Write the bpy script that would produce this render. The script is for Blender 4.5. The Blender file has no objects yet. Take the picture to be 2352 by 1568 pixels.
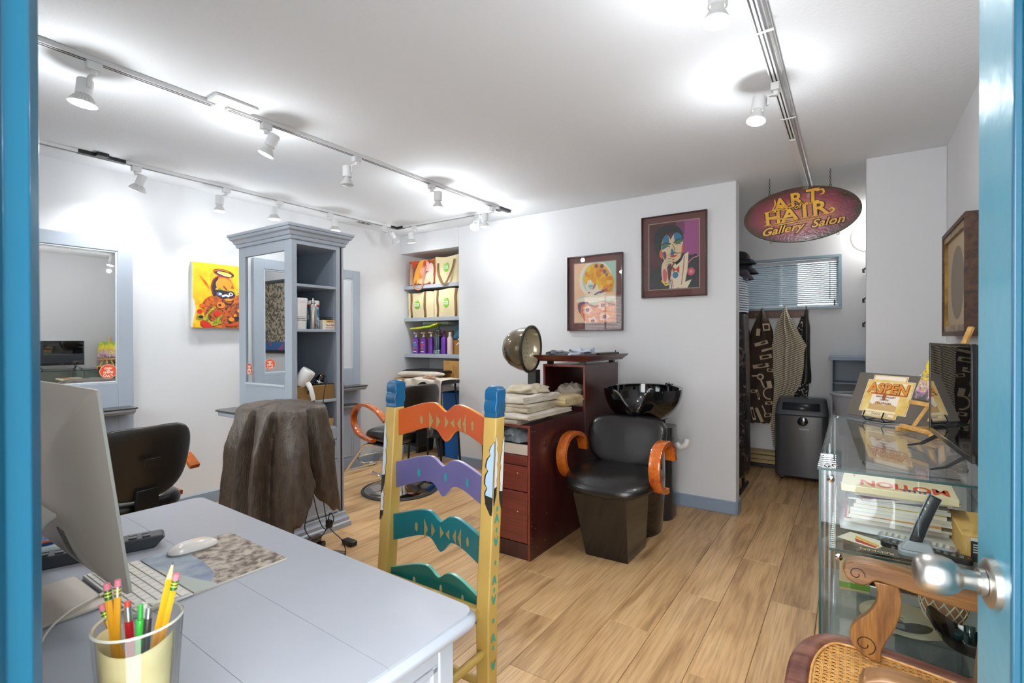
import bpy, bmesh, math, random
from mathutils import Vector, Matrix, noise
RN = random.Random(11)
PI = math.pi
sc = bpy.context.scene
COL = sc.collection

# ---------------------------------------------------------------- camera
CAM_H = 1.29
cd = bpy.data.cameras.new('camera'); cam = bpy.data.objects.new('camera', cd); COL.objects.link(cam)
cd.sensor_fit = 'HORIZONTAL'; cd.sensor_width = 36.0; cd.lens = 1148.2/2352*36.0
cd.clip_start = 0.02; cd.clip_end = 60
_y, _p, _r = (math.radians(a) for a in (34.168, 0.3037, -0.1142))
def _rows():
    cy, sy = math.cos(_y), math.sin(_y)
    A = Matrix(((cy, sy, 0), (0, 0, -1), (-sy, cy, 0)))
    P = Matrix(((1, 0, 0), (0, math.cos(_p), -math.sin(_p)), (0, math.sin(_p), math.cos(_p))))
    Q = Matrix(((math.cos(_r), -math.sin(_r), 0), (math.sin(_r), math.cos(_r), 0), (0, 0, 1)))
    return Q @ P @ A
_m = _rows()
_rt, _dn, _fw = Vector(_m[0]), Vector(_m[1]), Vector(_m[2])
_cm = Matrix((( _rt.x, -_dn.x, -_fw.x), (_rt.y, -_dn.y, -_fw.y), (_rt.z, -_dn.z, -_fw.z))).to_4x4()
_cm.translation = (0, 0, CAM_H)
cam.matrix_world = _cm
cd.dof.use_dof = True; cd.dof.focus_distance = 2.4; cd.dof.aperture_fstop = 9.0
sc.camera = cam

# ---------------------------------------------------------------- colour management, world
sc.view_settings.view_transform = 'Standard'; sc.view_settings.look = 'None'
sc.view_settings.gamma = 1.0; sc.view_settings.use_curve_mapping = False
sc.view_settings.exposure = 0.80
try:
    sc.cycles.max_bounces = 14; sc.cycles.diffuse_bounces = 6; sc.cycles.glossy_bounces = 6
    sc.cycles.transparent_max_bounces = 24; sc.cycles.transmission_bounces = 8
    sc.cycles.caustics_reflective = False; sc.cycles.caustics_refractive = False
    sc.cycles.sample_clamp_indirect = 4.0
except Exception:
    pass
w = bpy.data.worlds.new('overcast daylight'); sc.world = w; w.use_nodes = True
nt = w.node_tree; bg = nt.nodes['Background']
tc = nt.nodes.new('ShaderNodeTexCoord'); sp = nt.nodes.new('ShaderNodeSeparateXYZ'); cr = nt.nodes.new('ShaderNodeValToRGB')
nt.links.new(tc.outputs['Generated'], sp.inputs[0]); nt.links.new(sp.outputs['Z'], cr.inputs[0])
cr.color_ramp.elements[0].position = 0.0; cr.color_ramp.elements[0].color = (1.0, 0.985, 0.965, 1)
cr.color_ramp.elements[1].position = 0.8; cr.color_ramp.elements[1].color = (0.90, 0.94, 1.0, 1)
nt.links.new(cr.outputs[0], bg.inputs[0]); bg.inputs[1].default_value = 6.0
SPOT_W = 14.5       # one track bulb
FILL_W = 3.6        # added omni fill below each lit bulb, to brighten the ceiling

def spot(loc, aim, watt, angle=80, blend=.9, rad=.035, col=(.95, .98, 1)):
    l = bpy.data.lights.new('bulb_light', 'SPOT'); l.energy = watt; l.spot_size = math.radians(angle)
    l.spot_blend = blend; l.shadow_soft_size = rad; l.color = col
    o = bpy.data.objects.new('bulb_light', l); COL.objects.link(o); o.location = loc
    o.rotation_euler = Vector(aim).to_track_quat('-Z', 'Y').to_euler()
    return o

# ---------------------------------------------------------------- materials
def lin(c):
    if isinstance(c, str):
        c = [int(c[i:i+2], 16)/255 for i in (0, 2, 4)]
    return tuple((x/12.92 if x <= .04045 else ((x+.055)/1.055)**2.4) for x in c[:3]) + (1,)
MC = {}
def M(name, col='808080', rough=.5, metal=0., bump=0., bs=60., var=0., vs=6., coat=0., emit=None, es=0., col2=None,
      stretch=None, spec=None, ior=None, thr=None, det=3., dist=0., trans=0., sub=0.):
    """procedural principled material; col2/var add noise variation in object space, bump a fine relief"""
    if name in MC: return MC[name]
    m = bpy.data.materials.new(name); m.use_nodes = True; nt = m.node_tree; b = nt.nodes['Principled BSDF']
    c = lin(col)
    b.inputs['Base Color'].default_value = c; b.inputs['Roughness'].default_value = rough; b.inputs['Metallic'].default_value = metal
    if coat: b.inputs['Coat Weight'].default_value = coat; b.inputs['Coat Roughness'].default_value = .08
    if spec is not None: b.inputs['Specular IOR Level'].default_value = spec
    if ior: b.inputs['IOR'].default_value = ior
    if trans: b.inputs['Transmission Weight'].default_value = trans
    if sub: b.inputs['Subsurface Weight'].default_value = sub
    if emit: b.inputs['Emission Color'].default_value = lin(emit); b.inputs['Emission Strength'].default_value = es
    if bump or col2 or var:
        t = nt.nodes.new('ShaderNodeTexCoord'); mp = nt.nodes.new('ShaderNodeMapping')
        nt.links.new(t.outputs['Object'], mp.inputs[0])
        if stretch: mp.inputs['Scale'].default_value = stretch
    if col2 or var:
        n = nt.nodes.new('ShaderNodeTexNoise'); n.inputs['Scale'].default_value = vs; n.inputs['Detail'].default_value = det
        n.inputs['Distortion'].default_value = dist
        nt.links.new(mp.outputs[0], n.inputs['Vector'])
        r = nt.nodes.new('ShaderNodeValToRGB')
        c2 = lin(col2) if col2 else tuple(x*(1-var) for x in c[:3])+(1,)
        lo, hi = thr if thr else (.35, .68)
        r.color_ramp.elements[0].position = lo; r.color_ramp.elements[1].position = hi
        r.color_ramp.elements[0].color = c2; r.color_ramp.elements[1].color = c
        nt.links.new(n.outputs['Fac'], r.inputs[0]); nt.links.new(r.outputs[0], b.inputs['Base Color'])
    if bump:
        n2 = nt.nodes.new('ShaderNodeTexNoise'); n2.inputs['Scale'].default_value = bs; n2.inputs['Detail'].default_value = 2.
        nt.links.new(mp.outputs[0], n2.inputs['Vector'])
        bu = nt.nodes.new('ShaderNodeBump'); bu.inputs['Strength'].default_value = bump; bu.inputs['Distance'].default_value = .004
        nt.links.new(n2.outputs['Fac'], bu.inputs['Height']); nt.links.new(bu.outputs[0], b.inputs['Normal'])
    MC[name] = m; return m

def wood(name, a, b_, c_, axis='Y', scale=1., rough=.45, coat=0., rnd=0.):
    """grain stretched along one object axis; three tones"""
    if name in MC: return MC[name]
    m = bpy.data.materials.new(name); m.use_nodes = True; nt = m.node_tree; p = nt.nodes['Principled BSDF']
    t = nt.nodes.new('ShaderNodeTexCoord'); mp = nt.nodes.new('ShaderNodeMapping'); oi = nt.nodes.new('ShaderNodeObjectInfo')
    s = [14*scale]*3; s['XYZ'.index(axis)] = 1.6*scale; mp.inputs['Scale'].default_value = s
    vm = nt.nodes.new('ShaderNodeVectorMath'); vm.operation = 'MULTIPLY_ADD'
    cx = nt.nodes.new('ShaderNodeCombineXYZ'); ml = nt.nodes.new('ShaderNodeMath'); ml.operation = 'MULTIPLY'; ml.inputs[1].default_value = 37.
    nt.links.new(oi.outputs['Random'], ml.inputs[0])
    for i in range(3): nt.links.new(ml.outputs[0], cx.inputs[i])
    vm.inputs[1].default_value = (1, 1, 1)
    nt.links.new(t.outputs['Object'], vm.inputs[0]); nt.links.new(cx.outputs[0], vm.inputs[2]); nt.links.new(vm.outputs[0], mp.inputs[0])
    n = nt.nodes.new('ShaderNodeTexNoise'); n.inputs['Scale'].default_value = 1.; n.inputs['Detail'].default_value = 5.; n.inputs['Distortion'].default_value = 1.1
    n.inputs['Roughness'].default_value = .55
    nt.links.new(mp.outputs[0], n.inputs['Vector'])
    r = nt.nodes.new('ShaderNodeValToRGB'); e = r.color_ramp.elements
    e[0].position = .30; e[0].color = lin(c_); e[1].position = .72; e[1].color = lin(a); k = e.new(.47); k.color = lin(b_)
    nt.links.new(n.outputs['Fac'], r.inputs[0])
    mp2 = nt.nodes.new('ShaderNodeMapping'); s2 = [170*scale]*3; s2['XYZ'.index(axis)] = 7*scale; mp2.inputs['Scale'].default_value = s2
    nt.links.new(vm.outputs[0], mp2.inputs[0])
    n2 = nt.nodes.new('ShaderNodeTexNoise'); n2.inputs['Scale'].default_value = 1.; n2.inputs['Detail'].default_value = 2.
    nt.links.new(mp2.outputs[0], n2.inputs['Vector'])
    mx = nt.nodes.new('ShaderNodeMix'); mx.data_type = 'RGBA'; mx.blend_type = 'MULTIPLY'; mx.inputs[0].default_value = .62
    r2 = nt.nodes.new('ShaderNodeValToRGB'); r2.color_ramp.elements[0].color = (.55, .5, .45, 1); r2.color_ramp.elements[0].position = .3; r2.color_ramp.elements[1].position = .6
    nt.links.new(n2.outputs['Fac'], r2.inputs[0]); nt.links.new(r.outputs[0], mx.inputs[6]); nt.links.new(r2.outputs[0], mx.inputs[7])
    out = mx.outputs[2]
    if rnd:
        hs = nt.nodes.new('ShaderNodeHueSaturation'); mr = nt.nodes.new('ShaderNodeMapRange')
        mr.inputs['To Min'].default_value = 1-rnd; mr.inputs['To Max'].default_value = 1+rnd*.6
        nt.links.new(oi.outputs['Random'], mr.inputs[0]); nt.links.new(mr.outputs[0], hs.inputs['Value']); nt.links.new(out, hs.inputs['Color']); out = hs.outputs[0]
    nt.links.new(out, p.inputs['Base Color']); p.inputs['Roughness'].default_value = rough
    if coat: p.inputs['Coat Weight'].default_value = coat; p.inputs['Coat Roughness'].default_value = .06
    bu = nt.nodes.new('ShaderNodeBump'); bu.inputs['Strength'].default_value = .12; bu.inputs['Distance'].default_value = .002
    nt.links.new(n2.outputs['Fac'], bu.inputs['Height']); nt.links.new(bu.outputs[0], p.inputs['Normal'])
    MC[name] = m; return m

def pane(name, tint='f2f8f6', refl=.06, rough=.0):
    """thin pane: clear sheet with a Fresnel reflection"""
    if name in MC: return MC[name]
    m = bpy.data.materials.new(name); m.use_nodes = True; nt = m.node_tree
    for n in list(nt.nodes):
        if n.type != 'OUTPUT_MATERIAL': nt.nodes.remove(n)
    o = [n for n in nt.nodes][0]
    tr = nt.nodes.new('ShaderNodeBsdfTransparent'); tr.inputs[0].default_value = lin(tint)
    gl = nt.nodes.new('ShaderNodeBsdfGlossy'); gl.inputs['Roughness'].default_value = rough
    fr = nt.nodes.new('ShaderNodeLayerWeight'); fr.inputs[0].default_value = .5
    pw = nt.nodes.new('ShaderNodeMath'); pw.operation = 'POWER'; pw.inputs[1].default_value = 5.0
    nt.links.new(fr.outputs['Facing'], pw.inputs[0])
    ad = nt.nodes.new('ShaderNodeMath'); ad.operation = 'MULTIPLY_ADD'; ad.inputs[1].default_value = .9; ad.inputs[2].default_value = refl
    ad.use_clamp = True
    mx = nt.nodes.new('ShaderNodeMixShader')
    nt.links.new(pw.outputs[0], ad.inputs[0]); nt.links.new(ad.outputs[0], mx.inputs[0])
    nt.links.new(tr.outputs[0], mx.inputs[1]); nt.links.new(gl.outputs[0], mx.inputs[2]); nt.links.new(mx.outputs[0], o.inputs[0])
    MC[name] = m; return m

# ---------------------------------------------------------------- geometry collector
class G:
    def __init__(s, m=0): s.v = []; s.f = []; s.mi = []; s.m = m; s.M = Matrix()
    def mat(s, i): s.m = i; return s
    def at(s, loc=(0, 0, 0), rz=0, rx=0, ry=0, sc_=1):
        s.M = Matrix.Translation(loc) @ Matrix.Rotation(rz, 4, 'Z') @ Matrix.Rotation(ry, 4, 'Y') @ Matrix.Rotation(rx, 4, 'X') @ Matrix.Scale(sc_, 4); return s
    def add(s, vs, fs):
        b = len(s.v); s.v += [tuple(s.M @ Vector(v)) for v in vs]
        s.f += [tuple(b+i for i in f) for f in fs]; s.mi += [s.m]*len(fs); return s
    def box(s, x0, x1, y0, y1, z0, z1):
        return s.add([(x0,y0,z0),(x1,y0,z0),(x1,y1,z0),(x0,y1,z0),(x0,y0,z1),(x1,y0,z1),(x1,y1,z1),(x0,y1,z1)],
                     [(0,3,2,1),(4,5,6,7),(0,1,5,4),(1,2,6,5),(2,3,7,6),(3,0,4,7)])
    def prism(s, poly, h0, h1, ax='z'):
        n = len(poly)
        def mp(a, b, h): return (a, b, h) if ax == 'z' else ((a, h, b) if ax == 'y' else (h, a, b))
        vs = [mp(a, b, h0) for a, b in poly]+[mp(a, b, h1) for a, b in poly]
        fs = [tuple(range(n)), tuple(range(2*n-1, n-1, -1))]+[(i, (i+1) % n, n+(i+1) % n, n+i) for i in range(n)]
        return s.add(vs, fs)
    def flat(s, poly, h, ax='z'):
        def mp(a, b): return (a, b, h) if ax == 'z' else ((a, h, b) if ax == 'y' else (h, a, b))
        return s.add([mp(a, b) for a, b in poly], [tuple(range(len(poly)))])
    def surf(s, fn, nu, nv, cu=False, cv=False):
        U = nu if cu else nu+1; V = nv if cv else nv+1
        vs = [fn(i/nu, j/nv) for j in range(V) for i in range(U)]; fs = []
        for j in range(nv):
            for i in range(nu):
                a = j*U+i; b = j*U+(i+1) % U; c = ((j+1) % V)*U+(i+1) % U; d = ((j+1) % V)*U+i
                fs.append((a, b, c, d))
        return s.add(vs, fs)
    def lathe(s, prof, n=24, c=(0, 0, 0), ax='z', cap=True, a0=0, a1=2*PI):
        full = abs(a1-a0-2*PI) < 1e-6
        def mp(r, h, a):
            x, y = r*math.cos(a), r*math.sin(a)
            q = (x, y, h) if ax == 'z' else ((x, h, y) if ax == 'y' else (h, x, y))
            return (q[0]+c[0], q[1]+c[1], q[2]+c[2])
        N = n if full else n+1
        vs = [mp(r, h, a0+(a1-a0)*i/n) for r, h in prof for i in range(N)]; fs = []
        for j in range(len(prof)-1):
            for i in range(n):
                fs.append((j*N+i, j*N+(i+1) % N, (j+1)*N+(i+1) % N, (j+1)*N+i))
        if cap and full:
            if prof[0][0] > 1e-5: fs.append(tuple(range(N)))
            if prof[-1][0] > 1e-5: fs.append(tuple((len(prof)-1)*N+i for i in range(N)))
        return s.add(vs, fs)
    def cyl(s, p0, p1, r0, r1=None, n=16):
        return s.tube([p0, p1], [r0, r0 if r1 is None else r1], n)
    def tube(s, pts, r, n=8, closed=False, sec=None, up=None, cap=True):
        pts = [Vector(p) for p in pts]; k = len(pts)
        rs = r if isinstance(r, (list, tuple)) else [r]*k
        T = []
        for i in range(k):
            a = pts[(i-1) % k] if (closed or i > 0) else pts[0]; b = pts[(i+1) % k] if (closed or i < k-1) else pts[-1]
            T.append((b-a).normalized())
        u = Vector(up) if up else Vector((0, 0, 1))
        if abs(T[0].dot(u)) > .95 and not up: u = Vector((1, 0, 0))
        S = (T[0].cross(u)).normalized(); vs = []
        for i in range(k):
            if up:
                S = T[i].cross(Vector(up)).normalized()
            else:
                S = (S - T[i]*S.dot(T[i]))
                S = S.normalized() if S.length > 1e-6 else T[i].orthogonal().normalized()
            Bn = S.cross(T[i])
            pr = sec if sec else [(math.cos(2*PI*j/n), math.sin(2*PI*j/n)) for j in range(n)]
            for a, b in pr: vs.append(pts[i]+S*(a*rs[i])+Bn*(b*rs[i]))
        m = len(sec) if sec else n; fs = []
        for i in range(k if closed else k-1):
            for j in range(m):
                fs.append((i*m+j, i*m+(j+1) % m, ((i+1) % k)*m+(j+1) % m, ((i+1) % k)*m+j))
        if not closed and cap: fs += [tuple(range(m)), tuple((k-1)*m+j for j in range(m))]
        return s.add(vs, fs)
    def ball(s, c, r, nu=16, nv=10, sx=1, sy=1, sz=1):
        def f(u, v):
            a = 2*PI*u; b = PI*(v-.5); return (c[0]+r*sx*math.cos(a)*math.cos(b), c[1]+r*sy*math.sin(a)*math.cos(b), c[2]+r*sz*math.sin(b))
        return s.surf(f, nu, nv, cu=True)
    def text(s, body, size, ext=.0006, off=0., shear=0., align='CENTER', xs=1.):
        vs, fs = text_geo(body, size, ext, off, shear, align)
        return s.add([(v[0]*xs, v[1], v[2]) for v in vs], fs)

TG = {}
def text_geo(body, size, ext, off, shear, align):
    k = (body, size, ext, off, shear, align)
    if k in TG: return TG[k]
    cu = bpy.data.curves.new('lettering', 'FONT'); cu.body = body; cu.size = size; cu.extrude = ext; cu.offset = off
    cu.shear = shear; cu.align_x = align; cu.align_y = 'CENTER'; cu.resolution_u = 4
    ob = bpy.data.objects.new('lettering', cu); COL.objects.link(ob)
    me = bpy.data.meshes.new_from_object(ob)
    vs = [tuple(v.co) for v in me.vertices]; fs = [tuple(p.vertices) for p in me.polygons]
    bpy.data.objects.remove(ob); bpy.data.curves.remove(cu); bpy.data.meshes.remove(me)
    TG[k] = (vs, fs); return TG[k]

def rrect(x0, x1, y0, y1, r, n=4):
    o = []
    for cx, cy, a in ((x1-r, y0+r, -90), (x1-r, y1-r, 0), (x0+r, y1-r, 90), (x0+r, y0+r, 180)):
        for i in range(n+1):
            t = math.radians(a+90*i/n); o.append((cx+r*math.cos(t), cy+r*math.sin(t)))
    return o
def circ(cx, cy, r, n=20, ry=None, a0=0):
    ry = r if ry is None else ry
    return [(cx+r*math.cos(a0+2*PI*i/n), cy+ry*math.sin(a0+2*PI*i/n)) for i in range(n)]
def spline(ps, n=8, closed=False):
    ps = [Vector(p) for p in ps]; k = len(ps); o = []
    for i in range(k if closed else k-1):
        p0 = ps[(i-1) % k] if closed or i > 0 else ps[0]; p1 = ps[i]; p2 = ps[(i+1) % k]
        p3 = ps[(i+2) % k] if closed or i < k-2 else ps[-1]
        for j in range(n):
            t = j/n; o.append(.5*((2*p1)+(p2-p0)*t+(2*p0-5*p1+4*p2-p3)*t*t+(3*p1-p0-3*p2+p3)*t**3))
    if not closed: o.append(ps[-1])
    return o

def make(name, g, mats, parent=None, bev=0., smooth=True, org=(0, 0, 0), ang=35, solid=0., sub=0, recalc=True):
    me = bpy.data.meshes.new(name)
    o_ = Vector(org)
    me.from_pydata([tuple(Vector(v)-o_) for v in g.v], [], g.f)
    if not isinstance(mats, (list, tuple)): mats = [mats]
    for m in mats: me.materials.append(m)
    for p, i in zip(me.polygons, g.mi): p.material_index = min(i, len(mats)-1)
    if recalc:
        bm = bmesh.new(); bm.from_mesh(me); bmesh.ops.recalc_face_normals(bm, faces=bm.faces); bm.to_mesh(me); bm.free()
    if smooth:
        me.shade_smooth(); me.set_sharp_from_angle(angle=math.radians(ang))
    me.update()
    ob = bpy.data.objects.new(name, me); COL.objects.link(ob)
    if parent: ob.parent = parent
    if solid:
        md = ob.modifiers.new('thickness', 'SOLIDIFY'); md.thickness = solid; md.offset = 0
    if bev:
        md = ob.modifiers.new('soft edges', 'BEVEL'); md.width = bev; md.segments = 2; md.limit_method = 'ANGLE'; md.angle_limit = math.radians(40)
        md.harden_normals = False
    if sub:
        md = ob.modifiers.new('subdivision', 'SUBSURF'); md.levels = sub; md.render_levels = sub
    return ob

class T:
    """a thing: an Empty at its base with parts; world=True takes part geometry in room coordinates"""
    def __init__(s, name, label, cat, loc, rz=0, group=None, world=True):
        s.o = bpy.data.objects.new(name, None); COL.objects.link(s.o); s.o.location = loc; s.o.rotation_euler = (0, 0, 0 if world else rz)
        s.o.empty_display_size = .05
        s.o['label'] = label; s.o['category'] = cat
        if group: s.o['group'] = group
        s.off = Vector(loc) if world else Vector((0, 0, 0))
    def p(s, name, g, mats, parent=None, label=None, **k):
        ob = make(name, g, mats, parent=parent or s.o, org=s.off, **k)
        if label: ob['label'] = label
        return ob

def solo(name, label, cat, g, mats, group=None, **k):
    xs = [v[0] for v in g.v]; ys = [v[1] for v in g.v]; z = min(v[2] for v in g.v)
    org = ((min(xs)+max(xs))/2, (min(ys)+max(ys))/2, z)
    o = make(name, g, mats, org=org, **k); o.location = org
    o['label'] = label; o['category'] = cat
    if group: o['group'] = group
    return o
def struct(name, g, mats, parent=None, **k):
    o = make(name, g, mats, parent=parent, **k)
    if not parent: o['kind'] = 'structure'
    return o
def dup(root, loc, rz=None, label=None, group=None):
    r = root.copy(); COL.objects.link(r); r.location = loc
    if rz is not None: r.rotation_euler = (0, 0, rz)
    if label: r['label'] = label
    if group: r['group'] = group
    for ch in [o for o in root.children]:
        c = ch.copy(); COL.objects.link(c); c.parent = r
        for gch in [o for o in ch.children]:
            d = gch.copy(); COL.objects.link(d); d.parent = c
    return r

# common materials
WALL = M('wall paint', 'd6d7d9', .75, bump=.12, bs=220)
CEIL = M('ceiling paint', 'e3e6e9', .85, bump=.25, bs=90)
CEILT = M('textured ceiling paint', 'e6e6e5', .85, bump=.6, bs=120)
TRIM = M('grey blue trim paint', '8797ab', .45)
STAT = M('station grey paint', 'a3abb6', .42, var=.06, vs=3)
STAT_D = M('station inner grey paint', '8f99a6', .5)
BLUE = M('door turquoise paint', '18526a', .28, bump=.15, bs=35, coat=.3)
LBLUE = M('door pale turquoise paint', '4a8a9e', .3, bump=.2, bs=30, coat=.3)
MIRR = M('mirror silver', 'e8eaea', .01, metal=1.)
CHROME = M('chrome', 'dcdcda', .08, metal=1.)
STEEL = M('brushed steel', 'b3b0aa', .33, metal=1., bump=.03, bs=200)
BLKM = M('black metal', '1a1a1b', .35, metal=.3)
BLKP = M('black plastic', '17181a', .35)
GLOSSB = M('gloss black plastic', '08080a', .06, coat=.6)
DGREY = M('dark grey plastic', '35373a', .4)
WHP = M('white plastic', 'e9e7e4', .35)
VINYL = M('black vinyl', '151413', .30, coat=.25, bump=.25, bs=160, var=.25, vs=8)
VINYLB = M('worn black vinyl shell', '29241f', .34, bump=.2, bs=120)
ORW = wood('orange varnished bentwood', 'd9772a', 'c45f17', 'a3450c', 'Y', .6, .18, .6)
MAH = wood('mahogany laminate', '502422', '441d1c', '341314', 'Z', .6, .28, .2)
MAHE = M('mahogany raw edge', '8a3d2b', .4, var=.3, vs=40)
PINE = wood('pine', 'e8bd76', 'dca95c', 'c58f42', 'Y', 1., .5)
OAK = wood('oak chair wood', 'a87a45', '845c35', '573a22', 'X', 1.4, .35, .25)
OAKD = wood('oak chair wood across', 'ab7735', '845726', '55361a', 'Z', 1.4, .35, .25)
FLOORW = wood('laminate oak', 'e2bb8a', 'cfa573', 'a57d54', 'Y', .62, .38, .0, rnd=.10)
GLASS = pane('clear glass', 'f8fbfa', .03)
GLASSE = M('green glass edge', '143f3b', .35)
TOWEL = M('cream towel cloth', 'd8cfc2', .95, bump=.9, bs=260, col2='bfb3a2', vs=9)
# ================================================================ ROOM
XL, XR, YB, ZC, YE, YR = -4.18, .473, 3.935, 2.44, .12, 5.6
fl = struct('floor', G().box(-4.3, .6, -.6, 5.75, -.06, -.008), M('floor underlay', '4a3826', .8))
seed = {-1: [2.74], -2: [3.19, 1.98], -3: [2.59], -4: [2.15], -5: [1.63], -6: [2.0]}
pm = {}
for k in range(-22, 4):
    x0 = -.131+.198*k; x1 = x0+.198
    x0c, x1c = max(x0, XL-.02), min(x1, XR+.02)
    if x1c-x0c < .01: continue
    yend = 5.62 if x1c > -2.0 else 4.46
    e = seed.get(k, [RN.uniform(.3, 1.5)])[0]
    while e > .0: e -= 1.215
    ys = [-.02]; e += 1.215
    while e < yend-.05:
        if e-ys[-1] > .08: ys.append(e)
        e += 1.215
    ys.append(yend)
    for a, b in zip(ys[:-1], ys[1:]):
        key = (round(x1c-x0c, 3), round(b-a, 3))
        if key not in pm:
            W2, L2 = (x1c-x0c)/2-.0007, (b-a)/2-.0007; g = G(); c = .0016
            g.add([(-W2, -L2, -.008), (W2, -L2, -.008), (W2, L2, -.008), (-W2, L2, -.008),
                   (-W2, -L2, -c), (W2, -L2, -c), (W2, L2, -c), (-W2, L2, -c),
                   (-W2+c, -L2+c, 0), (W2-c, -L2+c, 0), (W2-c, L2-c, 0), (-W2+c, L2-c, 0)],
                  [(0, 1, 5, 4), (1, 2, 6, 5), (2, 3, 7, 6), (3, 0, 4, 7), (4, 5, 9, 8), (5, 6, 10, 9), (6, 7, 11, 10), (7, 4, 8, 11), (8, 9, 10, 11)])
            p = make('plank', g, FLOORW, parent=fl, smooth=False); pm[key] = p
        else:
            p = pm[key].copy(); COL.objects.link(p); p.parent = fl
        p.location = ((x0c+x1c)/2, (a+b)/2, 0)
g = G().box(-4.3, .6, -.05, 4.06, ZC, ZC+.1); struct('ceiling', g, CEIL)
g = G().box(-4.3, .6, 4.06, 5.75, ZC, ZC+.1); struct('ceiling_back', g, CEILT)
struct('wall_left', G().box(XL-.12, XL, -.05, 4.52, 0, ZC), WALL)
struct('wall_right', G().box(XR, XR+.12, -.05, 5.72, 0, ZC), WALL)
# back wall with niche and the passage to the back room
g = G(); g.box(-3.33, -.695, YB, YB+.125, 0, ZC); g.box(.078, XR, YB, YB+.125, 0, ZC); g.box(XL, -3.33, YB, YB+.125, 2.236, ZC)
struct('wall_back', g, WALL, bev=.004)
g = G(); g.box(XL, -3.21, 4.40, 4.52, 0, 2.36); g.box(-3.33, -3.21, 4.06, 4.40, 0, 2.36); g.box(XL, -3.33, 4.06, 4.40, 2.236, 2.36)
struct('wall_niche', g, WALL)
g = G(); g.box(-2.02, -1.9, 4.06, 5.72, 0, ZC); struct('wall_back_room_left', g, WALL)
g = G(); WX0, WX1, WZ0, WZ1 = -1.08, -.10, 1.594, 2.051
g.box(-1.9, WX0, YR, YR+.12, 0, ZC); g.box(WX1, XR, YR, YR+.12, 0, ZC); g.box(WX0, WX1, YR, YR+.12, 0, WZ0); g.box(WX0, WX1, YR, YR+.12, WZ1, ZC)
struct('wall_back_room_end', g, WALL)
# entry wall: doorway at the camera, a blind-covered window further left
EX0, EX1, EZ0, EZ1 = -4.02, -2.78, .92, 2.02
g = G(); g.box(XL, EX0, 0, YE, 0, ZC); g.box(EX0, EX1, 0, YE, 0, EZ0); g.box(EX0, EX1, 0, YE, EZ1, ZC); g.box(EX1, -.66, 0, YE, 0, ZC)
g.box(-.66, .40, 0, YE, 2.10, ZC); g.box(.40, XR, 0, YE, 0, ZC)
struct('wall_entry', g, WALL)
struct('pavement', G().box(-6, 3, -4.5, -.02, -.16, -.06), M('pavement whitened for bounce', 'e9ebee', .9, bump=.3, bs=30))  # ground outside made snow white to bounce daylight up to the ceiling
# skirting boards
g = G(); g.box(XL, XL+.014, 1.42, 2.42, 0, .095); g.box(XL, XL+.014, 3.37, 4.39, 0, .095)
struct('baseboard_left', g, TRIM, bev=.003)
g = G(); g.box(-3.335, -.687, YB-.014, YB, 0, .095); g.box(-.695, -.681, YB-.014, YB+.139, 0, .095); struct('baseboard_back', g, TRIM, bev=.003)
g = G(); g.box(.064, XR, YB-.014, YB, 0, .095); struct('baseboard_right', g, TRIM, bev=.003)
g = G(); g.box(-2.7, -.66, YE, YE+.014, 0, .095); struct('baseboard_entry', g, TRIM, bev=.003)

# ---- door frame (left jamb) and open door with knob
jp = [(-.66, -.02), (-.598, -.02), (-.578, .03), (-.5785, .088), (-.588, .0995), (-.6035, .1105), (-.6035, .1275), (-.613, .136), (-.66, .136)]
struct('trim_1', G().prism(jp, 0, 2.10), BLUE, bev=.0012)
g = G(); g.box(-.66, .40, -.02, .136, 2.06, 2.10); struct('trim_2', g, BLUE)
g = G(); g.box(.30, .40, -.02, .136, 0, 2.06); struct('trim_3', g, BLUE, bev=.002)
DA = math.radians(6.9)        # the leaf has swung in a little past square
hx, hy = .252, .173
dr = bpy.data.objects.new('door_1', None); COL.objects.link(dr); dr.location = (hx, hy, 0); dr.rotation_euler = (0, 0, DA); dr['kind'] = 'structure'
L = .80
# local: leaf runs along +y, room face is at -x
g = G(); g.box(0, .040, 0, L, .01, 2.04)
make('door_core', g, LBLUE, parent=dr, bev=.0015)
g = G(); g.box(-.006, 0, L-.118, L, .01, 2.04); g.box(-.006, 0, 0, .118, .01, 2.04); g.box(-.006, 0, .118, L-.118, .01, .22); g.box(-.006, 0, .118, L-.118, 1.93, 2.04)
make('door_stile', g, LBLUE, parent=dr, bev=.002)
g = G()
for a, b in ((.118, .126), (L-.126, L-.118)): g.box(-.009, 0, a, b, .22, 1.93)
make('door_moulding', g, BLUE, parent=dr, bev=.002)
kz, ky = .965, L-.064
kn = make('door_knob', G().lathe([(0, -.092), (.012, -.092), (.0200, -.0885), (.0245, -.081), (.0268, -.071), (.0262, -.060), (.0225, -.050), (.0160, -.043), (.0125, -.040), (.0125, -.022)], 32, (0, ky, kz), 'x'), STEEL, parent=dr, ang=50)
make('rosette', G().lathe([(.0, -.017), (.0170, -.017), (.0172, -.0235), (.0120, -.0240), (.0115, -.016), (.026, -.0165), (.0315, -.0135), (.0325, -.006)], 36, (0, ky, kz), 'x', cap=False), STEEL, parent=dr, ang=40)
make('latch_plate', G().box(.008, .032, L, L+.0015, kz-.03, kz+.03), STEEL, parent=dr)

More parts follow.
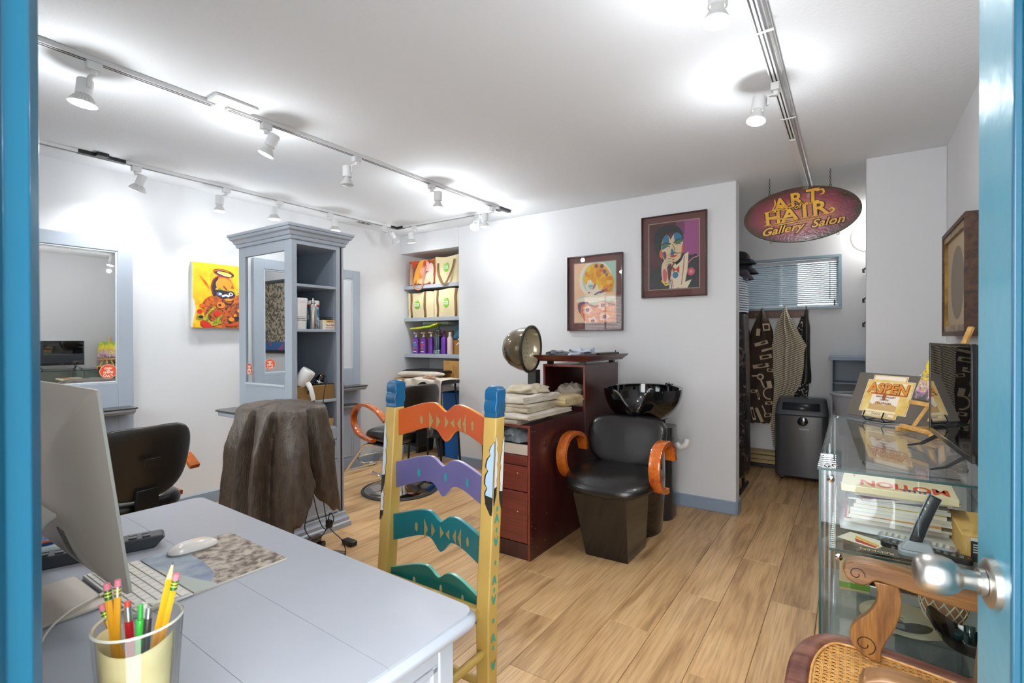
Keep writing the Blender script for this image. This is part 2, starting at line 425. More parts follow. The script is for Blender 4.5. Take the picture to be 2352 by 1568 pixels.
# ---- windows with venetian blinds
SLAT = M('blind slat enamel', '99a1a7', .35, trans=.0)
WFR = M('window frame grey blue', '8fa3b0', .4)
def blinds(parent, x0, x1, z0, z1, y, s, pitch, tilt, cords):
    """s=+1: room lies on the -y side"""
    make('head_rail', G().box(x0+.003, x1-.003, y-.014, y+.012, z1-.034, z1-.004), M('blind rail', 'c3cacf', .3), parent=parent, bev=.003)
    sl = None; z = z1-.046; n = 0; W = (x1-x0)/2-.004
    while z > z0+.022:
        if sl is None:
            g = G(); prof = [(-.0125, 0), (-.006, .0016), (0, .0021), (.006, .0016), (.0125, 0)]
            vs = [(sx*W, a*math.cos(tilt)-b*math.sin(tilt), a*math.sin(tilt)+b*math.cos(tilt)+dz) for dz in (0, -.0005) for sx in (-1, 1) for a, b in prof]
            fs = [(i, i+1, i+6, i+5) for i in range(4)]+[(10+i, 15+i, 16+i, 11+i) for i in range(4)]+[(0, 5, 15, 10), (4, 14, 19, 9)]
            g.add(vs, fs); sl = make('slat', g, SLAT, parent=parent, ang=60); q = sl
        else:
            q = sl.copy(); COL.objects.link(q); q.parent = parent
        q.location = ((x0+x1)/2, y, z); z -= pitch; n += 1
    make('bottom_rail', G().box(x0+.004, x1-.004, y-.011, y+.011, z0+.006, z0+.018), M('blind rail', 'c3cacf', .3), parent=parent, bev=.002)
    g = G()
    for c in cords: g.cyl((c, y-.013*s, z0+.012), (c, y-.013*s, z1-.03), .0008, n=5)
    make('ladder_cord', g, M('blind cord', '9aa0a4', .8), parent=parent)
def window(name, x0, x1, z0, z1, yin, yout, s, cw, pitch, tilt, cords):
    w_ = bpy.data.objects.new(name, None); COL.objects.link(w_); w_['kind'] = 'structure'
    a, b = min(yin, yout), max(yin, yout)
    fy = yin-.018*s; f0, f1 = min(fy, yin), max(fy, yin)
    g = G(); g.box(x0-cw, x1+cw, f0, f1, z1, z1+cw); g.box(x0-cw, x1+cw, f0, f1, z0-cw, z0); g.box(x0-cw, x0, f0, f1, z0, z1); g.box(x1, x1+cw, f0, f1, z0, z1)
    make('window_frame', g, WFR, parent=w_, bev=.003)
    ym = yin+.09*s; g = G(); t = .02
    for q in ((x0, x1, z0, z0+t), (x0, x1, z1-t, z1), (x0, x0+t, z0+t, z1-t), (x1-t, x1, z0+t, z1-t), ((x0+x1)/2-.012, (x0+x1)/2+.012, z0+t, z1-t)): g.box(q[0], q[1], ym-.012, ym+.012, q[2], q[3])
    make('sash', g, M('sash white', 'd7dbde', .4), parent=w_)
    make('glass', G().box(x0+t, x1-t, ym-.003, ym+.003, z0+t, z1-t), pane('window glass', 'f4f8f8', .04), parent=w_)
    blinds(w_, x0, x1, z0, z1, yin+.022*s, s, pitch, tilt, cords)
    return w_
struct('wall_light_block', G().box(-4, -.50, 6.35, 6.5, -.1, 4), M('light block grey blue', '3d454d', .9))  # unseen wall added outside to darken the left part of the blinds
w1 = window('window_1', WX0, WX1, WZ0, WZ1, YR, YR+.12, 1, .027, .0187, math.radians(43), (-.755, -.245))
make('tilt_wand', G().cyl((-.168, YR-.004, 1.66), (-.168, YR-.004, 2.01), .0035, n=6), M('smoky wand', '54606a', .2), parent=w1)
g = G().cyl((-.13, YR-.004, 1.66), (-.13, YR-.004, 2.01), .0012, n=5); g.lathe([(.002, 1.60), (.008, 1.605), (.007, 1.65), (.002, 1.66)], 8, (-.13, YR-.004, 0))
make('pull_cord', g, M('smoky wand', '54606a', .2), parent=w1)
window('window_2', EX0, EX1, EZ0, EZ1, YE, 0, -1, .05, .0235, math.radians(-28), (-3.8, -3.0))

# ================================================================ TRACK LIGHTING
TRK = M('track white enamel', 'dcdcdc', .35)
SLOT = M('track slot', '2a2a2b', .6)
BULBG = M('bulb glass off', 'c9c9c8', .3)
BULBR = M('bulb reflector', 'cfcfcd', .25, metal=.2)
LIT = M('bulb lit face', 'ffffff', .3, emit='fffaf0', es=11.)
def rail(gw, gs, a, b):
    """gw white body, gs slots; axis aligned rail"""
    (x0, y0), (x1, y1) = a, b
    if abs(x1-x0) < 1e-6:
        gw.box(x0-.017, x0+.017, y0, y1, 2.4195, 2.44)
        for d in (-.0075, .0075): gs.box(x0+d-.003, x0+d+.003, y0+.01, y1-.01, 2.4188, 2.4205)
    else:
        gw.box(x0, x1, y0-.017, y0+.017, 2.4195, 2.44)
        for d in (-.0075, .0075): gs.box(x0+.01, x1-.01, y0+d-.003, y0+d+.003, 2.4188, 2.4205)
t = T('ceiling_track', 'white U-shaped ceiling light track with black corner joints over the salon chairs', 'light track', (-3.2, 3.6, 2.40))
for a, b in (((-2.56, .16), (-2.56, 1.20)), ((-2.54, 1.25), (-2.54, 3.60)), ((-3.87, .16), (-3.87, 1.04)), ((-3.87, 1.26), (-3.87, 3.53)), ((-3.80, 3.60), (-2.60, 3.60))):
    gw, gs = G(), G(); rail(gw, gs, a, b)
    r_ = t.p('rail', gw, TRK, bev=.002); t.p('rail_slot', gs, SLOT, parent=r_)
def conn(pl, z0=2.4185):
    g = G().prism(pl, z0, 2.439); t.p('joint', g, BLKP, label='black plastic joint', bev=.002)
conn([(-3.890, 3.50), (-3.852, 3.50), (-3.852, 3.582), (-3.77, 3.582), (-3.77, 3.620), (-3.890, 3.620)])
conn([(-2.60, 3.582), (-2.56, 3.582), (-2.56, 3.53), (-2.52, 3.53), (-2.52, 3.70), (-2.556, 3.70), (-2.556, 3.62), (-2.60, 3.62)])
conn([(-3.890, 1.03), (-3.85, 1.03), (-3.85, 1.11), (-3.81, 1.11), (-3.81, 1.17), (-3.85, 1.17), (-3.85, 1.27), (-3.89, 1.27)])
t.p('feed_plate', G().prism(rrect(-2.60, -2.44, 1.16, 1.36, .01), 2.4285, 2.4395), TRK, bev=.001)
t = T('ceiling_track', 'straight white ceiling light track running towards the oval hanging sign', 'light track', (-.28, 2.8, 2.40))
for a, b in (((-.28, 1.2), (-.28, 3.25)), ((-.28, 3.27), (-.28, 4.45))):
    gw, gs = G(), G(); rail(gw, gs, a, b); r_ = t.p('rail', gw, TRK, bev=.002)
    if b[1] < 4: t.p('rail_slot', gs, SLOT, parent=r_)
g = G().tube([(-.245, 1.2, 2.432), (-.245, 4.45, 2.432)], .0075, 8); t.p('conduit', g, M('bare conduit', 'c4c4c2', .25, metal=.7))
g = G()
for yy in (2.05, 2.93): g.box(-.305, -.235, yy-.006, yy+.006, 2.4165, 2.42)
t.p('clip', g, TRK)

def spotlight(x, y, off, aim, lit, ribbed, label, axis='y', watt=None):
    """off: sideways offset of the socket from the rail; aim: direction of the beam"""
    t = T('track_spotlight', label, 'spotlight', (x, y, 2.38), group='track spotlights')
    g = G()
    g.box(x-.017, x+.017, y-.026, y+.026, 2.386, 2.4185) if axis == 'y' else g.box(x-.026, x+.026, y-.017, y+.017, 2.386, 2.4185)
    g.cyl((x, y, 2.386), (x, y, 2.366), .013, .011)
    t.p('adapter', g, TRK, bev=.002)
    px, py = x+off[0]*.5, y+off[1]*.5
    g = G().tube([(x, y, 2.375), (px, py, 2.366), (px, py, 2.325)], .0085, sec=[(-1, -.6), (1, -.6), (1, .6), (-1, .6)])
    t.p('arm', g, TRK, bev=.002)
    A = Vector(aim).normalized(); c0 = Vector((x+off[0], y+off[1], 2.362)); q = A.to_track_quat('Z', 'Y').to_matrix().to_4x4()
    Mx = Matrix.Translation(c0) @ q
    g = G(); g.M = Mx; g.lathe([(.0, -.002), (.026, -.002), (.0285, .003), (.0285, .064), (.024, .066), (.024, .060)], 24, cap=False); so = t.p('socket', g, TRK)
    g = G(); g.M = Mx
    if ribbed:
        g.surf(lambda u, v: ((lambda r, a: (r*math.cos(a), r*math.sin(a), .058+.038*v))((.020+.026*v**.8)*(1+.05*math.cos(24*2*PI*u)), 2*PI*u)), 96, 6, cu=True)
        g.lathe([(.0465, .094), (.050, .097), (.0495, .101), (.0455, .102)], 32, cap=False)
        rr, zz = .0455, .101
    else:
        g.lathe([(.019, .058), (.019, .072), (.027, .086), (.0385, .108), (.0400, .112), (.0385, .1145)], 32, cap=False); rr, zz = .0385, .1135
    bu = t.p('bulb', g, [BULBR if ribbed else BULBG], parent=so)
    g = G(); g.M = Mx; g.lathe([(0, zz+.006), (rr*.5, zz+.0045), (rr*.85, zz+.002), (rr, zz)], 28, cap=False)
    t.p('bulb_face', g, LIT if lit else BULBG, label='glowing bulb face' if lit else None)
    if lit:
        P_ = c0+A*(zz+.02); wv = watt or SPOT_W
        spot(P_, A, wv, 112, 1.)
        l = bpy.data.lights.new('ceiling_fill', 'POINT'); l.energy = FILL_W*(.3 if x < -3.5 else 1); l.shadow_soft_size = .022; l.color = (.93, .97, 1)  # extra omni light added under the bulb to lift ceiling and walls
        o = bpy.data.objects.new('ceiling_fill', l); COL.objects.link(o); o.location = c0+A*(zz+.075)
    return t
S_ = spotlight
S_(-2.56, .735, (-.06, -.01, 0), (-.05, -.08, -1), 1, 1, 'leftmost lit spotlight on the nearer arm of the U-shaped track')
S_(-2.54, 1.45, (.03, .03, 0), (-.30, -.30, -1), 1, 0, 'tilted lit spotlight just past the gap in the nearer track')
S_(-2.54, 2.03, (-.05, -.03, 0), (-.02, .0, -1), 0, 0, 'unlit straight-down spotlight in the middle of the nearer track')
S_(-2.54, 2.70, (.045, .02, 0), (-.02, 0, -1), 1, 0, 'lit spotlight on the nearer track, left of its black corner joint')
S_(-2.54, 3.45, (-.06, -.03, 0), (0, 0, -1), 1, 0, 'lit spotlight hanging right at the black corner joint')
S_(-3.87, 1.33, (.03, .03, 0), (-.50, -.22, -1), 1, 1, 'leftmost ribbed spotlight of the far track, turned to the left wall')
S_(-3.87, 1.90, (-.04, -.03, 0), (0, 0, -1), 1, 0, 'lit spotlight of the far track nearest the left of the tall cabinet')
S_(-3.87, 2.32, (.0, -.045, 0), (0, 0, -1), 1, 1, 'lit spotlight of the far track, second to the left above the tall cabinet')
S_(-3.87, 2.80, (.04, .02, 0), (0, 0, -1), 1, 1, 'lit spotlight of the far track right over the cabinet crown')
S_(-3.87, 3.42, (.05, .05, 0), (.1, .6, -1), 0, 0, 'unlit spotlight seen from behind beside the far corner joint')
S_(-3.62, 3.60, (-.05, -.01, 0), (-.10, .25, -1), 1, 1, 'ribbed spotlight shining down on the shelf niche', axis='x')
S_(-2.82, 3.60, (.03, -.05, 0), (.30, -.75, -.9), 1, 0, 'starry bright spotlight turned towards the doorway', axis='x', watt=SPOT_W*.8)
S_(-.28, 2.50, (-.06, -.03, 0), (-.10, -.22, -1), 1, 0, 'lit spotlight on the straight track in front of the oval sign')
S_(-.28, 1.66, (-.055, -.04, 0), (-.05, -.10, -1), 1, 0, 'spotlight on the straight track cut by the top edge of the picture')
# openings in the ceiling plaster
g = G(); g.box(-4.03, -3.97, 3.20, 3.36, 2.4385, 2.4415); solo('ceiling_patch', 'small dark hole patch in the ceiling above the tall cabinet', 'ceiling hole', g, M('hole dark', '3b3b3b', .8, col2='b9b9b9', vs=30, thr=(.45, .55)))
# ================================================================ STYLING STATIONS (left wall and island)
LEDGE = M('black speckled ledge', '2c2b2a', .25, col2='4a4744', vs=180)
def frame_x(g, x0, x1, y0, y1, z0, z1, c, cz0=None, cz1=None):      # picture-frame of four bars in a plane of constant x
    cz0 = c if cz0 is None else cz0; cz1 = c if cz1 is None else cz1
    g.box(x0, x1, y0, y0+c, z0, z1); g.box(x0, x1, y1-c, y1, z0, z1); g.box(x0, x1, y0+c, y1-c, z0, z0+cz0); g.box(x0, x1, y0+c, y1-c, z1-cz1, z1)
def frame_y(g, x0, x1, y0, y1, z0, z1, c, cz0=None, cz1=None):
    cz0 = c if cz0 is None else cz0; cz1 = c if cz1 is None else cz1
    g.box(x0, x0+c, y0, y1, z0, z1); g.box(x1-c, x1, y0, y1, z0, z1); g.box(x0+c, x1-c, y0, y1, z0, z0+cz0); g.box(x0+c, x1-c, y0, y1, z1-cz1, z1)
def wall_station(y0, y1, label):
    t = T('mirror_station', label, 'mirror station', (XL, (y0+y1)/2, 0))
    x0, x1 = XL, XL+.034
    g = G(); frame_x(g, x0, x1, y0, y1, 0, 1.978, .088, .997, .086); t.p('panel', g, STAT, bev=.003)
    g = G(); frame_x(g, x0+.02, x1-.004, y0+.088, y1-.088, .997, 1.892, .012); t.p('mirror_bead', g, M('bead light grey', 'c3c8ce', .35), bev=.003)
    t.p('mirror', G().box(x0+.004, x0+.024, y0+.09, y1-.09, 1.0, 1.89), MIRR, smooth=False)
    for z, d, yy in ((.833, .15, 0), (.655, .10, .085)):
        k = t.p('ledge', G().box(x1, x1+d, y0+.02+yy, y1-.025-yy, z-.012, z), LEDGE, bev=.004, label='black ledge')
        pr = [(x1, z-.012), (x1+d-.006, z-.012), (x1+d-.010, z-.026), (x1+d-.035, z-.045), (x1, z-.052)]
        t.p('ledge_moulding', G().prism(pr, y0+.03+yy, y1-.035-yy, 'y'), STAT, parent=k)
    g = G(); frame_x(g, x1, x1+.010, y0+.10, y1-.10, .12, .62, .016); t.p('lower_moulding', g, STAT, bev=.003)
    t.p('plinth', G().box(x0, x1+.012, y0-.002, y1+.002, 0, .10), TRIM, bev=.003)
    return t
wall_station(.24, 1.403, 'grey mirror station on the left wall behind the computer')
wall_station(2.28, 3.352, 'narrow-looking grey mirror station beyond the tall island cabinet')
ORANGE = M('sticker orange', 'e8532a', .5); STKW = M('sticker cream', 'f4d9c4', .5)
def sticker(name, label, c, nrm, r, col):
    """round CASH OR CHECK ONLY sticker; nrm 'x' or 'y-'"""
    base = Matrix.Translation(c) @ (Matrix(((0, 0, 1, 0), (1, 0, 0, 0), (0, 1, 0, 0), (0, 0, 0, 1))) if nrm == 'x' else Matrix(((1, 0, 0, 0), (0, 0, -1, 0), (0, 1, 0, 0), (0, 0, 0, 1))))
    g = G(); g.M = base; g.mat(1).prism(circ(0, 0, r, 32), 0, .0008); g.mat(0).prism(circ(0, 0, r*.95, 32), .0008, .0011)
    g.mat(1)
    for s_, yy, z_ in (('CASH', .42, .30), ('OR', .14, .22), ('CHECK', -.14, .30)):
        g.M = base @ Matrix.Translation((0, yy*r, .0012)); g.text(s_, r*z_*1.15, .0002, .0012)
    for i, ch in enumerate('ONLY'):
        a = math.radians(-126+i*24); g.M = base @ Matrix.Translation((r*.68*math.cos(a)*1.05, r*.68*math.sin(a)+.01*r, .0012)) @ Matrix.Rotation(a+PI/2, 4, 'Z'); g.text(ch, r*.44, .0002, .0012)
    return solo(name, label, 'sticker', g, [col, STKW], smooth=False)
sticker('round_sticker', 'round orange cash or check only sticker on the station mirror behind the computer', (XL+.0245, 1.262, 1.075), 'x', .048, ORANGE)

# yellow canvas
def canvas_map(o, u, v): return lambda p, d=0.: tuple(o[i]+u[i]*p[0]+v[i]*p[1] for i in range(3))
class Art:
    """flat print: polygons given in 0..1 across and 0..1 up, stacked in thin layers"""
    def __init__(s, o, u, v, n, step=.00012): s.g = G(); s.o, s.u, s.v, s.n = map(Vector, (o, u, v, n)); s.k = 0; s.mats = []; s.step = step
    def poly(s, pts, m, smooth=0):
        if smooth: pts = [(p.x, p.y) for p in spline([(a, b, 0) for a, b in pts], smooth, True)]
        pts = [(min(1, max(0, a)), min(1, max(0, b))) for a, b in pts]
        if m not in s.mats: s.mats.append(m)
        s.k += 1; s.g.mat(s.mats.index(m))
        q = s.o+s.n*(s.k*s.step); vs = [tuple(q+s.u*a+s.v*b) for a, b in pts]
        s.g.add(vs, [tuple(range(len(vs)))]); return s
    def ell(s, cx, cy, rx, ry, m, n=24, rot=0): 
        c, d = math.cos(rot), math.sin(rot)
        return s.poly([(cx+rx*math.cos(2*PI*i/n)*c-ry*math.sin(2*PI*i/n)*d, cy+rx*math.cos(2*PI*i/n)*d+ry*math.sin(2*PI*i/n)*c) for i in range(n)], m)
    def line(s, pts, wd, m, sm=5, taper=False):
        P = spline([(a, b, 0) for a, b in pts], sm) if len(pts) > 2 else [Vector((a, b, 0)) for a, b in pts]
        Lf, Rt = [], []; asp = s.u.length/s.v.length
        for i, p in enumerate(P):
            d = P[min(i+1, len(P)-1)]-P[max(i-1, 0)]; d = Vector((d.x*asp, d.y, 0)).normalized(); ww = wd*(1 if not taper else (1-.85*abs(2*i/(len(P)-1)-1)))
            cl = lambda q: min(1, max(0, q)); Lf.append((cl(p.x-d.y*ww/2/asp), cl(p.y+d.x*ww/2))); Rt.append((cl(p.x+d.y*ww/2/asp), cl(p.y-d.x*ww/2)))
        if m not in s.mats: s.mats.append(m)
        s.k += 1; s.g.mat(s.mats.index(m)); q = s.o+s.n*(s.k*s.step)
        vs = [tuple(q+s.u*a+s.v*b) for a, b in Lf+Rt]; k = len(Lf)
        s.g.add(vs, [(i, i+1, k+i+1, k+i) for i in range(k-1)]); return s
def ink(h, r=.55): return M('ink '+h, h, r)
Y0 = 1.782; Y1 = 2.19; Z0 = 1.381; Z1 = 1.884
t = T('canvas_painting', 'yellow and orange canvas painting of a haloed figure on the left wall', 'painting', (XL, (Y0+Y1)/2, Z0))
t.p('canvas', G().box(XL, XL+.038, Y0, Y1, Z0, Z1), M('canvas edge', 'd8d6d0', .8), bev=.002)
a = Art((XL+.0382, Y0, Z0), (0, Y1-Y0, 0), (0, 0, Z1-Z0), (1, 0, 0))
yb = M('paint yellow', 'f0c81a', .5, col2='e8960f', vs=7, bump=.5, bs=60, dist=1.5)
og = M('paint orange swirl', 'e0741a', .5, col2='8f3a12', vs=14, bump=.6, bs=60, dist=3.)
dk = M('paint dark swirl', '3b2a26', .5, col2='b5541a', vs=16, thr=(.45, .62), bump=.6, bs=60, dist=3.)
olv = M('paint olive', 'c9b62a', .5, col2='6f7a1e', vs=18, dist=2.)
rd = ink('cc2a1b'); bk = ink('28222b'); wh = ink('d9d5dd'); mr = ink('7d2a22'); bl = ink('4a5f93')
a.poly([(0, 0), (1, 0), (1, 1), (0, 1)], yb)
a.poly([(0, .05), (.05, .28), (.02, .45), (0, .48)], wh).poly([(0, .45), (.18, .5), (.28, .62), (.3, .85), (.15, 1), (0, 1)], M('paint amber', 'eba416', .5, col2='f0c21a', vs=8), 4)
a.poly([(.18, 0), (.2, .18), (.16, .32), (.2, .42), (.33, .5), (.5, .5), (.62, .42), (.78, .52), (1, .5), (1, 0)], og, 4)
a.poly([(.52, .40), (.72, .38), (.9, .42), (.95, .3), (.9, .15), (.7, .05), (.56, .02), (.55, .2)], dk, 4).poly([(.22, .2), (.3, .36), (.42, .36), (.55, .3), (.52, .12), (.36, .08)], dk, 4)
a.ell(.54, .64, .21, .185, og); a.poly([(.36, .5), (.34, .62), (.38, .74), (.46, .8), (.42, .66), (.42, .52)], bk, 4)
a.line([(.36, .52), (.33, .64), (.38, .76), (.5, .83)], .022, mr).ell(.56, .69, .15, .1, ink('e58a22'))
a.ell(.56, .865, .2, .062, mr, rot=-.12).ell(.56, .865, .175, .045, bk, rot=-.12).ell(.57, .858, .14, .026, ink('e5c93a'), rot=-.12)
a.line([(.38, .885), (.5, .915), (.66, .89)], .012, ink('e9742a')).line([(.44, .87), (.58, .83), (.7, .82)], .012, wh)
a.poly([(.37, .56), (.5, .6), (.62, .585), (.77, .58), (.76, .5), (.62, .46), (.48, .48)], bk, 4)
a.ell(.47, .535, .05, .03, bl).ell(.49, .535, .03, .018, wh).ell(.69, .54, .042, .03, wh).ell(.69, .54, .018, .018, bk).line([(.52, .5), (.6, .52), (.66, .5)], .03, wh)
a.line([(.62, .595), (.72, .61), (.79, .54)], .03, olv).line([(.4, .6), (.48, .62), (.56, .6)], .025, olv).line([(.55, .66), (.6, .62), (.6, .6)], .02, mr)
a.ell(.64, .44, .075, .032, ink('e8882b')).line([(.55, .44), (.64, .42), (.73, .44)], .012, bk).line([(.55, .47), (.53, .42), (.6, .385), (.7, .39), (.74, .45)], .016, bk)
a.line([(.4, .33), (.25, .2), (.28, .1), (.4, .05), (.46, .12)], .035, olv).line([(.06, .16), (.2, .14), (.34, .06), (.5, .1)], .055, olv).line([(.3, .03), (.42, .12), (.52, .2)], .05, olv)
a.ell(.5, .36, .08, .05, ink('dd7a25')).ell(.48, .36, .03, .02, bk).ell(.44, .22, .06, .045, rd).ell(.12, .25, .05, .035, rd).ell(.16, .34, .05, .03, ink('dd5a22')).poly([(.12, .09), (.25, .1), (.34, .01), (.2, .0)], rd, 4)
a.ell(.14, .165, .04, .025, bk).ell(.7, .14, .055, .035, ink('db8524')).ell(.77, .2, .035, .025, ink('e28a25')).ell(.86, .28, .05, .03, ink('e9972c')).ell(.8, .16, .05, .03, bk)
a.line([(.92, .42), (.98, .3), (.95, .15), (.8, .06), (.6, .05)], .03, ink('c8441d')).line([(.12, .8), (.22, .7), (.3, .6)], .02, ink('c8441d'), taper=True).line([(.8, .55), (.9, .57), (.98, .54)], .02, rd, taper=True)
t.p('print', a.g, a.mats, smooth=False, recalc=False)

# ---- island cabinet with mirror and shelves
IX0, IX1, IY0, IY1, IZ = -3.54, -2.906, 1.82, 2.206, 1.925
t = T('island_cabinet', 'tall grey two-sided styling cabinet with crown moulding, mirror and open shelves', 'cabinet', ((IX0+IX1)/2, (IY0+IY1)/2, 0))
isl = t
ox0, ox1, oy0, oy1, oz0, oz1 = -3.36, IX1, 1.857, 2.150, .70, 1.895
g = G(); g.box(IX0, ox0, IY0+.02, IY1, .10, IZ); g.box(ox0, IX1, IY0+.02, oy0, .10, IZ); g.box(ox0, IX1, oy1, IY1-.027, .10, IZ)
g.box(ox0, IX1, oy0, oy1, oz1, IZ); g.box(ox0, IX1-.01, oy0, oy1, .10, oz0)
g.box(ox0, IX1-.018, IY1-.027, IY1-.022, .1, IZ)
t.p('carcass', g, STAT, bev=.0015)
t.p('side_strip', G().box(-3.0, IX1-.006, IY1-.024, IY1-.012, .12, IZ), M('plum edge strip', '43232b', .4), label='dark plum strip')
t.p('back_panel', G().box(-3.2, IX1, IY1-.012, IY1, .10, IZ), STAT)
for z in (1.646, 1.356, .886):
    t.p('shelf', G().box(ox0, IX1-.004, oy0, oy1, z-.018, z), STAT, bev=.002)
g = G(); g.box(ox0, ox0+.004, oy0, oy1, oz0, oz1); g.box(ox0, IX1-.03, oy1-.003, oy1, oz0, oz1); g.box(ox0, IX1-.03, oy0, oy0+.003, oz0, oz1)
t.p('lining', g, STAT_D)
# mirror face, y = IY0
mx0, mx1, mz0, mz1 = -3.455, -2.985, .997, 1.855
g = G(); g.box(IX0, mx0, IY0, IY0+.022, .10, IZ); g.box(mx1, IX1, IY0, IY0+.022, .10, IZ); g.box(mx0, mx1, IY0, IY0+.022, mz1, IZ); g.box(mx0, mx1, IY0, IY0+.022, .78, mz0); g.box(mx0, mx1, IY0, IY0+.022, .10, .18); g.box(mx0, mx1, IY0+.008, IY0+.022, .18, .78)
t.p('front_frame', g, STAT, bev=.002)
t.p('mirror', G().box(mx0, mx1, IY0+.010, IY0+.020, mz0, mz1), MIRR, smooth=False)
t.p('mirror_sill', G().prism([(IY0+.010, mz0), (IY0-.006, mz0-.004), (IY0-.006, mz0-.012), (IY0+.01, mz0-.012)], mx0, mx1, 'x'), M('bead light grey', 'c3c8ce', .35))
g = G(); frame_y(g, mx0+.03, mx1-.03, IY0+.003, IY0+.012, .22, .74, .014); t.p('panel_moulding', g, STAT, bev=.002)
k = t.p('ledge', G().prism([(IX0-.06, 1.825), (IX0-.06, 1.70), (IX0-.03, 1.672), (IX1-.04, 1.672), (IX1-.01, 1.70), (IX1-.01, 1.825)], .800, .813), LEDGE, bev=.004, label='black ledge')
t.p('ledge_moulding', G().prism([(IX0-.05, 1.82), (IX0-.05, 1.705), (IX0-.02, 1.685), (IX1-.05, 1.685), (IX1-.02, 1.705), (IX1-.02, 1.82)], .772, .800), STAT, parent=k, bev=.006)
# right side: drawers and door
for i, (a_, b_) in enumerate(((.615, .69), (.48, .605), (.365, .475))):
    d_ = t.p('drawer', G().box(IX1-.012, IX1+.006, oy0+.004, oy1-.004, a_, b_), STAT, bev=.002)
    t.p('knob', G().lathe([(.004, IX1+.006), (.004, IX1+.014), (.010, IX1+.020), (.0, IX1+.024)], 12, (0, (oy0+oy1)/2, (a_+b_)/2), 'x'), CHROME, parent=d_)
g = G(); frame_x(g, IX1-.004, IX1+.004, oy0, oy1, .115, .36, .018); d_ = t.p('door', G().box(IX1-.012, IX1, oy0+.004, oy1-.004, .12, .358), STAT); t.p('door_moulding', g, STAT, parent=d_, bev=.002)
def ring(g, prof, x0, x1, y0, y1):
    """moulding of profile (out, z) run round a rectangle with mitred corners"""
    vs = []; 
    for o, z in prof: vs += [(x0-o, y0-o, z), (x1+o, y0-o, z), (x1+o, y1+o, z), (x0-o, y1+o, z)]
    n = len(prof); fs = [(4*j+i, 4*j+(i+1) % 4, 4*(j+1)+(i+1) % 4, 4*(j+1)+i) for j in range(n-1) for i in range(4)]
    fs += [(0, 3, 2, 1), tuple(4*(n-1)+i for i in range(4))]
    g.add(vs, fs)
g = G(); ring(g, [(.0, 1.922), (.010, 1.924), (.014, 1.934), (.014, 1.944), (.022, 1.948), (.026, 1.958), (.030, 1.968), (.042, 1.976), (.046, 1.984), (.046, 1.992), (.053, 1.995), (.055, 2.004), (.055, 2.012)], IX0, IX1, IY0, IY1)
t.p('crown', g, STAT, ang=28)
g = G(); ring(g, [(.034, .0), (.034, .032), (.024, .040), (.024, .062), (.014, .072), (.010, .082), (.010, .1), (.0, .105)], IX0, IX1, IY0, IY1)
t.p('plinth', g, STAT, ang=28)
sticker('round_sticker', 'faded round cash or check only sticker low on the tall cabinet mirror', (-3.426, IY0+.0095, 1.085), 'y-', .042, M('sticker faded red', 'b5554a', .5))

# ---- things on the island shelves
def cyl_thing(name, label, cat, parts, x, y, z, group=None):
    t = T(name, label, cat, (x, y, z), group=group)
    for nm, prof, mat in parts:
        t.p(nm, G().lathe([(r, h+z) for r, h in prof], 28, (x, y, 0)), mat)
    return t
def label_wrap(x, y, z, r, h, a0, a1, texts, cols, scale=1.):
    """printed lines bent round a cylinder: list of (fraction up, half-angle span start, end, height, material index)"""
    g = G()
    for fz, s0, s1, hh, mi in texts:
        g.mat(mi)
        n = 6; vs = []
        for i in range(n+1):
            a = math.radians(a0+(a1-a0)*(s0+(s1-s0)*i/n)); vs += [(x+(r+.0004)*math.cos(a), y+(r+.0004)*math.sin(a), z+h*fz), (x+(r+.0004)*math.cos(a), y+(r+.0004)*math.sin(a), z+h*fz+hh)]
        g.add(vs, [(2*i, 2*i+2, 2*i+3, 2*i+1) for i in range(n)])
    return g
z = 1.3565
t = cyl_thing('tub', 'white plastic tub with fine black print, leftmost on the middle cabinet shelf', 'tub', [('body', [(.046, 0), (.0475, .003), (.053, .175), (.053, .18)], WHP), ('lid', [(.0545, .172), (.0555, .176), (.0555, .196), (.053, .199), (.0, .199)], WHP)], -2.965, 1.905, z)
t.p('print', label_wrap(-2.965, 1.905, z, .0495, .18, -60, 45, [(.30+.06*i, .02*(i % 3), .9-.05*((i*7) % 4), .0035, 0) for i in range(9)], None), [M('print dark', '2b2b2e', .6)])
t = cyl_thing('wipes_canister', 'blue wipes canister with a red-rimmed white lid on the middle cabinet shelf', 'canister', [('body', [(.042, 0), (.044, .002), (.044, .15), (.043, .152)], M('canister blue', '38688c', .35, col2='b9ccd4', vs=22, thr=(.42, .5))), ('red_band', [(.0443, .150), (.0446, .152), (.0446, .162), (.044, .164)], M('canister red', 'b22a2c', .4)), ('lid', [(.0445, .163), (.0445, .186), (.041, .191), (.0, .191)], WHP)], -2.99, 2.023, z)
t = cyl_thing('spray_can', 'slim brushed silver spray can on the middle cabinet shelf', 'spray can', [('body', [(.0225, 0), (.0235, .002), (.0235, .155), (.021, .163), (.012, .170)], STEEL), ('cap', [(.012, .168), (.012, .180), (.0075, .186), (.0065, .204), (.0, .206)], STEEL)], -2.935, 1.990, z)
g = G(); g.M = Matrix.Translation((-2.9105, 1.993, z+.022)) @ Matrix(((0, 0, 1, 0), (1, 0, 0, 0), (0, 1, 0, 0), (0, 0, 0, 1))); g.text('2', .03, .0004, .0004); t.p('lettering', g, M('print dark', '2b2b2e', .6))
t = T('small_carton', 'small cream and yellow carton with red lettering on the middle cabinet shelf', 'carton', (-2.955, 2.103, z))
t.p('box', G().box(-2.985, -2.925, 2.055, 2.150, z, z+.062), M('carton cream', 'e4dccb', .6), bev=.001)
t.p('flap', G().box(-2.9246, -2.9238, 2.078, 2.147, z+.046, z+.0605), M('carton yellow', 'e2ba3f', .6), smooth=False)
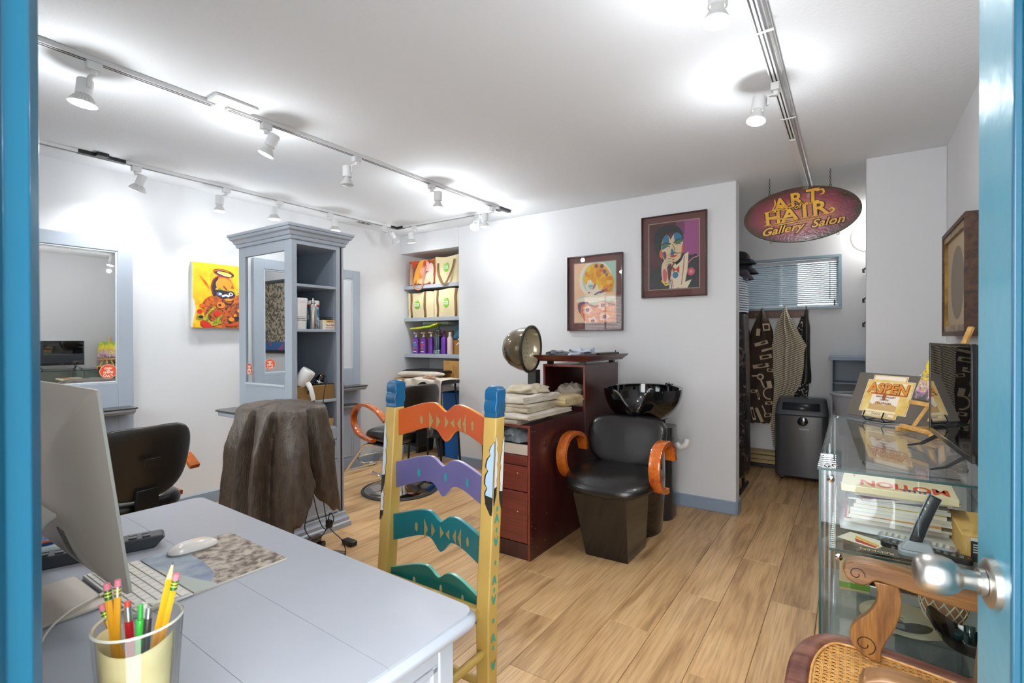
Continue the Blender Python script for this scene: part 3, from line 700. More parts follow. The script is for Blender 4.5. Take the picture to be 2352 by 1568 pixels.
g = G(); g.M = Matrix.Translation((-2.9244, 2.110, z+.028)) @ Matrix(((0, 0, 1, 0), (1, 0, 0, 0), (0, 1, 0, 0), (0, 0, 0, 1))); g.text('Tend Skin', .017, .0002, .0003, shear=.3)
g.M = Matrix(); [g.box(-2.9236, -2.9230, a_, a_+.011, z+.050, z+.057) for a_ in (2.090, 2.104, 2.120)]; g.box(-2.9243, -2.9238, 2.075, 2.14, z+.012, z+.0135); g.box(-2.9243, -2.9238, 2.08, 2.13, z+.008, z+.0092)
t.p('lettering', g, M('carton red print', '9c2b22', .6))
g = G(); g.tube([(-2.955, 2.06, z+.066), (-2.95, 2.10, z+.079), (-2.95, 2.145, z+.083)], [.012, .014, .006], sec=[(-1, -.25), (1, -.25), (1, .25), (-1, .25)])
for i in range(10): g.box(-2.952, -2.949, 2.062+i*.008, 2.066+i*.008, z+.0625, z+.072)
solo('hair_clip', 'black hair clip lying on the small cream carton', 'hair clip', g, BLKP)
# bronze tool holder with dryers
z = .8865
t = T('tool_holder', 'bronze steel tool holder box with round cut-outs on the lowest open shelf', 'tool holder', (-3.02, 2.0, z))
g = G(); g.box(-2.932, -2.924, 1.862, 2.143, z, z+.098); g.box(-3.12, -2.932, 2.135, 2.143, z, z+.098); g.box(-3.12, -2.932, 1.862, 1.870, z, z+.098); g.box(-3.12, -3.112, 1.862, 2.143, z, z+.098)
t.p('box', g, M('bronze steel', 'b8935c', .42, metal=.7), bev=.003)
t.p('top_plate', G().box(-3.12, -2.924, 1.862, 2.143, z+.098, z+.102), M('dark steel top', '3a3c3e', .2, metal=.9), bev=.001)
for (yy, rr) in ((1.905, .055), (2.055, .036)):
    t.p('ring', G().lathe([(rr, z+.102), (rr+.004, z+.104), (rr+.006, z+.109), (rr+.002, z+.111), (rr-.002, z+.109)], 28, (-2.985, yy, 0)), CHROME)
t = T('hair_dryer', 'white hair dryer leaning head-up out of the bronze holder', 'hair dryer', (-2.95, 1.92, z+.10))
Mx = Matrix.Translation((-2.955, 1.905, z+.115)) @ Vector((.38, .42, .85)).to_track_quat('Z', 'Y').to_matrix().to_4x4()
g = G(); g.M = Mx; g.lathe([(.026, -.035), (.030, -.03), (.042, .02), (.046, .05), (.0465, .085), (.043, .103), (.0405, .106), (.0385, .102), (.0385, .094)], 32, cap=False); t.p('body', g, WHP)
g = G(); g.M = Mx; g.lathe([(0, .097), (.0385, .096)], 32, cap=False)
gr = t.p('intake_grille', g, M('intake grey', '9a928c', .5), label='grey intake grille')
g = G(); g.M = Mx
for rr, n_ in ((.030, 14), (.019, 9), (.008, 4)):
    for i in range(n_): g.prism(circ(rr*math.cos(2*PI*i/n_), rr*math.sin(2*PI*i/n_), .0032, 8), .0968, .0976)
t.p('grille_holes', g, DGREY, parent=gr)
hp = [(-2.925, 1.925, z+.130), (-2.905, 1.938, z+.105), (-2.893, 1.945, z+.07), (-2.888, 1.953, z+.03), (-2.887, 1.957, z+.008)]
t.p('handle', G().tube(spline(hp, 5), [.019-.006*abs(i/20) for i in range(21)], 14), WHP)
t.p('strain_relief', G().tube([(-2.887, 1.957, z+.008), (-2.886, 1.960, z-.02)], [.010, .009], 10), CHROME)
t.p('switch', G().box(-2.900, -2.892, 1.922, 1.93, z+.05, z+.075), BLKP, bev=.002)
t = T('curling_iron', 'black and chrome styling tool standing in the smaller ring of the bronze holder', 'hair tool', (-2.985, 2.055, z+.10))
Mx = Matrix.Translation((-2.985, 2.050, z+.085)) @ Vector((.25, .32, .9)).to_track_quat('Z', 'Y').to_matrix().to_4x4()
g = G(); g.M = Mx; g.lathe([(.012, -.04), (.022, .0), (.030, .03), (.031, .05), (.022, .075), (.016, .085), (.0, .088)], 20, cap=False); t.p('body', g, GLOSSB)
g = G(); g.M = Mx; g.lathe([(.0315, .028), (.034, .032), (.034, .038), (.0315, .042)], 20, cap=False); t.p('chrome_band', g, CHROME)
t.p('cord_plug', G().cyl((-2.965, 2.073, z+.165), (-2.95, 2.082, z+.166), .008), M('brass plug', 'a07a3a', .3, metal=.8))
g = G().tube(spline([(-2.955, 2.08, z+.165), (-2.90, 2.068, z+.14), (-2.888, 2.04, z+.06), (-2.885, 2.03, z-.05), (-2.88, 2.055, z-.20), (-2.875, 2.09, z-.25), (-2.875, 2.11, z-.30), (-2.875, 2.09, z-.38)], 8), .0028, 6)
solo('power_cord', 'black cord running down the side of the tall cabinet from the styling tool', 'cord', g, BLKP)
g = G().box(-3.06, -2.93, 2.06, 2.14, .7005, .752); solo('small_carton', 'small tan carton in the opening just under the lowest open shelf', 'carton', g, M('kraft tan', 'c39a5f', .7), bev=.001)
g = G().box(-4.05, -4.02, 3.02, 3.06, .834, .869); solo('wooden_block', 'small brown block on the black ledge beyond the tall cabinet', 'block', g, M('brown block', '9a6038', .5), bev=.001)

# ================================================================ STYLING CHAIRS
def arm_path(sx, d=0.):
    # loop in the y-z plane, chair faces -y
    return spline([(sx, .20, .60), (sx, .10, .665), (sx, -.03, .705), (sx, -.15, .70), (sx, -.235, .64), (sx, -.25, .56), (sx, -.20, .48), (sx, -.10, .44), (sx, .03, .425)], 5)
def cushion(w, d, h, z, front=.02, n=3.2):
    def f(u, v):
        a = 2*PI*u; b = PI*(v-.5); ca, sa = math.cos(a), math.sin(a)
        q = (abs(ca)**n+abs(sa)**n)**(-1/n); cb = max(0., math.cos(b))**.55
        x = w/2*q*ca*cb; y = d/2*q*sa*cb; zz = h/2*math.copysign(abs(math.sin(b))**.8, math.sin(b))
        return (x, y, z+zz-front*max(0, -y/(d/2))**2)
    return f
def backrest(w, h, z0, y0, tilt, bend, thick, pinch=.06, n=2.8):
    """padded shell, top rounded; bend wraps the sides forward (-y)"""
    def f(u, v):
        a = 2*PI*u; b = PI*(v-.5); ca, sa = math.cos(a), math.sin(a)
        q = (abs(ca)**n+abs(sa)**n)**(-1/n); cb = max(0., math.cos(b))**.5
        x = w/2*q*ca*cb; s = .5+.5*q*sa*cb
        x *= (1-.18*(1-s))*(1.)
        zz = s*h - pinch*.35*math.cos(min(PI/2, abs(x/(w/2))*PI/2))*s**6
        t_ = thick/2*math.copysign(abs(math.sin(b))**.7, math.sin(b))
        return (x, y0+t_-bend*(x/(w/2))**2+tilt*zz, z0+zz)
    return f
SEC = [(-1, -.42), (-.8, -.5), (.8, -.5), (1, -.42), (1, .42), (.8, .5), (-.8, .5), (-1, .42)]
def styling_chair(label, loc, rz, z_up=0., foot=True):
    t = T('styling_chair', label, 'salon chair', loc, rz, 'hydraulic styling chairs with bent wood arms', world=False)
    t.p('seat', G().surf(cushion(.50, .50, .13, .45+z_up), 40, 16, cu=True), VINYL, ang=80)
    b_ = t.p('backrest', G().surf(backrest(.54, .40, .50+z_up, .245, .16, .085, .05), 48, 16, cu=True), VINYLB, ang=80)
    g = G(); g.M = Matrix.Translation((0, .345+.0, .70+z_up)) @ Matrix.Rotation(math.radians(-9), 4, 'X')
    g.box(-.035, .035, -.004, -.0005, -.022, .022); t.p('embossed_badge', g, M('badge vinyl', '241f1a', .35, bump=.8, bs=160), parent=b_, bev=.001)
    for sx in (-.285, .285):
        P_ = [(x, y, z+z_up) for x, y, z in arm_path(sx)]
        t.p('arm', G().tube(P_, .026, sec=[(b, a) for a, b in SEC], up=(1, 0, 0)), ORW, ang=50, bev=.0)
    g = G(); g.box(-.05, .05, .10, .29, .375+z_up, .40+z_up); g.box(-.05, .05, .27, .30, .375+z_up, .56+z_up); g.box(-.22, .22, -.15, .12, .37+z_up, .388+z_up)
    t.p('seat_bracket', g, BLKM, bev=.003)
    t.p('column', G().lathe([(.055, .03), (.050, .05), (.050, .20), (.030, .205), (.030, .375+z_up)], 24), CHROME)
    bs_ = t.p('base_disc', G().lathe([(.0, .062), (.055, .060), (.09, .048), (.20, .034), (.285, .022), (.305, .014)], 64, cap=False), CHROME, ang=60)
    t.p('base_rim', G().lathe([(.300, .020), (.318, .016), (.324, .008), (.322, .001), (.0, .001)], 64, cap=False), DGREY, parent=bs_, label='dark rubber rim')
    g = G().tube(spline([(.04, .02, .10), (.16, .03, .13), (.26, .04, .20), (.31, .045, .23)], 5), .008, 8); t.p('pump_lever', g, CHROME)
    if foot:
        zf = z_up
        pts = [(-.17, -.12, .36+zf), (-.17, -.30, .30+zf), (-.17, -.56, .045+zf), (-.15, -.62, .028+zf), (.15, -.62, .028+zf), (.17, -.56, .045+zf), (.17, -.30, .30+zf), (.17, -.12, .36+zf)]
        pts = spline([(-.17, -.12, .36+zf), (-.17, -.26, .335+zf), (-.17, -.36, .25+zf), (-.165, -.56, .07+zf), (-.14, -.60, .05+zf), (.14, -.60, .05+zf), (.165, -.56, .07+zf), (.17, -.36, .25+zf), (.17, -.26, .335+zf), (.17, -.12, .36+zf)], 4)
        ft = t.p('footrest', G().tube(pts, .011, 8), CHROME)
        t.p('foot_bar', G().tube(spline([(-.13, -.42, .20+zf), (-.13, -.33, .16+zf), (.13, -.33, .16+zf), (.13, -.42, .20+zf), (-.13, -.42, .20+zf)], 3), .007, 6), CHROME, parent=ft)
        t.p('pivot_grip', G().cyl((-.205, -.14, .365+zf), (-.205, .02, .345+zf), .013), BLKM)
    return t
styling_chair('black salon chair with its back to us behind the computer, before the left mirror', (-3.23, 1.02, 0), math.radians(-84), -.025)
styling_chair('black salon chair on a round chrome base behind the painted ladder-back chair', (-3.20, 3.0, 0), math.radians(-96), .04)

# ================================================================ CAPE OVER ROLLING STAND
cx, cy = -2.642, 1.598
t = T('rolling_stand', 'grey rolling stand with casters hidden under the brown cape', 'rolling stand', (cx, cy, 0))
BRZ = M('stand bronze grey', '5b5048', .35, metal=.4)
t.p('post', G().lathe([(.026, .07), (.026, .60), (.020, .60), (.020, .90)], 20, (cx+.055, cy, 0)), BRZ)
t.p('top_tray', G().prism([(p[0]+cx, p[1]+cy) for p in rrect(-.19, .19, -.12, .12, .07)], .86, .90), DGREY, bev=.01)
hubx, huby = cx+.055, cy+.0
for i in range(5):
    a = math.radians(113+72*i); dx, dy = math.cos(a), math.sin(a)
    lg = t.p('leg', G().tube([(hubx+dx*.02, huby+dy*.02, .105), (hubx+dx*.30, huby+dy*.30, .075)], [.026, .018], sec=[(-.8, -1), (.8, -1), (.8, 1), (-.8, 1)]), BRZ, bev=.004)
    g = G(); ex, ey = hubx+dx*.30, huby+dy*.30
    for s_ in (-1, 1): g.cyl((ex-dy*.006*s_, ey+dx*.006*s_, .026), (ex-dy*.024*s_, ey+dx*.024*s_, .026), .0255, n=18)
    g.cyl((ex, ey, .03), (ex, ey, .075), .008)
    t.p('caster', g, BLKP, parent=lg)
t.p('foot_pedal', G().prism([(p[0]+hubx-.02, p[1]+huby+.42) for p in rrect(-.05, .05, -.025, .025, .012)], .002, .03), BLKP, bev=.004)
CAPE = M('brown crinkled nylon', '57483b', .46, bump=1., bs=120, var=.45, vs=40, stretch=(1, 1, .4))
def tabf(tb, t):
    t %= 360
    for (t0, a0), (t1, a1) in zip(tb, tb[1:]+[(360, tb[0][1])]):
        if t0 <= t <= t1: k = (t-t0)/max(1e-6, t1-t0); k = k*k*(3-2*k); return a0+(a1-a0)*k
    return tb[0][1]
HEM = [(0, .37), (28, .36), (38, .41), (44, .39), (56, .35), (72, .325), (86, .335), (96, .40), (106, .50), (113, .575), (122, .56), (132, .47), (146, .41), (158, .395), (168, .41), (180, .48), (205, .55), (250, .48), (300, .44)]
FLD = [(0, .02), (14, .045), (32, .03), (40, -.05), (47, -.01), (67, .06), (74, -.02), (82, -.01), (103, .065), (115, .045), (120, -.06), (126, -.05), (140, .02), (158, .05), (172, .03), (190, -.02), (215, .04), (235, -.02), (260, .04), (285, -.02), (310, .04), (335, -.01)]
def capef(u, v):
    t_ = 360*u; a = math.radians(t_-121.6); ca, sa = math.cos(a), math.sin(a); n = 3.4
    q = (abs(ca)**n+abs(sa)**n)**(-1/n); RX, RY = .232, .165
    if v < .28:
        k = v/.28; x = RX*q*ca*k; y = RY*q*sa*k
        return (cx+x, cy+y, .940-.016*k**4+.008*noise.noise(Vector((x*9, y*9, 2)))-.010*max(0, -tabf(FLD, t_))*k/.05)
    k = ((v-.28)/.72)**1.35; hem = tabf(HEM, t_)-.055+.008*math.sin(t_*.35)
    z0_ = .924; zz = z0_-(z0_-hem)*(k**1.05)
    d_ = z0_-zz; f_ = tabf(FLD, t_+6*math.sin(k*3)); out = .016+.13*min(d_, .62)*(.75+.5*math.sin(math.radians(t_)*.5))
    w_ = .006*noise.noise(Vector((t_*.06, zz*7, 0)))+.004*noise.noise(Vector((t_*.25+zz*22, zz*6, 4)))
    if d_ < .03: out = .016-.030*(1-math.sqrt(max(0, 1-(1-d_/.03)**2)))
    bk = 1-.8*max(0, sa); out *= bk; f_ *= bk
    r = out+f_*min(1, d_*4.0+.18)*1.25+w_*min(1, 4*k)
    return (cx+(RX*q+r)*ca, cy+(RY*q+r)*sa, zz)
g = G().surf(capef, 200, 60, cu=True)
solo('salon_cape', 'dark brown crinkled salon cape draped over the rolling stand', 'cape', g, CAPE, ang=70, solid=.002)
g = G().tube(spline([(-2.56, 1.70, .44), (-2.62, 1.74, .30), (-2.70, 1.77, .16), (-2.64, 1.79, .10), (-2.55, 1.80, .16), (-2.50, 1.80, .28), (-2.48, 1.81, .24), (-2.54, 1.80, .18), (-2.60, 1.80, .22), (-2.62, 1.78, .34), (-2.62, 1.76, .44)], 8), .0030, 6)
g.tube(spline([(-2.52, 1.76, .44), (-2.505, 1.79, .22), (-2.44, 1.84, .12), (-2.46, 1.87, .02), (-2.58, 1.85, .012)], 7), .0030, 6)
g.box(-2.52, -2.49, 1.785, 1.81, .20, .24)
solo('hanging_cords', 'tangle of black cords with plugs hanging below the brown cape', 'cord', g, BLKP)
# ================================================================ SHELF NICHE
SH = M('shelf grey', 'a3a9b3', .5)
t = T('niche_shelving', 'grey fixed shelves built into the wall niche', 'shelves', (-3.755, 4.2, 0))
for z in (1.884, 1.527, 1.126): t.p('shelf', G().box(XL, -3.33, 3.99, 4.40, z-.040, z), SH, bev=.002)
t.p('counter', G().box(XL, -3.33, 3.95, 4.40, .795, .826), SH, bev=.002)
BAGC = M('tote cream', 'd8c9a0', .8, bump=.3, bs=200); BAGB = M('tote brown strap', '7d5a34', .8); BAGG = M('tote green', '76b82a', .6); BAGW = M('tote white ink', 'e9eedd', .7)
BAGS = M('tote grey side', 'b9c0cb', .7)
def tote(x0, x1, z0, z1, y0, label, straps, seed_, logo=True, mat=None, sag=.012):
    t = T('tote_bag', label, 'tote bag', ((x0+x1)/2, y0+.13, z0), group='cream grocery totes in the niche')
    W_, H_ = x1-x0, z1-z0
    def sd(u, v, dz):
        return sag*.6*noise.noise(Vector((u*3, v*3, seed_)))+dz
    g = G()
    def front(u, v): return (x0+W_*u, y0+sd(u, v, 0)*1.0-.012*math.sin(PI*u)*math.sin(PI*v), z0+H_*v+.008*math.sin(PI*u*2+seed_)*v)
    def pt(u, v, w): 
        x, y, z = front(u, v); return (x, y+(.26 if w else 0), z)
    nu = nv = 10
    vs = [front(i/nu, j/nv) for j in range(nv+1) for i in range(nu+1)]+[(front(i/nu, j/nv)[0], y0+.26, front(i/nu, j/nv)[2]) for j in range(nv+1) for i in range(nu+1)]
    N = (nu+1)*(nv+1); fs = []
    for j in range(nv):
        for i in range(nu):
            a_ = j*(nu+1)+i; fs += [(a_, a_+1, a_+nu+2, a_+nu+1), (N+a_, N+a_+nu+1, N+a_+nu+2, N+a_+1)]
    for i in range(nu): fs += [(i, N+i, N+i+1, i+1), (nv*(nu+1)+i, nv*(nu+1)+i+1, N+nv*(nu+1)+i+1, N+nv*(nu+1)+i)]
    for j in range(nv): a_ = j*(nu+1); fs += [(a_, a_+nu+1, N+a_+nu+1, N+a_), (a_+nu, N+a_+nu, N+a_+2*nu+1, a_+2*nu+1)]
    g.add(vs, fs); b_ = t.p('body', g, mat or BAGC, ang=45)
    def onf(u, v, e=.0012): x, y, z = front(u, v); return (x, y-e, z)
    for (ua, wd, v0, v1) in straps:
        g = G(); k = 8; vs = []
        for i in range(k+1): v = v0+(v1-v0)*i/k; vs += [onf(ua-wd/2, v, .0015), onf(ua+wd/2, v, .0015)]
        g.add(vs, [(2*i, 2*i+1, 2*i+3, 2*i+2) for i in range(k)]); t.p('strap', g, BAGB, solid=.0015)
    if logo:
        u0, v0 = logo
        g = G(); n = 28; rx, rz_ = .036/W_*1.0, .050/H_
        cen = onf(u0, v0, .0035)
        rim = [onf(u0+rx*1.15*math.cos(2*PI*i/n), v0+rz_*math.sin(2*PI*i/n), .0030) for i in range(n)]
        g.add([cen]+rim, [(0, 1+i, 1+(i+1) % n) for i in range(n)])
        g.mat(1)
        base = Matrix(((1, 0, 0, 0), (0, 0, -1, 0), (0, 1, 0, 0), (0, 0, 0, 1)))
        for s_, dz, sz in (('simple', .011, .026), ('truth', -.011, .034)):
            g.M = Matrix.Translation((cen[0], cen[1]-.0035, cen[2]+dz)) @ base; g.text(s_, sz, .0003, .0006)
        g.M = Matrix.Translation((cen[0], cen[1]-.0035, cen[2]+.031)) @ base; g.prism([(-.011, 0), (-.006, .005), (-.002, .003), (.003, .008), (.011, 0)], 0, .0003)
        t.p('logo', g, [BAGG, BAGW], parent=b_, recalc=False, smooth=False)
    return t
t1 = tote(-4.10, -3.725, 1.8855, 2.155, 4.005, 'tote printed with vegetables, left on the top niche shelf', [], 1., False, M('tote photo print', 'd9763a', .6))
a = Art((-4.10, 3.990, 1.8865), (.375, 0, 0), (0, 0, .268), (0, -1, 0), .0002)
a.poly([(0.01, 0.01), (.99, 0.01), (.99, .98), (0.01, .98)], M('print earthy', 'b5643c', .6, col2='6e3a26', vs=30))
a.poly([(.02, .02), (.14, .02), (.14, .9), (.02, .9)], M('print plank', '96705a', .6, col2='c0a088', vs=40, stretch=(1, 1, .2)))
for x_, y_, r_ in ((.22, .88, .07), (.32, .92, .05), (.20, .78, .04)): a.ell(x_, y_, r_, r_*1.3, ink('cf3a1e'))
for dx in (0, .13, .24): a.poly([(.18+dx, .1), (.25+dx, .08), (.47+dx*.9, .7), (.6+dx*.7, .97), (.45+dx*.8, .97), (.26+dx*.8, .55)], ink('efa63a' if dx < .2 else 'e07b34'), 4)
for x_, y_, rx, ry, c in ((.55, .55, .1, .16, 'e8a08a'), (.62, .36, .09, .12, 'dd8a78'), (.75, .72, .1, .2, 'e9a7a2'), (.9, .55, .1, .3, 'eab8ac'), (.8, .3, .12, .2, 'e9c2aa'), (.6, .14, .25, .12, 'e2b38e'), (.93, .2, .08, .2, 'dfae92'), (.65, .85, .06, .12, 'b9443c')): a.ell(x_, y_, rx, ry, ink(c))
t1.p('print', a.g, a.mats, smooth=False, recalc=False)
def loopstrap(t, pts, mat=BAGB, w=.012):
    t.p('handle', G().tube(spline(pts, 8), w, sec=[(-1, -.09), (1, -.09), (1, .09), (-1, .09)], up=(0, -1, .02)), mat)
loopstrap(t1, [(-4.045, 3.994, 2.12), (-4.04, 3.984, 1.96), (-4.01, 3.979, 1.87), (-3.95, 3.977, 1.838), (-3.90, 3.979, 1.855), (-3.87, 3.984, 1.95), (-3.83, 3.990, 2.13)], M('handle tan pink', 'b08468', .8))
t2 = tote(-3.715, -3.36, 1.8855, 2.168, 4.005, 'cream tote with hanging brown handles, right on the top niche shelf', [], 2., (.47, .60))
loopstrap(t2, [(-3.665, 3.990, 2.10), (-3.655, 3.980, 1.99), (-3.60, 3.972, 1.89), (-3.565, 3.970, 1.872), (-3.53, 3.972, 1.89), (-3.46, 3.982, 2.02), (-3.43, 3.990, 2.13)])
tote(-4.135, -3.745, 1.5285, 1.805, 4.01, 'cream tote standing left on the second niche shelf', [(.14, .08, 0, 1.), (.68, .08, 0, 1.)], 3., (.40, .52), sag=.02)
tote(-3.735, -3.345, 1.5285, 1.820, 4.005, 'cream tote standing right on the second niche shelf', [(.14, .08, 0, 1.), (.80, .09, 0, 1.)], 4., (.47, .50), sag=.02)
PUR = M('purple bottle', '6a2f9c', .35, coat=.2)
def pump_bottle(x, y, z, label, h=.185, w=.036, d=.024, body=PUR, pump=WHP, lab=None, hh=.26):
    t = T('pump_bottle', label, 'bottle', (x, y, z), group='pump bottles on the third niche shelf')
    def f(u, v):
        a = 2*PI*u; ca, sa = math.cos(a), math.sin(a); q = (abs(ca)**3.5+abs(sa)**3.5)**(-1/3.5)
        s = 1 if v < .86 else 1-.62*((v-.86)/.14)**1.6
        return (x+w*q*ca*s, y+d*q*sa*s, z+h*v)
    t.p('body', G().surf(f, 28, 14, cu=True), body, ang=50)
    g = G().lathe([(.013, z+h-.002), (.013, z+h+.018), (.006, z+h+.022), (.005, z+h+.04)], 16, (x, y, 0)); g.prism([(x-.012, y-.032), (x+.012, y-.032), (x+.013, y+.012), (x-.013, y+.012)], z+h+.038, z+h+.052)
    t.p('pump', g, pump, bev=.001)
    if lab:
        a = Art((x-w*.86, y-d-.0006, z+.012), (w*1.72, 0, 0), (0, 0, h*.76), (0, -1, 0))
        a.ell(.5, .62, .48, .13, ink(lab)).poly([(.2, .80), (.8, .80), (.8, .85), (.2, .85)], ink('d9cfe6')).poly([(.3, .42), (.7, .42), (.7, .44), (.3, .44)], ink('d9cfe6'))
        for i in range(5): a.ell(.2+.15*i, .27+.04*(i % 2), .08, .045, ink('c98a3a' if i % 2 else 'b5502e'))
        a.poly([(.12, .05), (.88, .05), (.88, .12), (.12, .12)], ink('e6dff0'))
        b = Matrix(((1, 0, 0, 0), (0, 0, -1, 0), (0, 1, 0, 0), (0, 0, 0, 1)))
        a.g.mat(2); a.g.M = Matrix.Translation((x, y-d-.0022, z+.012+h*.76*.62)) @ b; a.g.text('miracle', .017, .0002, .0004, shear=.2, xs=1.)
        t.p('print', a.g, a.mats, smooth=False, recalc=False)
z = 1.1265
pump_bottle(-4.060, 4.06, z, 'leftmost purple pump bottle, with a blue oval on its label', lab='3a8fc4')
pump_bottle(-3.945, 4.06, z, 'second purple pump bottle from the left, with a pink oval on its label', lab='c9497e')
pump_bottle(-3.842, 4.07, z, 'third purple pump bottle, turned sideways beside the dark jar', w=.031, h=.19)
pump_bottle(-3.635, 4.05, z, 'purple pump bottle with a purple pump, right of the dark jar', w=.029, h=.19, pump=M('purple pump', '5a2b86', .3))
t = cyl_thing('disinfectant_jar', 'tall dark blue disinfectant jar between the purple bottles', 'jar', [('base', [(.052, 0), (.056, .004), (.056, .03), (.050, .045)], M('jar steel', '6c7a7c', .2, metal=.7)), ('liquid', [(.045, .035), (.046, .06), (.046, .195), (.0, .196)], M('barbicide blue', '12303a', .08, coat=.5)), ('glass_top', [(.048, .195), (.048, .235), (.038, .262), (.012, .272)], pane('jar glass', 'cfd8d4', .08)), ('knob', [(.006, .268), (.012, .285), (.012, .300), (.0, .306)], M('jar steel', '6c7a7c', .2))], -3.738, 4.07, z)
t = cyl_thing('lotion_bottle', 'pale pinkish bottle with a white cap beside the teal towel', 'bottle', [('body', [(.028, 0), (.031, .004), (.031, .165), (.022, .185), (.013, .190)], M('lotion pale', 'c9b4b4', .35)), ('cap', [(.015, .188), (.016, .192), (.014, .235), (.0, .237)], M('cap grey white', 'd3d1d0', .4))], -3.545, 4.045, z)
def soft(name, label, cat, cx_, cy_, z_, w, d, h, mat, sd=0., amp=.25, top=.3, n=3., fz=3., **kw):
    """a soft lump (folded cloth, bag) resting on z_"""
    def f(u, v):
        a = 2*PI*u; ca, sa = math.cos(a), math.sin(a); q = (abs(ca)**n+abs(sa)**n)**(-1/n)
        if v < .15: k = v/.15; r = k; zz = 0
        else:
            k = (v-.15)/.85; r = math.cos(k*PI/2)**.35 if k < 1 else 0; zz = h*(k**.7)
        m = 1+amp*noise.noise(Vector((ca*fz*.6+sd, sa*fz*.6, k*fz*.6)))*(.3 if v < .15 else 1)
        zz = max(0, zz*(1+amp*noise.noise(Vector((ca*r*fz+sd, sa*r*fz, 3)))))
        return (cx_+w/2*q*ca*r*m, cy_+d/2*q*sa*r*m, z_+zz)
    return solo(name, label, cat, G().surf(f, 40, 24, cu=True), mat, ang=70, **kw)
soft('towel_bundle', 'bunched teal towel high at the right end of the third niche shelf', 'towel', -3.435, 4.12, 1.285, .15, .16, .15, M('teal towel cloth', '3c6e86', .95, bump=.8, bs=200, var=.3, vs=12), 4., .5)
g = G().box(-3.53, -3.345, 4.07, 4.28, z, 1.283); solo('carton', 'brown cardboard carton holding up the teal towel', 'carton', g, M('kraft dark', 'a8783c', .8), bev=.002)
t = T('spray_bottle', 'small spray bottle with a white trigger in front of the brown carton', 'spray bottle', (-3.372, 4.03, z))
t.p('body', G().lathe([(.024, z), (.026, z+.004), (.026, z+.10), (.012, z+.13)], 18, (-3.372, 4.03, 0)), M('smoke bottle', '5c6470', .2))
g = G().tube([(-3.372, 4.03, z+.128), (-3.372, 4.03, z+.158), (-3.41, 4.015, z+.160)], [.010, .010, .007], 10); g.tube([(-3.375, 4.03, z+.150), (-3.40, 4.015, z+.125), (-3.425, 4.01, z+.10)], .005, 8)
t.p('trigger', g, WHP)
g = G(); g.tube([(-4.11, 4.06, 1.405), (-3.95, 4.04, 1.412), (-3.78, 4.03, 1.425), (-3.70, 4.05, 1.46)], [.05, .06, .06, .04], sec=[(-1, -.18), (1, -.18), (1, .18), (-1, .18)], up=(0, 0, 1))
g.M = Matrix.Translation((0, .04, 0)); solo('green_packet', 'bright green packet lying on the carton behind the purple bottles', 'packet', g, M('packet green', '7fc21f', .35, col2='e0c23a', vs=20), bev=.004)
g = G().box(-4.10, -3.60, 4.15, 4.38, z, 1.383); solo('carton', 'low dark carton behind the row of purple bottles', 'carton', g, M('carton dull brown', '8c6b48', .8))  # carton in one even dull brown
g = G(); g.prism(rrect(-4.00, -3.62, 4.09, 4.30, .02), 1.448, 1.482); solo('folded_cloth', 'grey green folded pad under the second shelf, on the green packet', 'cloth', g, M('grey green cloth', 'a4b0a2', .85), bev=.008)
# counter level
z = .8265
g = G().prism(rrect(-4.15, -3.44, 3.80, 4.20, .03), z, .868); solo('folded_board', 'flat tan board under the rolled cream towel on the niche counter', 'board', g, M('tan board', 'b98f58', .7), bev=.003)
def rollf(u, v):
    a = 2*PI*u; s = min(1, 6*min(v, 1-v))**.5
    return (-4.14+.70*v, 3.85+.055*math.cos(a)*s*(1-.3*v)+.01*noise.noise(Vector((v*8, 0, 0))), .905+.036*math.sin(a)*s*(1-.25*v)+.02*v)
solo('rolled_towel', 'long rolled cream towel at the front of the niche counter', 'towel', G().surf(rollf, 20, 30, cu=True), TOWEL, ang=70)
g = G().box(-4.08, -3.48, 3.87, 4.18, .935, .950); g.box(-4.06, -3.50, 3.89, 4.16, .950, .957)
solo('black_tray', 'flat black tray lying on the rolled towel in the niche', 'tray', g, BLKP, bev=.002)
t = T('cardboard_box', 'tan cardboard box standing on end at the right of the niche counter', 'box', (-3.47, 4.12, z))
t.p('box', G().box(-3.60, -3.345, 4.00, 4.25, z, 1.062), M('cardboard', 'b98b4c', .8), bev=.002)
g = G(); bm_ = Matrix(((0, 1, 0, 0), (0, 0, -1, 0), (1, 0, 0, 0), (0, 0, 0, 1)))
g.M = Matrix.Translation((-3.455, 3.9993, .95)) @ Matrix(((0, -1, 0, 0), (0, 0, -1, 0), (1, 0, 0, 0), (0, 0, 0, 1))); g.text('HAIR COLOR', .022, .0002)
g.M = Matrix.Translation((-3.425, 3.9993, .95)) @ Matrix(((0, -1, 0, 0), (0, 0, -1, 0), (1, 0, 0, 0), (0, 0, 0, 1))); g.text('THIS SIDE UP', .016, .0002)
g.M = Matrix(); g.add([(-3.55+.022*math.cos(a), 3.9993, 1.035+.015*math.sin(a)) for a in [2*PI*i/20 for i in range(20)]]+[(-3.55+.018*math.cos(a), 3.9993, 1.035+.012*math.sin(a)) for a in [2*PI*i/20 for i in range(20)]], [(i, (i+1) % 20, 20+(i+1) % 20, 20+i) for i in range(20)])
t.p('print', g, M('kraft print', '6a4a22', .7), smooth=False, recalc=False)
t = T('recycling_bin', 'blue plastic bin under the niche counter', 'bin', (-3.56, 4.18, 0))
def binf(u, v, o=0.):
    a = 2*PI*u; ca, sa = math.cos(a), math.sin(a); q = (abs(ca)**6+abs(sa)**6)**(-1/6); k = 1+.16*v
    return (-3.57+(.125*k-o)*q*ca, 4.20+(.10*k-o)*q*sa, .004+.70*v+o)
g = G().surf(lambda u, v: binf(u, v), 40, 10, cu=True).surf(lambda u, v: binf(u, 1-v, .006), 40, 6, cu=True)
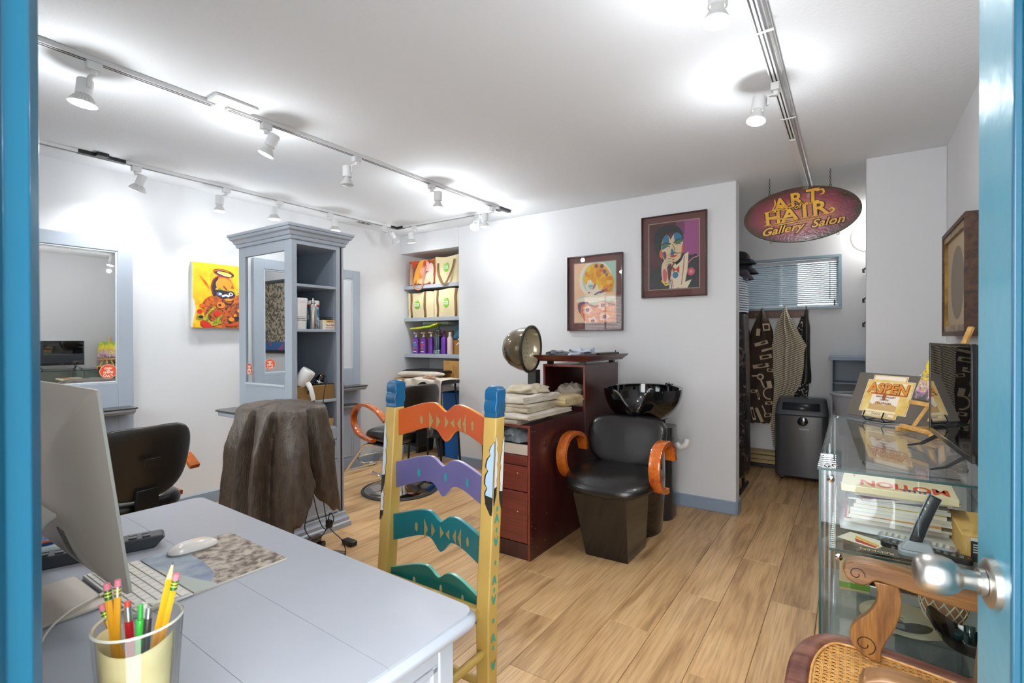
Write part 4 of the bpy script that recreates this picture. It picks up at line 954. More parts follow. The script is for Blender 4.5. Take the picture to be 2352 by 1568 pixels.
g.add([binf(i/40, 0) for i in range(40)], [tuple(range(40))])
BINB = M('bin blue', '0e62b0', .35, bump=.05)
t.p('body', g, BINB); t.p('rim', G().tube([binf(i/40, 1) for i in range(40)], .008, 6, closed=True), BINB)
t = T('step_stool', 'low black step stool on the floor left of the blue bin', 'stool', (-3.90, 4.19, 0))
t.p('top', G().prism([(p[0]-3.90, p[1]+4.19) for p in rrect(-.17, .17, -.13, .13, .03)], .20, .235), M('stool black', '2b2a2a', .6), bev=.006)
for sx in (-1, 1):
    t.p('leg', G().add([(-3.90+sx*.14, 4.08, .20), (-3.90+sx*.14, 4.30, .20), (-3.90+sx*.19, 4.32, 0), (-3.90+sx*.19, 4.07, 0), (-3.90+sx*.11, 4.08, .20), (-3.90+sx*.11, 4.30, .20), (-3.90+sx*.155, 4.32, 0), (-3.90+sx*.155, 4.07, 0)], [(0, 1, 2, 3), (7, 6, 5, 4), (0, 3, 7, 4), (1, 5, 6, 2), (0, 4, 5, 1), (3, 2, 6, 7)]), M('stool black', '2b2a2a', .6))
# tray cart in front of the niche
t = T('tray_cart', 'black tray stand on thin legs in front of the niche counter', 'tray stand', (-3.42, 3.66, 0))
t.p('tray', G().prism([(p[0]-3.42, p[1]+3.66) for p in rrect(-.22, .22, -.15, .15, .03)], .855, .895), BLKP, bev=.006)
for (x0, y0, x1, y1) in ((-3.60, 3.56, -3.64, 3.52), (-3.24, 3.56, -3.20, 3.52), (-3.60, 3.77, -3.64, 3.80), (-3.24, 3.77, -3.20, 3.80)):
    lg = t.p('leg', G().tube([(x0, y0, .86), (x1, y1, .05)], .010, 8), BLKM)
    g = G().cyl((x1-.012, y1, .025), (x1+.012, y1, .025), .0245, n=16); g.cyl((x1, y1, .03), (x1, y1, .06), .006); t.p('caster', g, BLKP, parent=lg)
def clothf(u, v):
    x = -3.66+.49*u; L_ = .17+.24*(u > .80)*min(1, (u-.8)*8)+.05*math.sin(u*9)-.10*(.25 < u < .75)
    s = v*1.7
    if s < 1: y = 3.80-.30*s; z_ = .898+.004*math.sin(u*11+s*5)
    else: y = 3.497-.012*math.sin(u*20)-.01*(s-1); z_ = .898-L_*(s-1)/.7
    return (x, y, z_)
solo('tray_cloth', 'cream cloth draped over the black tray stand', 'cloth', G().surf(clothf, 40, 24), TOWEL, ang=70, solid=.003)
soft('snack_roll', 'small bunched pinkish brush roll on the draped tray', 'hair roller', -3.42, 3.60, .905, .16, .06, .03, M('roller pinkish', 'a8866e', .8), 2., .5)

# ================================================================ MAHOGANY CABINETS
CH = M('chipped white spots', 'cdb7a0', .6)
lx0, lx1, ly0, ly1, lz = -1.885, -1.535, 2.444, 3.165, .785
t = T('drawer_cabinet', 'low dark mahogany drawer cabinet with white flecks, towels on top', 'cabinet', ((lx0+lx1)/2, (ly0+ly1)/2, 0))
th = .016
g = G(); g.box(lx1-th, lx1, ly0, ly1, 0, lz); g.box(lx0, lx0+th, ly0, ly1, 0, lz); g.box(lx0+th, lx1-th, ly0+.004, ly1, lz-th, lz); g.box(lx0+th, lx1-th, ly1-th, ly1, .02, lz-th)
g.box(lx0+th, lx1-th, ly0+.01, ly1-th, .655, .67); g.box(lx0+th, lx1-th, ly0+.004, ly0+.02, 0, .092)
t.p('carcass', g, MAH, bev=.0012)
g = G(); g.box(lx1-th+.001, lx1-.001, ly0-.0012, ly0, 0, lz); g.box(lx0+th, lx1-th, ly0+.0028, ly0+.004, lz-th+.001, lz-.001); t.p('edge_band', g, MAHE, label='worn reddish front edge')
t.p('tray_front', G().box(lx0+th, lx1-th-.001, ly0-.002, ly0+.012, .612, .672), M('cream tray front', 'c3b9aa', .5), bev=.002, label='cream tray front')
for a_, b_ in ((.551, .608), (.400, .546), (.100, .394)):
    d_ = t.p('drawer', G().box(lx0+th, lx1-th-.002, ly0-.003, ly0+.014, a_, b_), wood('mahogany drawer', '83362a', '743026', '5d2219', 'X', .6, .3, .2), bev=.0015)
    if b_-a_ > .1: t.p('screw_hole', G().lathe([(.0, -.001), (.004, -.001), (.004, .001)], 8, (-1.62, ly0-.003, (a_+b_)/2+.03), 'y'), CH, parent=d_)
g = G()
for i in range(26):
    yy, zz = ly0+RN.choice((.02, RN.uniform(.02, .68))), RN.uniform(.05, .76); s = RN.uniform(.0015, .0035); g.prism(circ(yy, zz, s, 6), lx1, lx1+.0004, 'x')
t.p('chips', g, CH, smooth=False)
BAGCL = M('clear plastic bag', '8f959a', .25, bump=1., bs=40, col2='4a4f52', vs=14)
soft('plastic_bag', 'crumpled clear plastic bag in the open slot of the low mahogany cabinet', 'plastic bag', -1.715, 2.56, .672, .20, .18, .085, BAGCL, 7., .6)
tx0, tx1, ty0, ty1, tz = -1.874, -1.535, 3.170, 3.758, 1.105
t = T('tall_cabinet', 'tall dark mahogany cabinet with an open front compartment', 'cabinet', ((tx0+tx1)/2, (ty0+ty1)/2, 0))
g = G(); g.box(tx1-th, tx1, ty0, ty1, 0, tz); g.box(tx0, tx0+th, ty0, ty1, 0, tz); g.box(tx0+th, tx1-th, ty0, ty1, tz-th, tz); g.box(tx0+th, tx1-th, ty1-th, ty1, 0, tz-th); g.box(tx0+th, tx1-th, ty0, ty1-th, .79, .806); g.box(tx0+th, tx1-th, ty0, ty0+th, 0, .79)
t.p('carcass', g, MAH, bev=.0012)
g = G(); g.box(tx1-th+.001, tx1-.001, ty0-.0012, ty0, .6, tz); g.box(tx0, tx0+th-.001, ty0-.0012, ty0, .6, tz-.001); g.box(tx0+th, tx1-th, ty0-.0012, ty0, tz-th+.001, tz-.001); t.p('edge_band', g, MAHE, label='reddish front edge')
g = G()
for i in range(14): g.prism(circ(RN.uniform(ty0+.02, ty1-.03), RN.uniform(.5, 1.08), RN.uniform(.0012, .003), 6), tx1, tx1+.0004, 'x')
t.p('chips', g, CH, smooth=False)
t = T('crown_tray', 'mahogany crown moulding tray raised on feet over the tall cabinet', 'tray', (-1.70, 3.46, tz))
g = G(); ring(g, [(.0, 1.128), (.006, 1.128), (.008, 1.136), (.016, 1.140), (.020, 1.148), (.034, 1.158), (.038, 1.166), (.042, 1.172)], -1.885, -1.515, 3.15, 3.79)
t.p('moulding', g, wood('mahogany crown', '6d2c20', '5a2219', '3f140f', 'X', .6, .3, .2), ang=28)
for x_, y_ in ((-1.83, 3.20), (-1.57, 3.20), (-1.83, 3.72), (-1.57, 3.72)): t.p('foot', G().box(x_-.018, x_+.018, y_-.018, y_+.018, tz, 1.129), BLKP)
soft('bunched_cloth', 'bunched grey cloth at the left on the mahogany crown tray', 'cloth', -1.80, 3.25, 1.1725, .15, .16, .028, M('grey cloth', '6f767e', .9), 1., .5)
soft('bunched_cloth', 'bunched pale blue cloth in the middle of the mahogany crown tray', 'cloth', -1.65, 3.33, 1.1725, .20, .22, .045, M('pale blue cloth', 'b4bcc8', .9, bump=.5, bs=60), 3., .7)
g = G().box(-1.60, -1.52, 3.38, 3.75, 1.1725, 1.185); g.cyl((-1.53, 3.7, 1.185), (-1.53, 3.7, 1.20), .004); solo('flat_tool_case', 'thin dark case at the back right of the crown tray', 'case', g, BLKP, bev=.002)
# towels
def folded(name, label, x0, x1, y0, y1, z0, n, th_, mat, sd, rot=0., group=None, sag=.004):
    """a towel folded back and forth n times (fold edges on the -y side)"""
    path = []; W_ = (y1-y0)
    for i in range(n):
        zc = z0+th_*(i+.5); a0_, a1_ = (W_/2-th_*.5, -W_/2+th_*.5); a0_, a1_ = (a0_, a1_) if i % 2 == 0 else (a1_, a0_)
        for k in range(9): path.append((a0_+(a1_-a0_)*k/8, zc))
        if i < n-1:
            s = -1 if i % 2 == 0 else 1
            for k in range(1, 5): q = PI*k/5; path.append((a1_+s*th_*.5*math.sin(q), zc+th_*.5*(1-math.cos(q))))
    nx = 14; cxm = (x0+x1)/2; cym = (y0+y1)/2; vs = []; h = th_*.46
    def off(i):
        a_ = Vector(path[max(i-1, 0)]); b_ = Vector(path[min(i+1, len(path)-1)]); d = (b_-a_).normalized(); return Vector((-d.y, d.x))
    loops = []
    for i, p in enumerate(path): o = off(i); loops.append(((p[0]+o.x*h, p[1]+o.y*h), (p[0]-o.x*h, p[1]-o.y*h)))
    outline = [l[0] for l in loops]+[l[1] for l in reversed(loops)]; m = len(outline)
    c_, s_ = math.cos(rot), math.sin(rot)
    for j in range(nx+1):
        u = j/nx; X = (x0-cxm)+(x1-x0)*u; e = .006*noise.noise(Vector((u*2, sd, 0)))
        for (a_, b_) in outline:
            dx = .012*noise.noise(Vector((b_*60, sd, u*.5))); dz = 1.9*sag*noise.noise(Vector((X*11, a_*11, sd)))*min(1, (b_-z0)/.02)-.006*(abs(2*u-1)**4)*(b_-z0)/.05
            yy = a_+.022*noise.noise(Vector((X*7, b_*34, sd+5)))
            xx = X*(1+.0)+dx; vs.append((cxm+xx*c_-yy*s_, cym+xx*s_+yy*c_, max(z0+.0005, b_+dz+e*.3)))
    fs = [(j*m+i, j*m+(i+1) % m, (j+1)*m+(i+1) % m, (j+1)*m+i) for j in range(nx) for i in range(m)]
    fs += [tuple(range(m)), tuple(nx*m+i for i in range(m))]
    return solo(name, label, 'towel', G().add(vs, fs), mat, group=group, ang=70)
TG1 = M('waffle towel', 'bfb4a6', .95, bump=1., bs=380, col2='a39786', vs=9)
TG2 = M('beige towel', 'cfc3ad', .95, bump=.9, bs=240, col2='b4a68c', vs=10)
GT = 'folded towels on the low mahogany cabinet'
folded('folded_towel', 'waffle towel at the bottom of the pile, hanging over the drawer edge', -1.875, -1.60, 2.415, 2.74, .787, 2, .014, TG1, 1., .02, GT)
folded('folded_towel', 'cream towel spread widest, second from the bottom of the towel pile', -1.87, -1.53, 2.43, 2.95, .816, 2, .016, TOWEL, 2., -.03, GT)
folded('folded_towel', 'rolled-edge beige towel in the middle of the towel pile', -1.865, -1.58, 2.47, 2.86, .849, 3, .016, TG2, 3., .06, GT)
folded('folded_towel', 'smooth cream towel on top of the towel pile', -1.87, -1.60, 2.50, 2.92, .898, 2, .021, TOWEL, 4., -.05, GT, .010)
soft('bunched_towel', 'beige towel bunched up highest on the towel pile', 'towel', -1.76, 2.78, .941, .24, .26, .05, TG2, 9., .5)
folded('folded_towel', 'short yellowish towel behind the pile, next to the tall cabinet', -1.70, -1.53, 2.86, 3.12, .850, 3, .020, M('yellowish towel', 'cdb98e', .95, bump=.8, bs=200, col2='b09a70', vs=9), 5., .0, GT)
def overhang(u, v):
    x = -1.62+.115*u if u < .75 else -1.534+.006+.0*(u); k = max(0, (u-.75)/.25)
    return (-1.62+.105*min(u/.75, 1)+.004*math.sin(9*v), 2.86+.24*v, (.815+.006*math.sin(v*7))*(1) - .060*k)
folded('folded_towel', 'grey brown towel at the bottom inside the open tall compartment', -1.85, -1.56, 3.18, 3.44, .8065, 3, .015, M('taupe towel', 'a89c8c', .95, bump=.8, bs=200, var=.2), 6., 0, 'cloths in the tall cabinet')
folded('folded_towel', 'orange-striped beige towel in the middle inside the open tall compartment', -1.85, -1.555, 3.185, 3.43, .853, 2, .016, M('beige orange towel', 'c9ae86', .95, bump=.8, bs=200, col2='d79a4a', vs=14, thr=(.3, .5)), 7., 0, 'cloths in the tall cabinet')
soft('bunched_towel', 'bunched taupe towel on top inside the open tall compartment', 'towel', -1.705, 3.30, .886, .21, .19, .07, M('taupe towel', 'a89c8c', .95), 5., .5)

# ================================================================ HOODED DRYER
hx_, hy_, hz_ = -1.915, 3.06, 1.215
t = T('hooded_dryer', 'bronze hooded hair dryer on a dark post behind the towels', 'hooded dryer', (-1.97, 3.30, 0))
ax_ = Vector((.985, .10, -.05)).normalized(); Mx = Matrix.Translation((hx_, hy_, hz_)) @ ax_.to_track_quat('Z', 'Y').to_matrix().to_4x4()
SMK = M('smoked bronze dome', '5d5240', .12, metal=.55, coat=.6, col2='7a6c50', vs=5)
R_ = .170
g = G(); g.M = Mx; g.lathe([(.0, -.212), (.05, -.206), (.10, -.178), (.138, -.128), (.160, -.058), (.167, .0)], 56, cap=False); hd = t.p('hood', g, SMK)
g = G(); g.M = Mx; g.lathe([(.0, -.10), (.06, -.096), (.11, -.075), (.140, -.035), (.150, .004)], 56, cap=False); t.p('inner_bowl', g, M('hood inner cream', 'b8ab8c', .18, coat=.4, metal=.2), parent=hd)
g = G(); g.M = Mx
for rr, n_ in ((.045, 8), (.078, 14), (.105, 18)):
    dz = {.045: -.096, .078: -.088, .105: -.075}[rr]
    for i in range(n_): g.lathe([(.0, dz+.0025), (.0035, dz+.002), (.005, dz-.001)], 8, (rr*math.cos(2*PI*i/n_), rr*math.sin(2*PI*i/n_), 0), cap=False)
t.p('vent_holes', g, M('vent dark', '6a5f4a', .4), parent=hd)
g = G(); g.M = Mx; g.tube([(R_*.955*math.cos(2*PI*i/56), R_*.955*math.sin(2*PI*i/56), .002) for i in range(56)], .0125, 10, closed=True); t.p('rim', g, M('hood rim dark', '2e2a22', .2, coat=.4))
t.p('post', G().box(-2.005, -1.935, 3.16, 3.23, .02, 1.06), M('post dark', '3a3936', .35, metal=.4), bev=.004)
t.p('base', G().prism([(p[0]-1.97, p[1]+3.25) for p in rrect(-.22, .06, -.28, .28, .05)], 0, .03), BLKM, bev=.005)
t.p('neck', G().cyl((-1.985, 3.195, 1.04), (-2.03, 3.07, 1.13), .022), BLKM)
# ================================================================ SHAMPOO CHAIR AND BOWL
t = T('shampoo_chair', 'black vinyl shampoo chair with orange wood loop arms on a black box base', 'shampoo chair', (-1.185, 2.87, 0))
sx_ = -1.185
g = G(); b0, b1 = (-1.313, -1.055, 2.716, 3.02), (-1.362, -1.045, 2.64, 3.03)
pts = [(b0[0], b0[2], .0), (b0[1], b0[2]+.012, .0), (b0[1]+.004, b0[3], .0), (b0[0]-.02, b0[3], .0), (b1[0], b1[2], .385), (b1[1], b1[2]+.03, .385), (b1[1]+.012, b1[3], .385), (b1[0]-.02, b1[3], .385)]
g.add(pts, [(0, 3, 2, 1), (4, 5, 6, 7), (0, 1, 5, 4), (1, 2, 6, 5), (2, 3, 7, 6), (3, 0, 4, 7)])
t.p('base_box', g, M('gloss black laminate', '12100f', .12, coat=.5), bev=.003)
g = G(); g.box(sx_-.18, sx_+.17, 2.70, 3.05, .385, .402); g.box(sx_-.16, sx_-.10, 2.62, 2.80, .39, .425); g.box(sx_+.02, sx_+.08, 2.60, 2.80, .39, .425); t.p('seat_mount', g, BLKM, bev=.003)
g = G(); cf = cushion(.545, .56, .115, .458, .035); g.M = Matrix.Translation((sx_, 2.86, 0)) @ Matrix.Rotation(math.radians(3), 4, 'Z'); g.surf(cf, 48, 18, cu=True)
t.p('seat', g, VINYL, ang=80)
g = G(); g.M = Matrix.Translation((sx_, 2.90, 0)) @ Matrix.Rotation(math.radians(3), 4, 'Z'); g.surf(backrest(.55, .345, .475, .12, .42, .05, .13, .10, 2.7), 52, 20, cu=True)
t.p('backrest', g, VINYL, ang=80)
for s in (-1, 1):
    xx = sx_+s*.29
    P_ = spline([(xx, 3.02, .565), (xx, 2.98, .645), (xx, 2.88, .685), (xx, 2.77, .665), (xx, 2.715, .59), (xx, 2.73, .50), (xx, 2.79, .435), (xx, 2.86, .415), (xx, 2.885, .415)], 6)
    t.p('arm', G().tube(P_, .031, sec=[(b, a) for a, b in SEC], up=(1, 0, 0)), ORW, ang=50)
t = T('shampoo_bowl', 'gloss black shampoo bowl on a curved pedestal behind the shampoo chair', 'shampoo bowl', (-1.17, 3.45, 0))
bx, by = -1.205, 3.40
def bowl(u, v, inner=False):
    a = 2*PI*u; ca, sa = math.cos(a), math.sin(a)
    dq = ((a-math.radians(279)+PI) % (2*PI)-PI); dip = .115*math.exp(-abs(dq/(.40 if dq < 0 else .20))**3)
    top = .948-dip+.010*max(0, sa)
    rx, ry = .268, .265
    k = v; zz = .715+(top-.715)*k; r = (.36+.64*(1-(1-k)**2.1)**.62) if k > 0 else .36
    if inner: rx -= .018; ry -= .018; zz = max(zz, .735)+(-.004 if k >= 1 else 0); r = r*.97
    return (bx+rx*r*ca, by+ry*r*sa, zz)
g = G(); n = 72; k = 16
g.surf(lambda u, v: bowl(u, v), n, k, cu=True); g.surf(lambda u, v: bowl(u, v, True), n, k, cu=True)
ro = [bowl(i/n, 1) for i in range(n)]; ri = [bowl(i/n, 1, True) for i in range(n)]
g.add(ro+ri, [(i, (i+1) % n, n+(i+1) % n, n+i) for i in range(n)])
g.add([bowl(i/n, 0) for i in range(n)], [tuple(range(n))]); g.add([bowl(i/n, 0, True) for i in range(n)], [tuple(range(n))])
t.p('basin', g, GLOSSB, ang=50)
g = G().tube(spline([(-1.17, 3.575, .84), (-1.17, 3.56, .90), (-1.185, 3.50, .925), (-1.19, 3.45, .905)], 6), .010, 10); g.cyl((-1.11, 3.575, .85), (-1.11, 3.54, .885), .014); g.cyl((-1.23, 3.575, .85), (-1.23, 3.54, .885), .014); g.box(-1.25, -1.09, 3.565, 3.59, .82, .875)
t.p('faucet', g, CHROME, bev=.002)
g = G().lathe([(.022, .95), (.024, .955), (.024, .972), (.014, .98), (.0, .982)], 16, (-1.085, 3.60, 0)); g.cyl((-1.085, 3.60, .965), (-1.05, 3.60, .965), .007); t.p('vacuum_breaker', g, CHROME)
g = G(); g.cyl((-1.13, 3.50, .45), (-1.13, 3.50, .73), .05); g.cyl((-1.07, 3.44, .55), (-1.07, 3.44, .76), .009); t.p('support_post', g, BLKM)
# curved shell pedestal
def ped(u, v, o=0.):
    a = math.radians(-150+200*u); z_ = .0+.70*v; bul = 1+.10*math.sin(PI*min(1, v*1.1))-.10*(1-v)
    return (-1.17+(.135*bul-o)*math.cos(a), 3.28+(.19*bul-o)*math.sin(a)+.02, z_+.12*max(0, (u-.55))*0)
g = G(); g.surf(lambda u, v: ped(u, v), 40, 16); g.surf(lambda u, v: ped(u, v, .008), 40, 16)
t.p('pedestal_shell', g, GLOSSB, ang=60)
g = G().prism([(p[0]-1.15, p[1]+3.64) for p in rrect(-.10, .10, -.13, .10, .07)], .0, .66); t.p('rear_housing', g, M('housing dark', '242628', .2, coat=.3), bev=.008)
t.p('drain_elbow', G().tube(spline([(-1.06, 3.70, .52), (-1.03, 3.70, .50), (-.995, 3.70, .52), (-.985, 3.71, .56)], 5), .022, 12), WHP, label='white plastic pipe elbow')

# ================================================================ FRAMED PICTURES ON THE BACK WALL
FRB = M('frame burgundy', '3a191a', .25, coat=.3); MATT = M('burgundy mat', '6e4541', .7); MATI = M('inner mat beige', 'a58f80', .7)
def framed(x0, x1, z0, z1, label, mw, name='framed_print'):
    t = T(name, label, 'framed picture', ((x0+x1)/2, YB, z0)); f = .009; y0 = YB-.032
    g = G(); frame_y(g, x0, x1, y0, YB, z0, z1, f); t.p('frame', g, FRB, bev=.0015)
    t.p('mat', G().box(x0+f, x1-f, YB-.012, YB-.006, z0+f, z1-f), MATT)
    ix0, ix1, iz0, iz1 = x0+mw, x1-mw, z0+mw*1.12, z1-mw*1.02
    t.p('inner_mat', G().box(ix0-.007, ix1+.007, YB-.0135, YB-.012, iz0-.007, iz1+.007), MATI)
    t.p('glazing', G().box(x0+f, x1-f, YB-.0265, YB-.0255, z0+f, z1-f), pane('picture glass', 'fbfbfb', .03), smooth=False)
    return t, Art((ix0, YB-.0137, iz0), (ix1-ix0, 0, 0), (0, 0, iz1-iz0), (0, -1, 0), .0001)
t, a = framed(-2.065, -1.556, 1.358, 2.003, 'framed print of an orange-haired woman, the lower left of the two on the back wall', .064)
tq = ink('a9cfc0'); pe = M('peach wash', 'edb995', .6, col2='ecc9a4', vs=6); cr_ = ink('ecdcc4'); oh = M('hair orange', 'df8d22', .6, col2='edc12e', vs=16, det=1., dist=1.); lv = ink('7b5a76'); ors = M('dress orange', 'dc6a2a', .6, col2='e99a6e', vs=9)
a.poly([(0, 0), (1, 0), (1, 1), (0, 1)], pe).poly([(.55, 1), (1, 1), (1, .6), (.93, .5), (.85, .8), (.62, .98)], tq, 4)
a.ell(.52, .72, .40, .31, cr_).ell(.53, .73, .33, .27, tq).ell(.55, .72, .29, .24, cr_)
a.poly([(.28, .62), (.33, .52), (.36, .47), (.40, .44), (.5, .44), (.58, .5), (.62, .6), (.55, .7), (.4, .74), (.3, .7)], cr_, 4)
a.poly([(.30, .64), (.22, .72), (.26, .8), (.34, .92), (.48, .98), (.62, .97), (.76, .93), (.86, .82), (.93, .75), (.97, .62), (.9, .5), (.78, .5), (.62, .55), (.56, .63), (.46, .66), (.40, .72), (.33, .7)], oh, 4)
for x_, y_, r_, c in ((.36, .9, .055, 'efc62c'), (.44, .88, .05, 'e9a52b'), (.54, .94, .04, '8a5a5e'), (.68, .93, .045, '7b5a76'), (.66, .86, .04, 'c9754a'), (.74, .84, .045, '7b5a76'), (.79, .78, .035, '8f6f86'), (.6, .8, .07, 'e08a1e'), (.72, .7, .06, 'e9a11e'), (.84, .66, .05, 'efc23a'), (.66, .58, .05, 'efc94a'), (.78, .56, .05, 'e88a3a'), (.9, .6, .04, 'e9742a'), (.5, .72, .05, 'e7a02a'), (.3, .82, .04, 'e98f1e'), (.87, .72, .045, 'df7f1e')): a.ell(x_, y_, r_, r_*.8, ink(c))
a.poly([(.34, .62), (.42, .65), (.52, .62), (.48, .56), (.38, .56)], tq, 4).line([(.36, .605), (.42, .61), (.47, .60)], .012, ink('3b3550'), taper=True).poly([(.46, .55), (.52, .6), (.53, .66), (.48, .62)], ink('cf5a35'), 4)
a.ell(.365, .5, .025, .01, ink('a8352c')).line([(.5, .46), (.6, .5), (.7, .52), (.8, .55)], .02, lv).line([(.62, .49), (.72, .5), (.82, .52)], .012, ink('b5443c'))
a.poly([(.04, .36), (.15, .44), (.35, .45), (.5, .43), (.7, .45), (1, .42), (1, .30), (.7, .33), (.45, .3), (.25, .34)], cr_, 4).line([(.06, .39), (.2, .435), (.36, .43)], .022, tq, taper=True).line([(.35, .31), (.6, .33), (.98, .36)], .03, ink('b8d2b8'))
a.poly([(.12, .30), (.3, .33), (.5, .29), (.8, .33), (1, .31), (1, 0), (.32, 0), (.22, .12), (.14, .2)], ors, 3)
a.poly([(.1, .33), (.3, .35), (.36, .32), (.2, .30), (.16, .15), (.28, .04), (.12, .18)], lv, 3).line([(.35, .30), (.55, .27), (.8, .31), (.98, .28)], .02, lv)
for x_, y_ in ((.33, .21), (.74, .09), (.70, .28), (.46, .02)):
    for i in range(5): a.ell(x_+.075*math.cos(i*1.257), y_+.05*math.sin(i*1.257), .05, .034, ink('edb79a'))
    a.ell(x_, y_, .045, .032, lv).ell(x_, y_, .02, .014, ink('d8632a'))
t.p('print', a.g, a.mats, smooth=False, recalc=False)
t, a = framed(-1.395, -.893, 1.612, 2.255, 'framed print of a moustached man in a dinner jacket, the upper right of the two', .060)
mg = M('print magenta', '9c4f86', .6); dm = ink('54333a'); nb = ink('262a30'); sk = ink('dcc59c'); bu_ = ink('2f76a0'); gn = ink('4c7a38'); rd2 = ink('c23a28'); org = ink('d9632c'); wv = ink('e6d9b8')
a.poly([(0, 0), (1, 0), (1, 1), (0, 1)], M('print plum', '5a2f38', .6, col2='3f2a2a', vs=2)).poly([(.70, 0), (1, 0), (1, 1), (.62, 1), (.66, .7)], mg).poly([(.56, .75), (.72, .8), (.72, 1), (.55, 1)], ink('70405c'))
a.poly([(0, 0), (0, .2), (.08, .28), (.25, .36), (.32, .42), (.62, .5), (.72, .52), (.85, .48), (1, .46), (1, 0)], nb, 2)
a.poly([(.26, .44), (.16, .55), (.09, .7), (.12, .84), (.24, .94), (.45, .955), (.6, .92), (.68, .82), (.7, .72), (.62, .8), (.5, .86), (.3, .8), (.28, .6)], nb, 4)
a.poly([(.27, .5), (.25, .66), (.32, .80), (.40, .80), (.44, .74), (.48, .79), (.56, .84), (.66, .78), (.69, .68), (.68, .56), (.64, .46), (.55, .40), (.42, .38), (.33, .42)], sk, 2)
a.poly([(.26, .6), (.28, .72), (.34, .82), (.40, .79), (.41, .68), (.36, .63)], bu_, 3).poly([(.51, .80), (.56, .84), (.65, .80), (.69, .70), (.62, .69), (.54, .68)], bu_, 3)
a.poly([(.24, .60), (.21, .52), (.26, .46), (.29, .54)], org, 3).poly([(.27, .56), (.30, .47), (.36, .42), (.34, .54)], bu_, 3).poly([(.30, .56), (.34, .56), (.36, .50), (.33, .45)], ink('8a4030'), 3)
a.poly([(.46, .60), (.50, .58), (.51, .50), (.46, .48), (.44, .52)], bu_, 3).poly([(.67, .66), (.70, .6), (.68, .47), (.64, .46), (.66, .55)], org, 3)
a.poly([(.26, .655), (.34, .685), (.44, .67), (.40, .655), (.31, .645)], gn, 3).poly([(.51, .685), (.58, .72), (.68, .72), (.67, .69), (.58, .67)], gn, 3)
a.line([(.25, .665), (.35, .695), (.45, .675)], .012, nb).line([(.50, .68), (.58, .73), (.69, .73)], .012, nb).line([(.32, .63), (.38, .64), (.43, .63)], .012, ink('3d5a86')).line([(.54, .655), (.60, .67), (.65, .665)], .012, ink('3d5a86'))
a.line([(.48, .67), (.52, .6), (.53, .545), (.50, .53)], .008, nb).line([(.38, .50), (.46, .528), (.52, .535), (.60, .525), (.66, .53)], .014, nb, taper=True).poly([(.43, .49), (.48, .505), (.52, .50), (.58, .505), (.54, .475), (.48, .468)], rd2, 3)
a.poly([(.50, .36), (.62, .40), (.72, .5), (.78, .52), (.80, .5), (.72, .04), (.42, .0), (.46, .2)], wv, 2).line([(.72, .48), (.70, .3), (.66, .05)], .014, ink('b56a6a')).line([(.78, .36), (.88, .43), (1, .46)], .012, ink('d78a9a'))
a.line([(.55, .36), (.64, .42), (.70, .52)], .03, nb).poly([(.70, .08), (.86, .12), (.78, .0), (.60, .0)], wv)
a.poly([(.48, .31), (.55, .29), (.62, .34), (.62, .22), (.55, .27), (.49, .24)], rd2).ell(.54, .2, .06, .05, bu_).ell(.85, .235, .075, .06, ink('c94c62')).ell(.85, .235, .045, .035, ink('d97080')).line([(.83, .25), (.85, .225), (.87, .25)], .008, sk)
a.poly([(.30, .42), (.38, .47), (.50, .45), (.52, .40), (.46, .33), (.47, .22), (.42, .1), (.30, .1), (.26, .22), (.26, .34)], sk, 3)
for yy in (.44, .40, .36, .31): a.line([(.34, yy-.01), (.42, yy+.015), (.49, yy)], .010, bu_, taper=True); a.ell(.5, yy-.005, .022, .011, rd2)
a.poly([(.29, .28), (.33, .3), (.37, .24), (.36, .12), (.31, .11), (.29, .18)], ink('cf5c62'), 3).poly([(.38, .34), (.46, .36), (.45, .2), (.41, .1), (.39, .2)], ink('5e3640'), 3).poly([(.25, .12), (.34, .04), (.42, .06), (.40, .09), (.34, .07), (.27, .14)], ink('dcc02a'))
a.line([(.44, .14), (.46, .05), (.47, .0)], .014, bu_).line([(.47, .14), (.50, .02)], .01, rd2)
t.p('print', a.g, a.mats, smooth=False, recalc=False)
# map-like mosaic picture on the entry wall, seen only in mirrors
t = T('mosaic_picture', 'dark framed mosaic picture on the entry wall, seen only in the mirrors', 'framed picture', (-2.35, YE, 1.12))
g = G(); frame_y(g, -2.72, -1.98, YE, YE+.03, 1.12, 2.03, .035); t.p('frame', g, BLKM, bev=.003)
t.p('print', G().box(-2.69, -2.01, YE, YE+.012, 1.15, 2.0), M('mosaic print', 'a89a86', .7, col2='4d4a3c', vs=34, thr=(.44, .54), det=4.))
t.p('water_band', G().box(-2.69, -2.01, YE+.012, YE+.0126, 1.15, 1.26), M('mosaic blue', '2d5f95', .7, col2='a8426a', vs=9, thr=(.38, .42)), smooth=False)

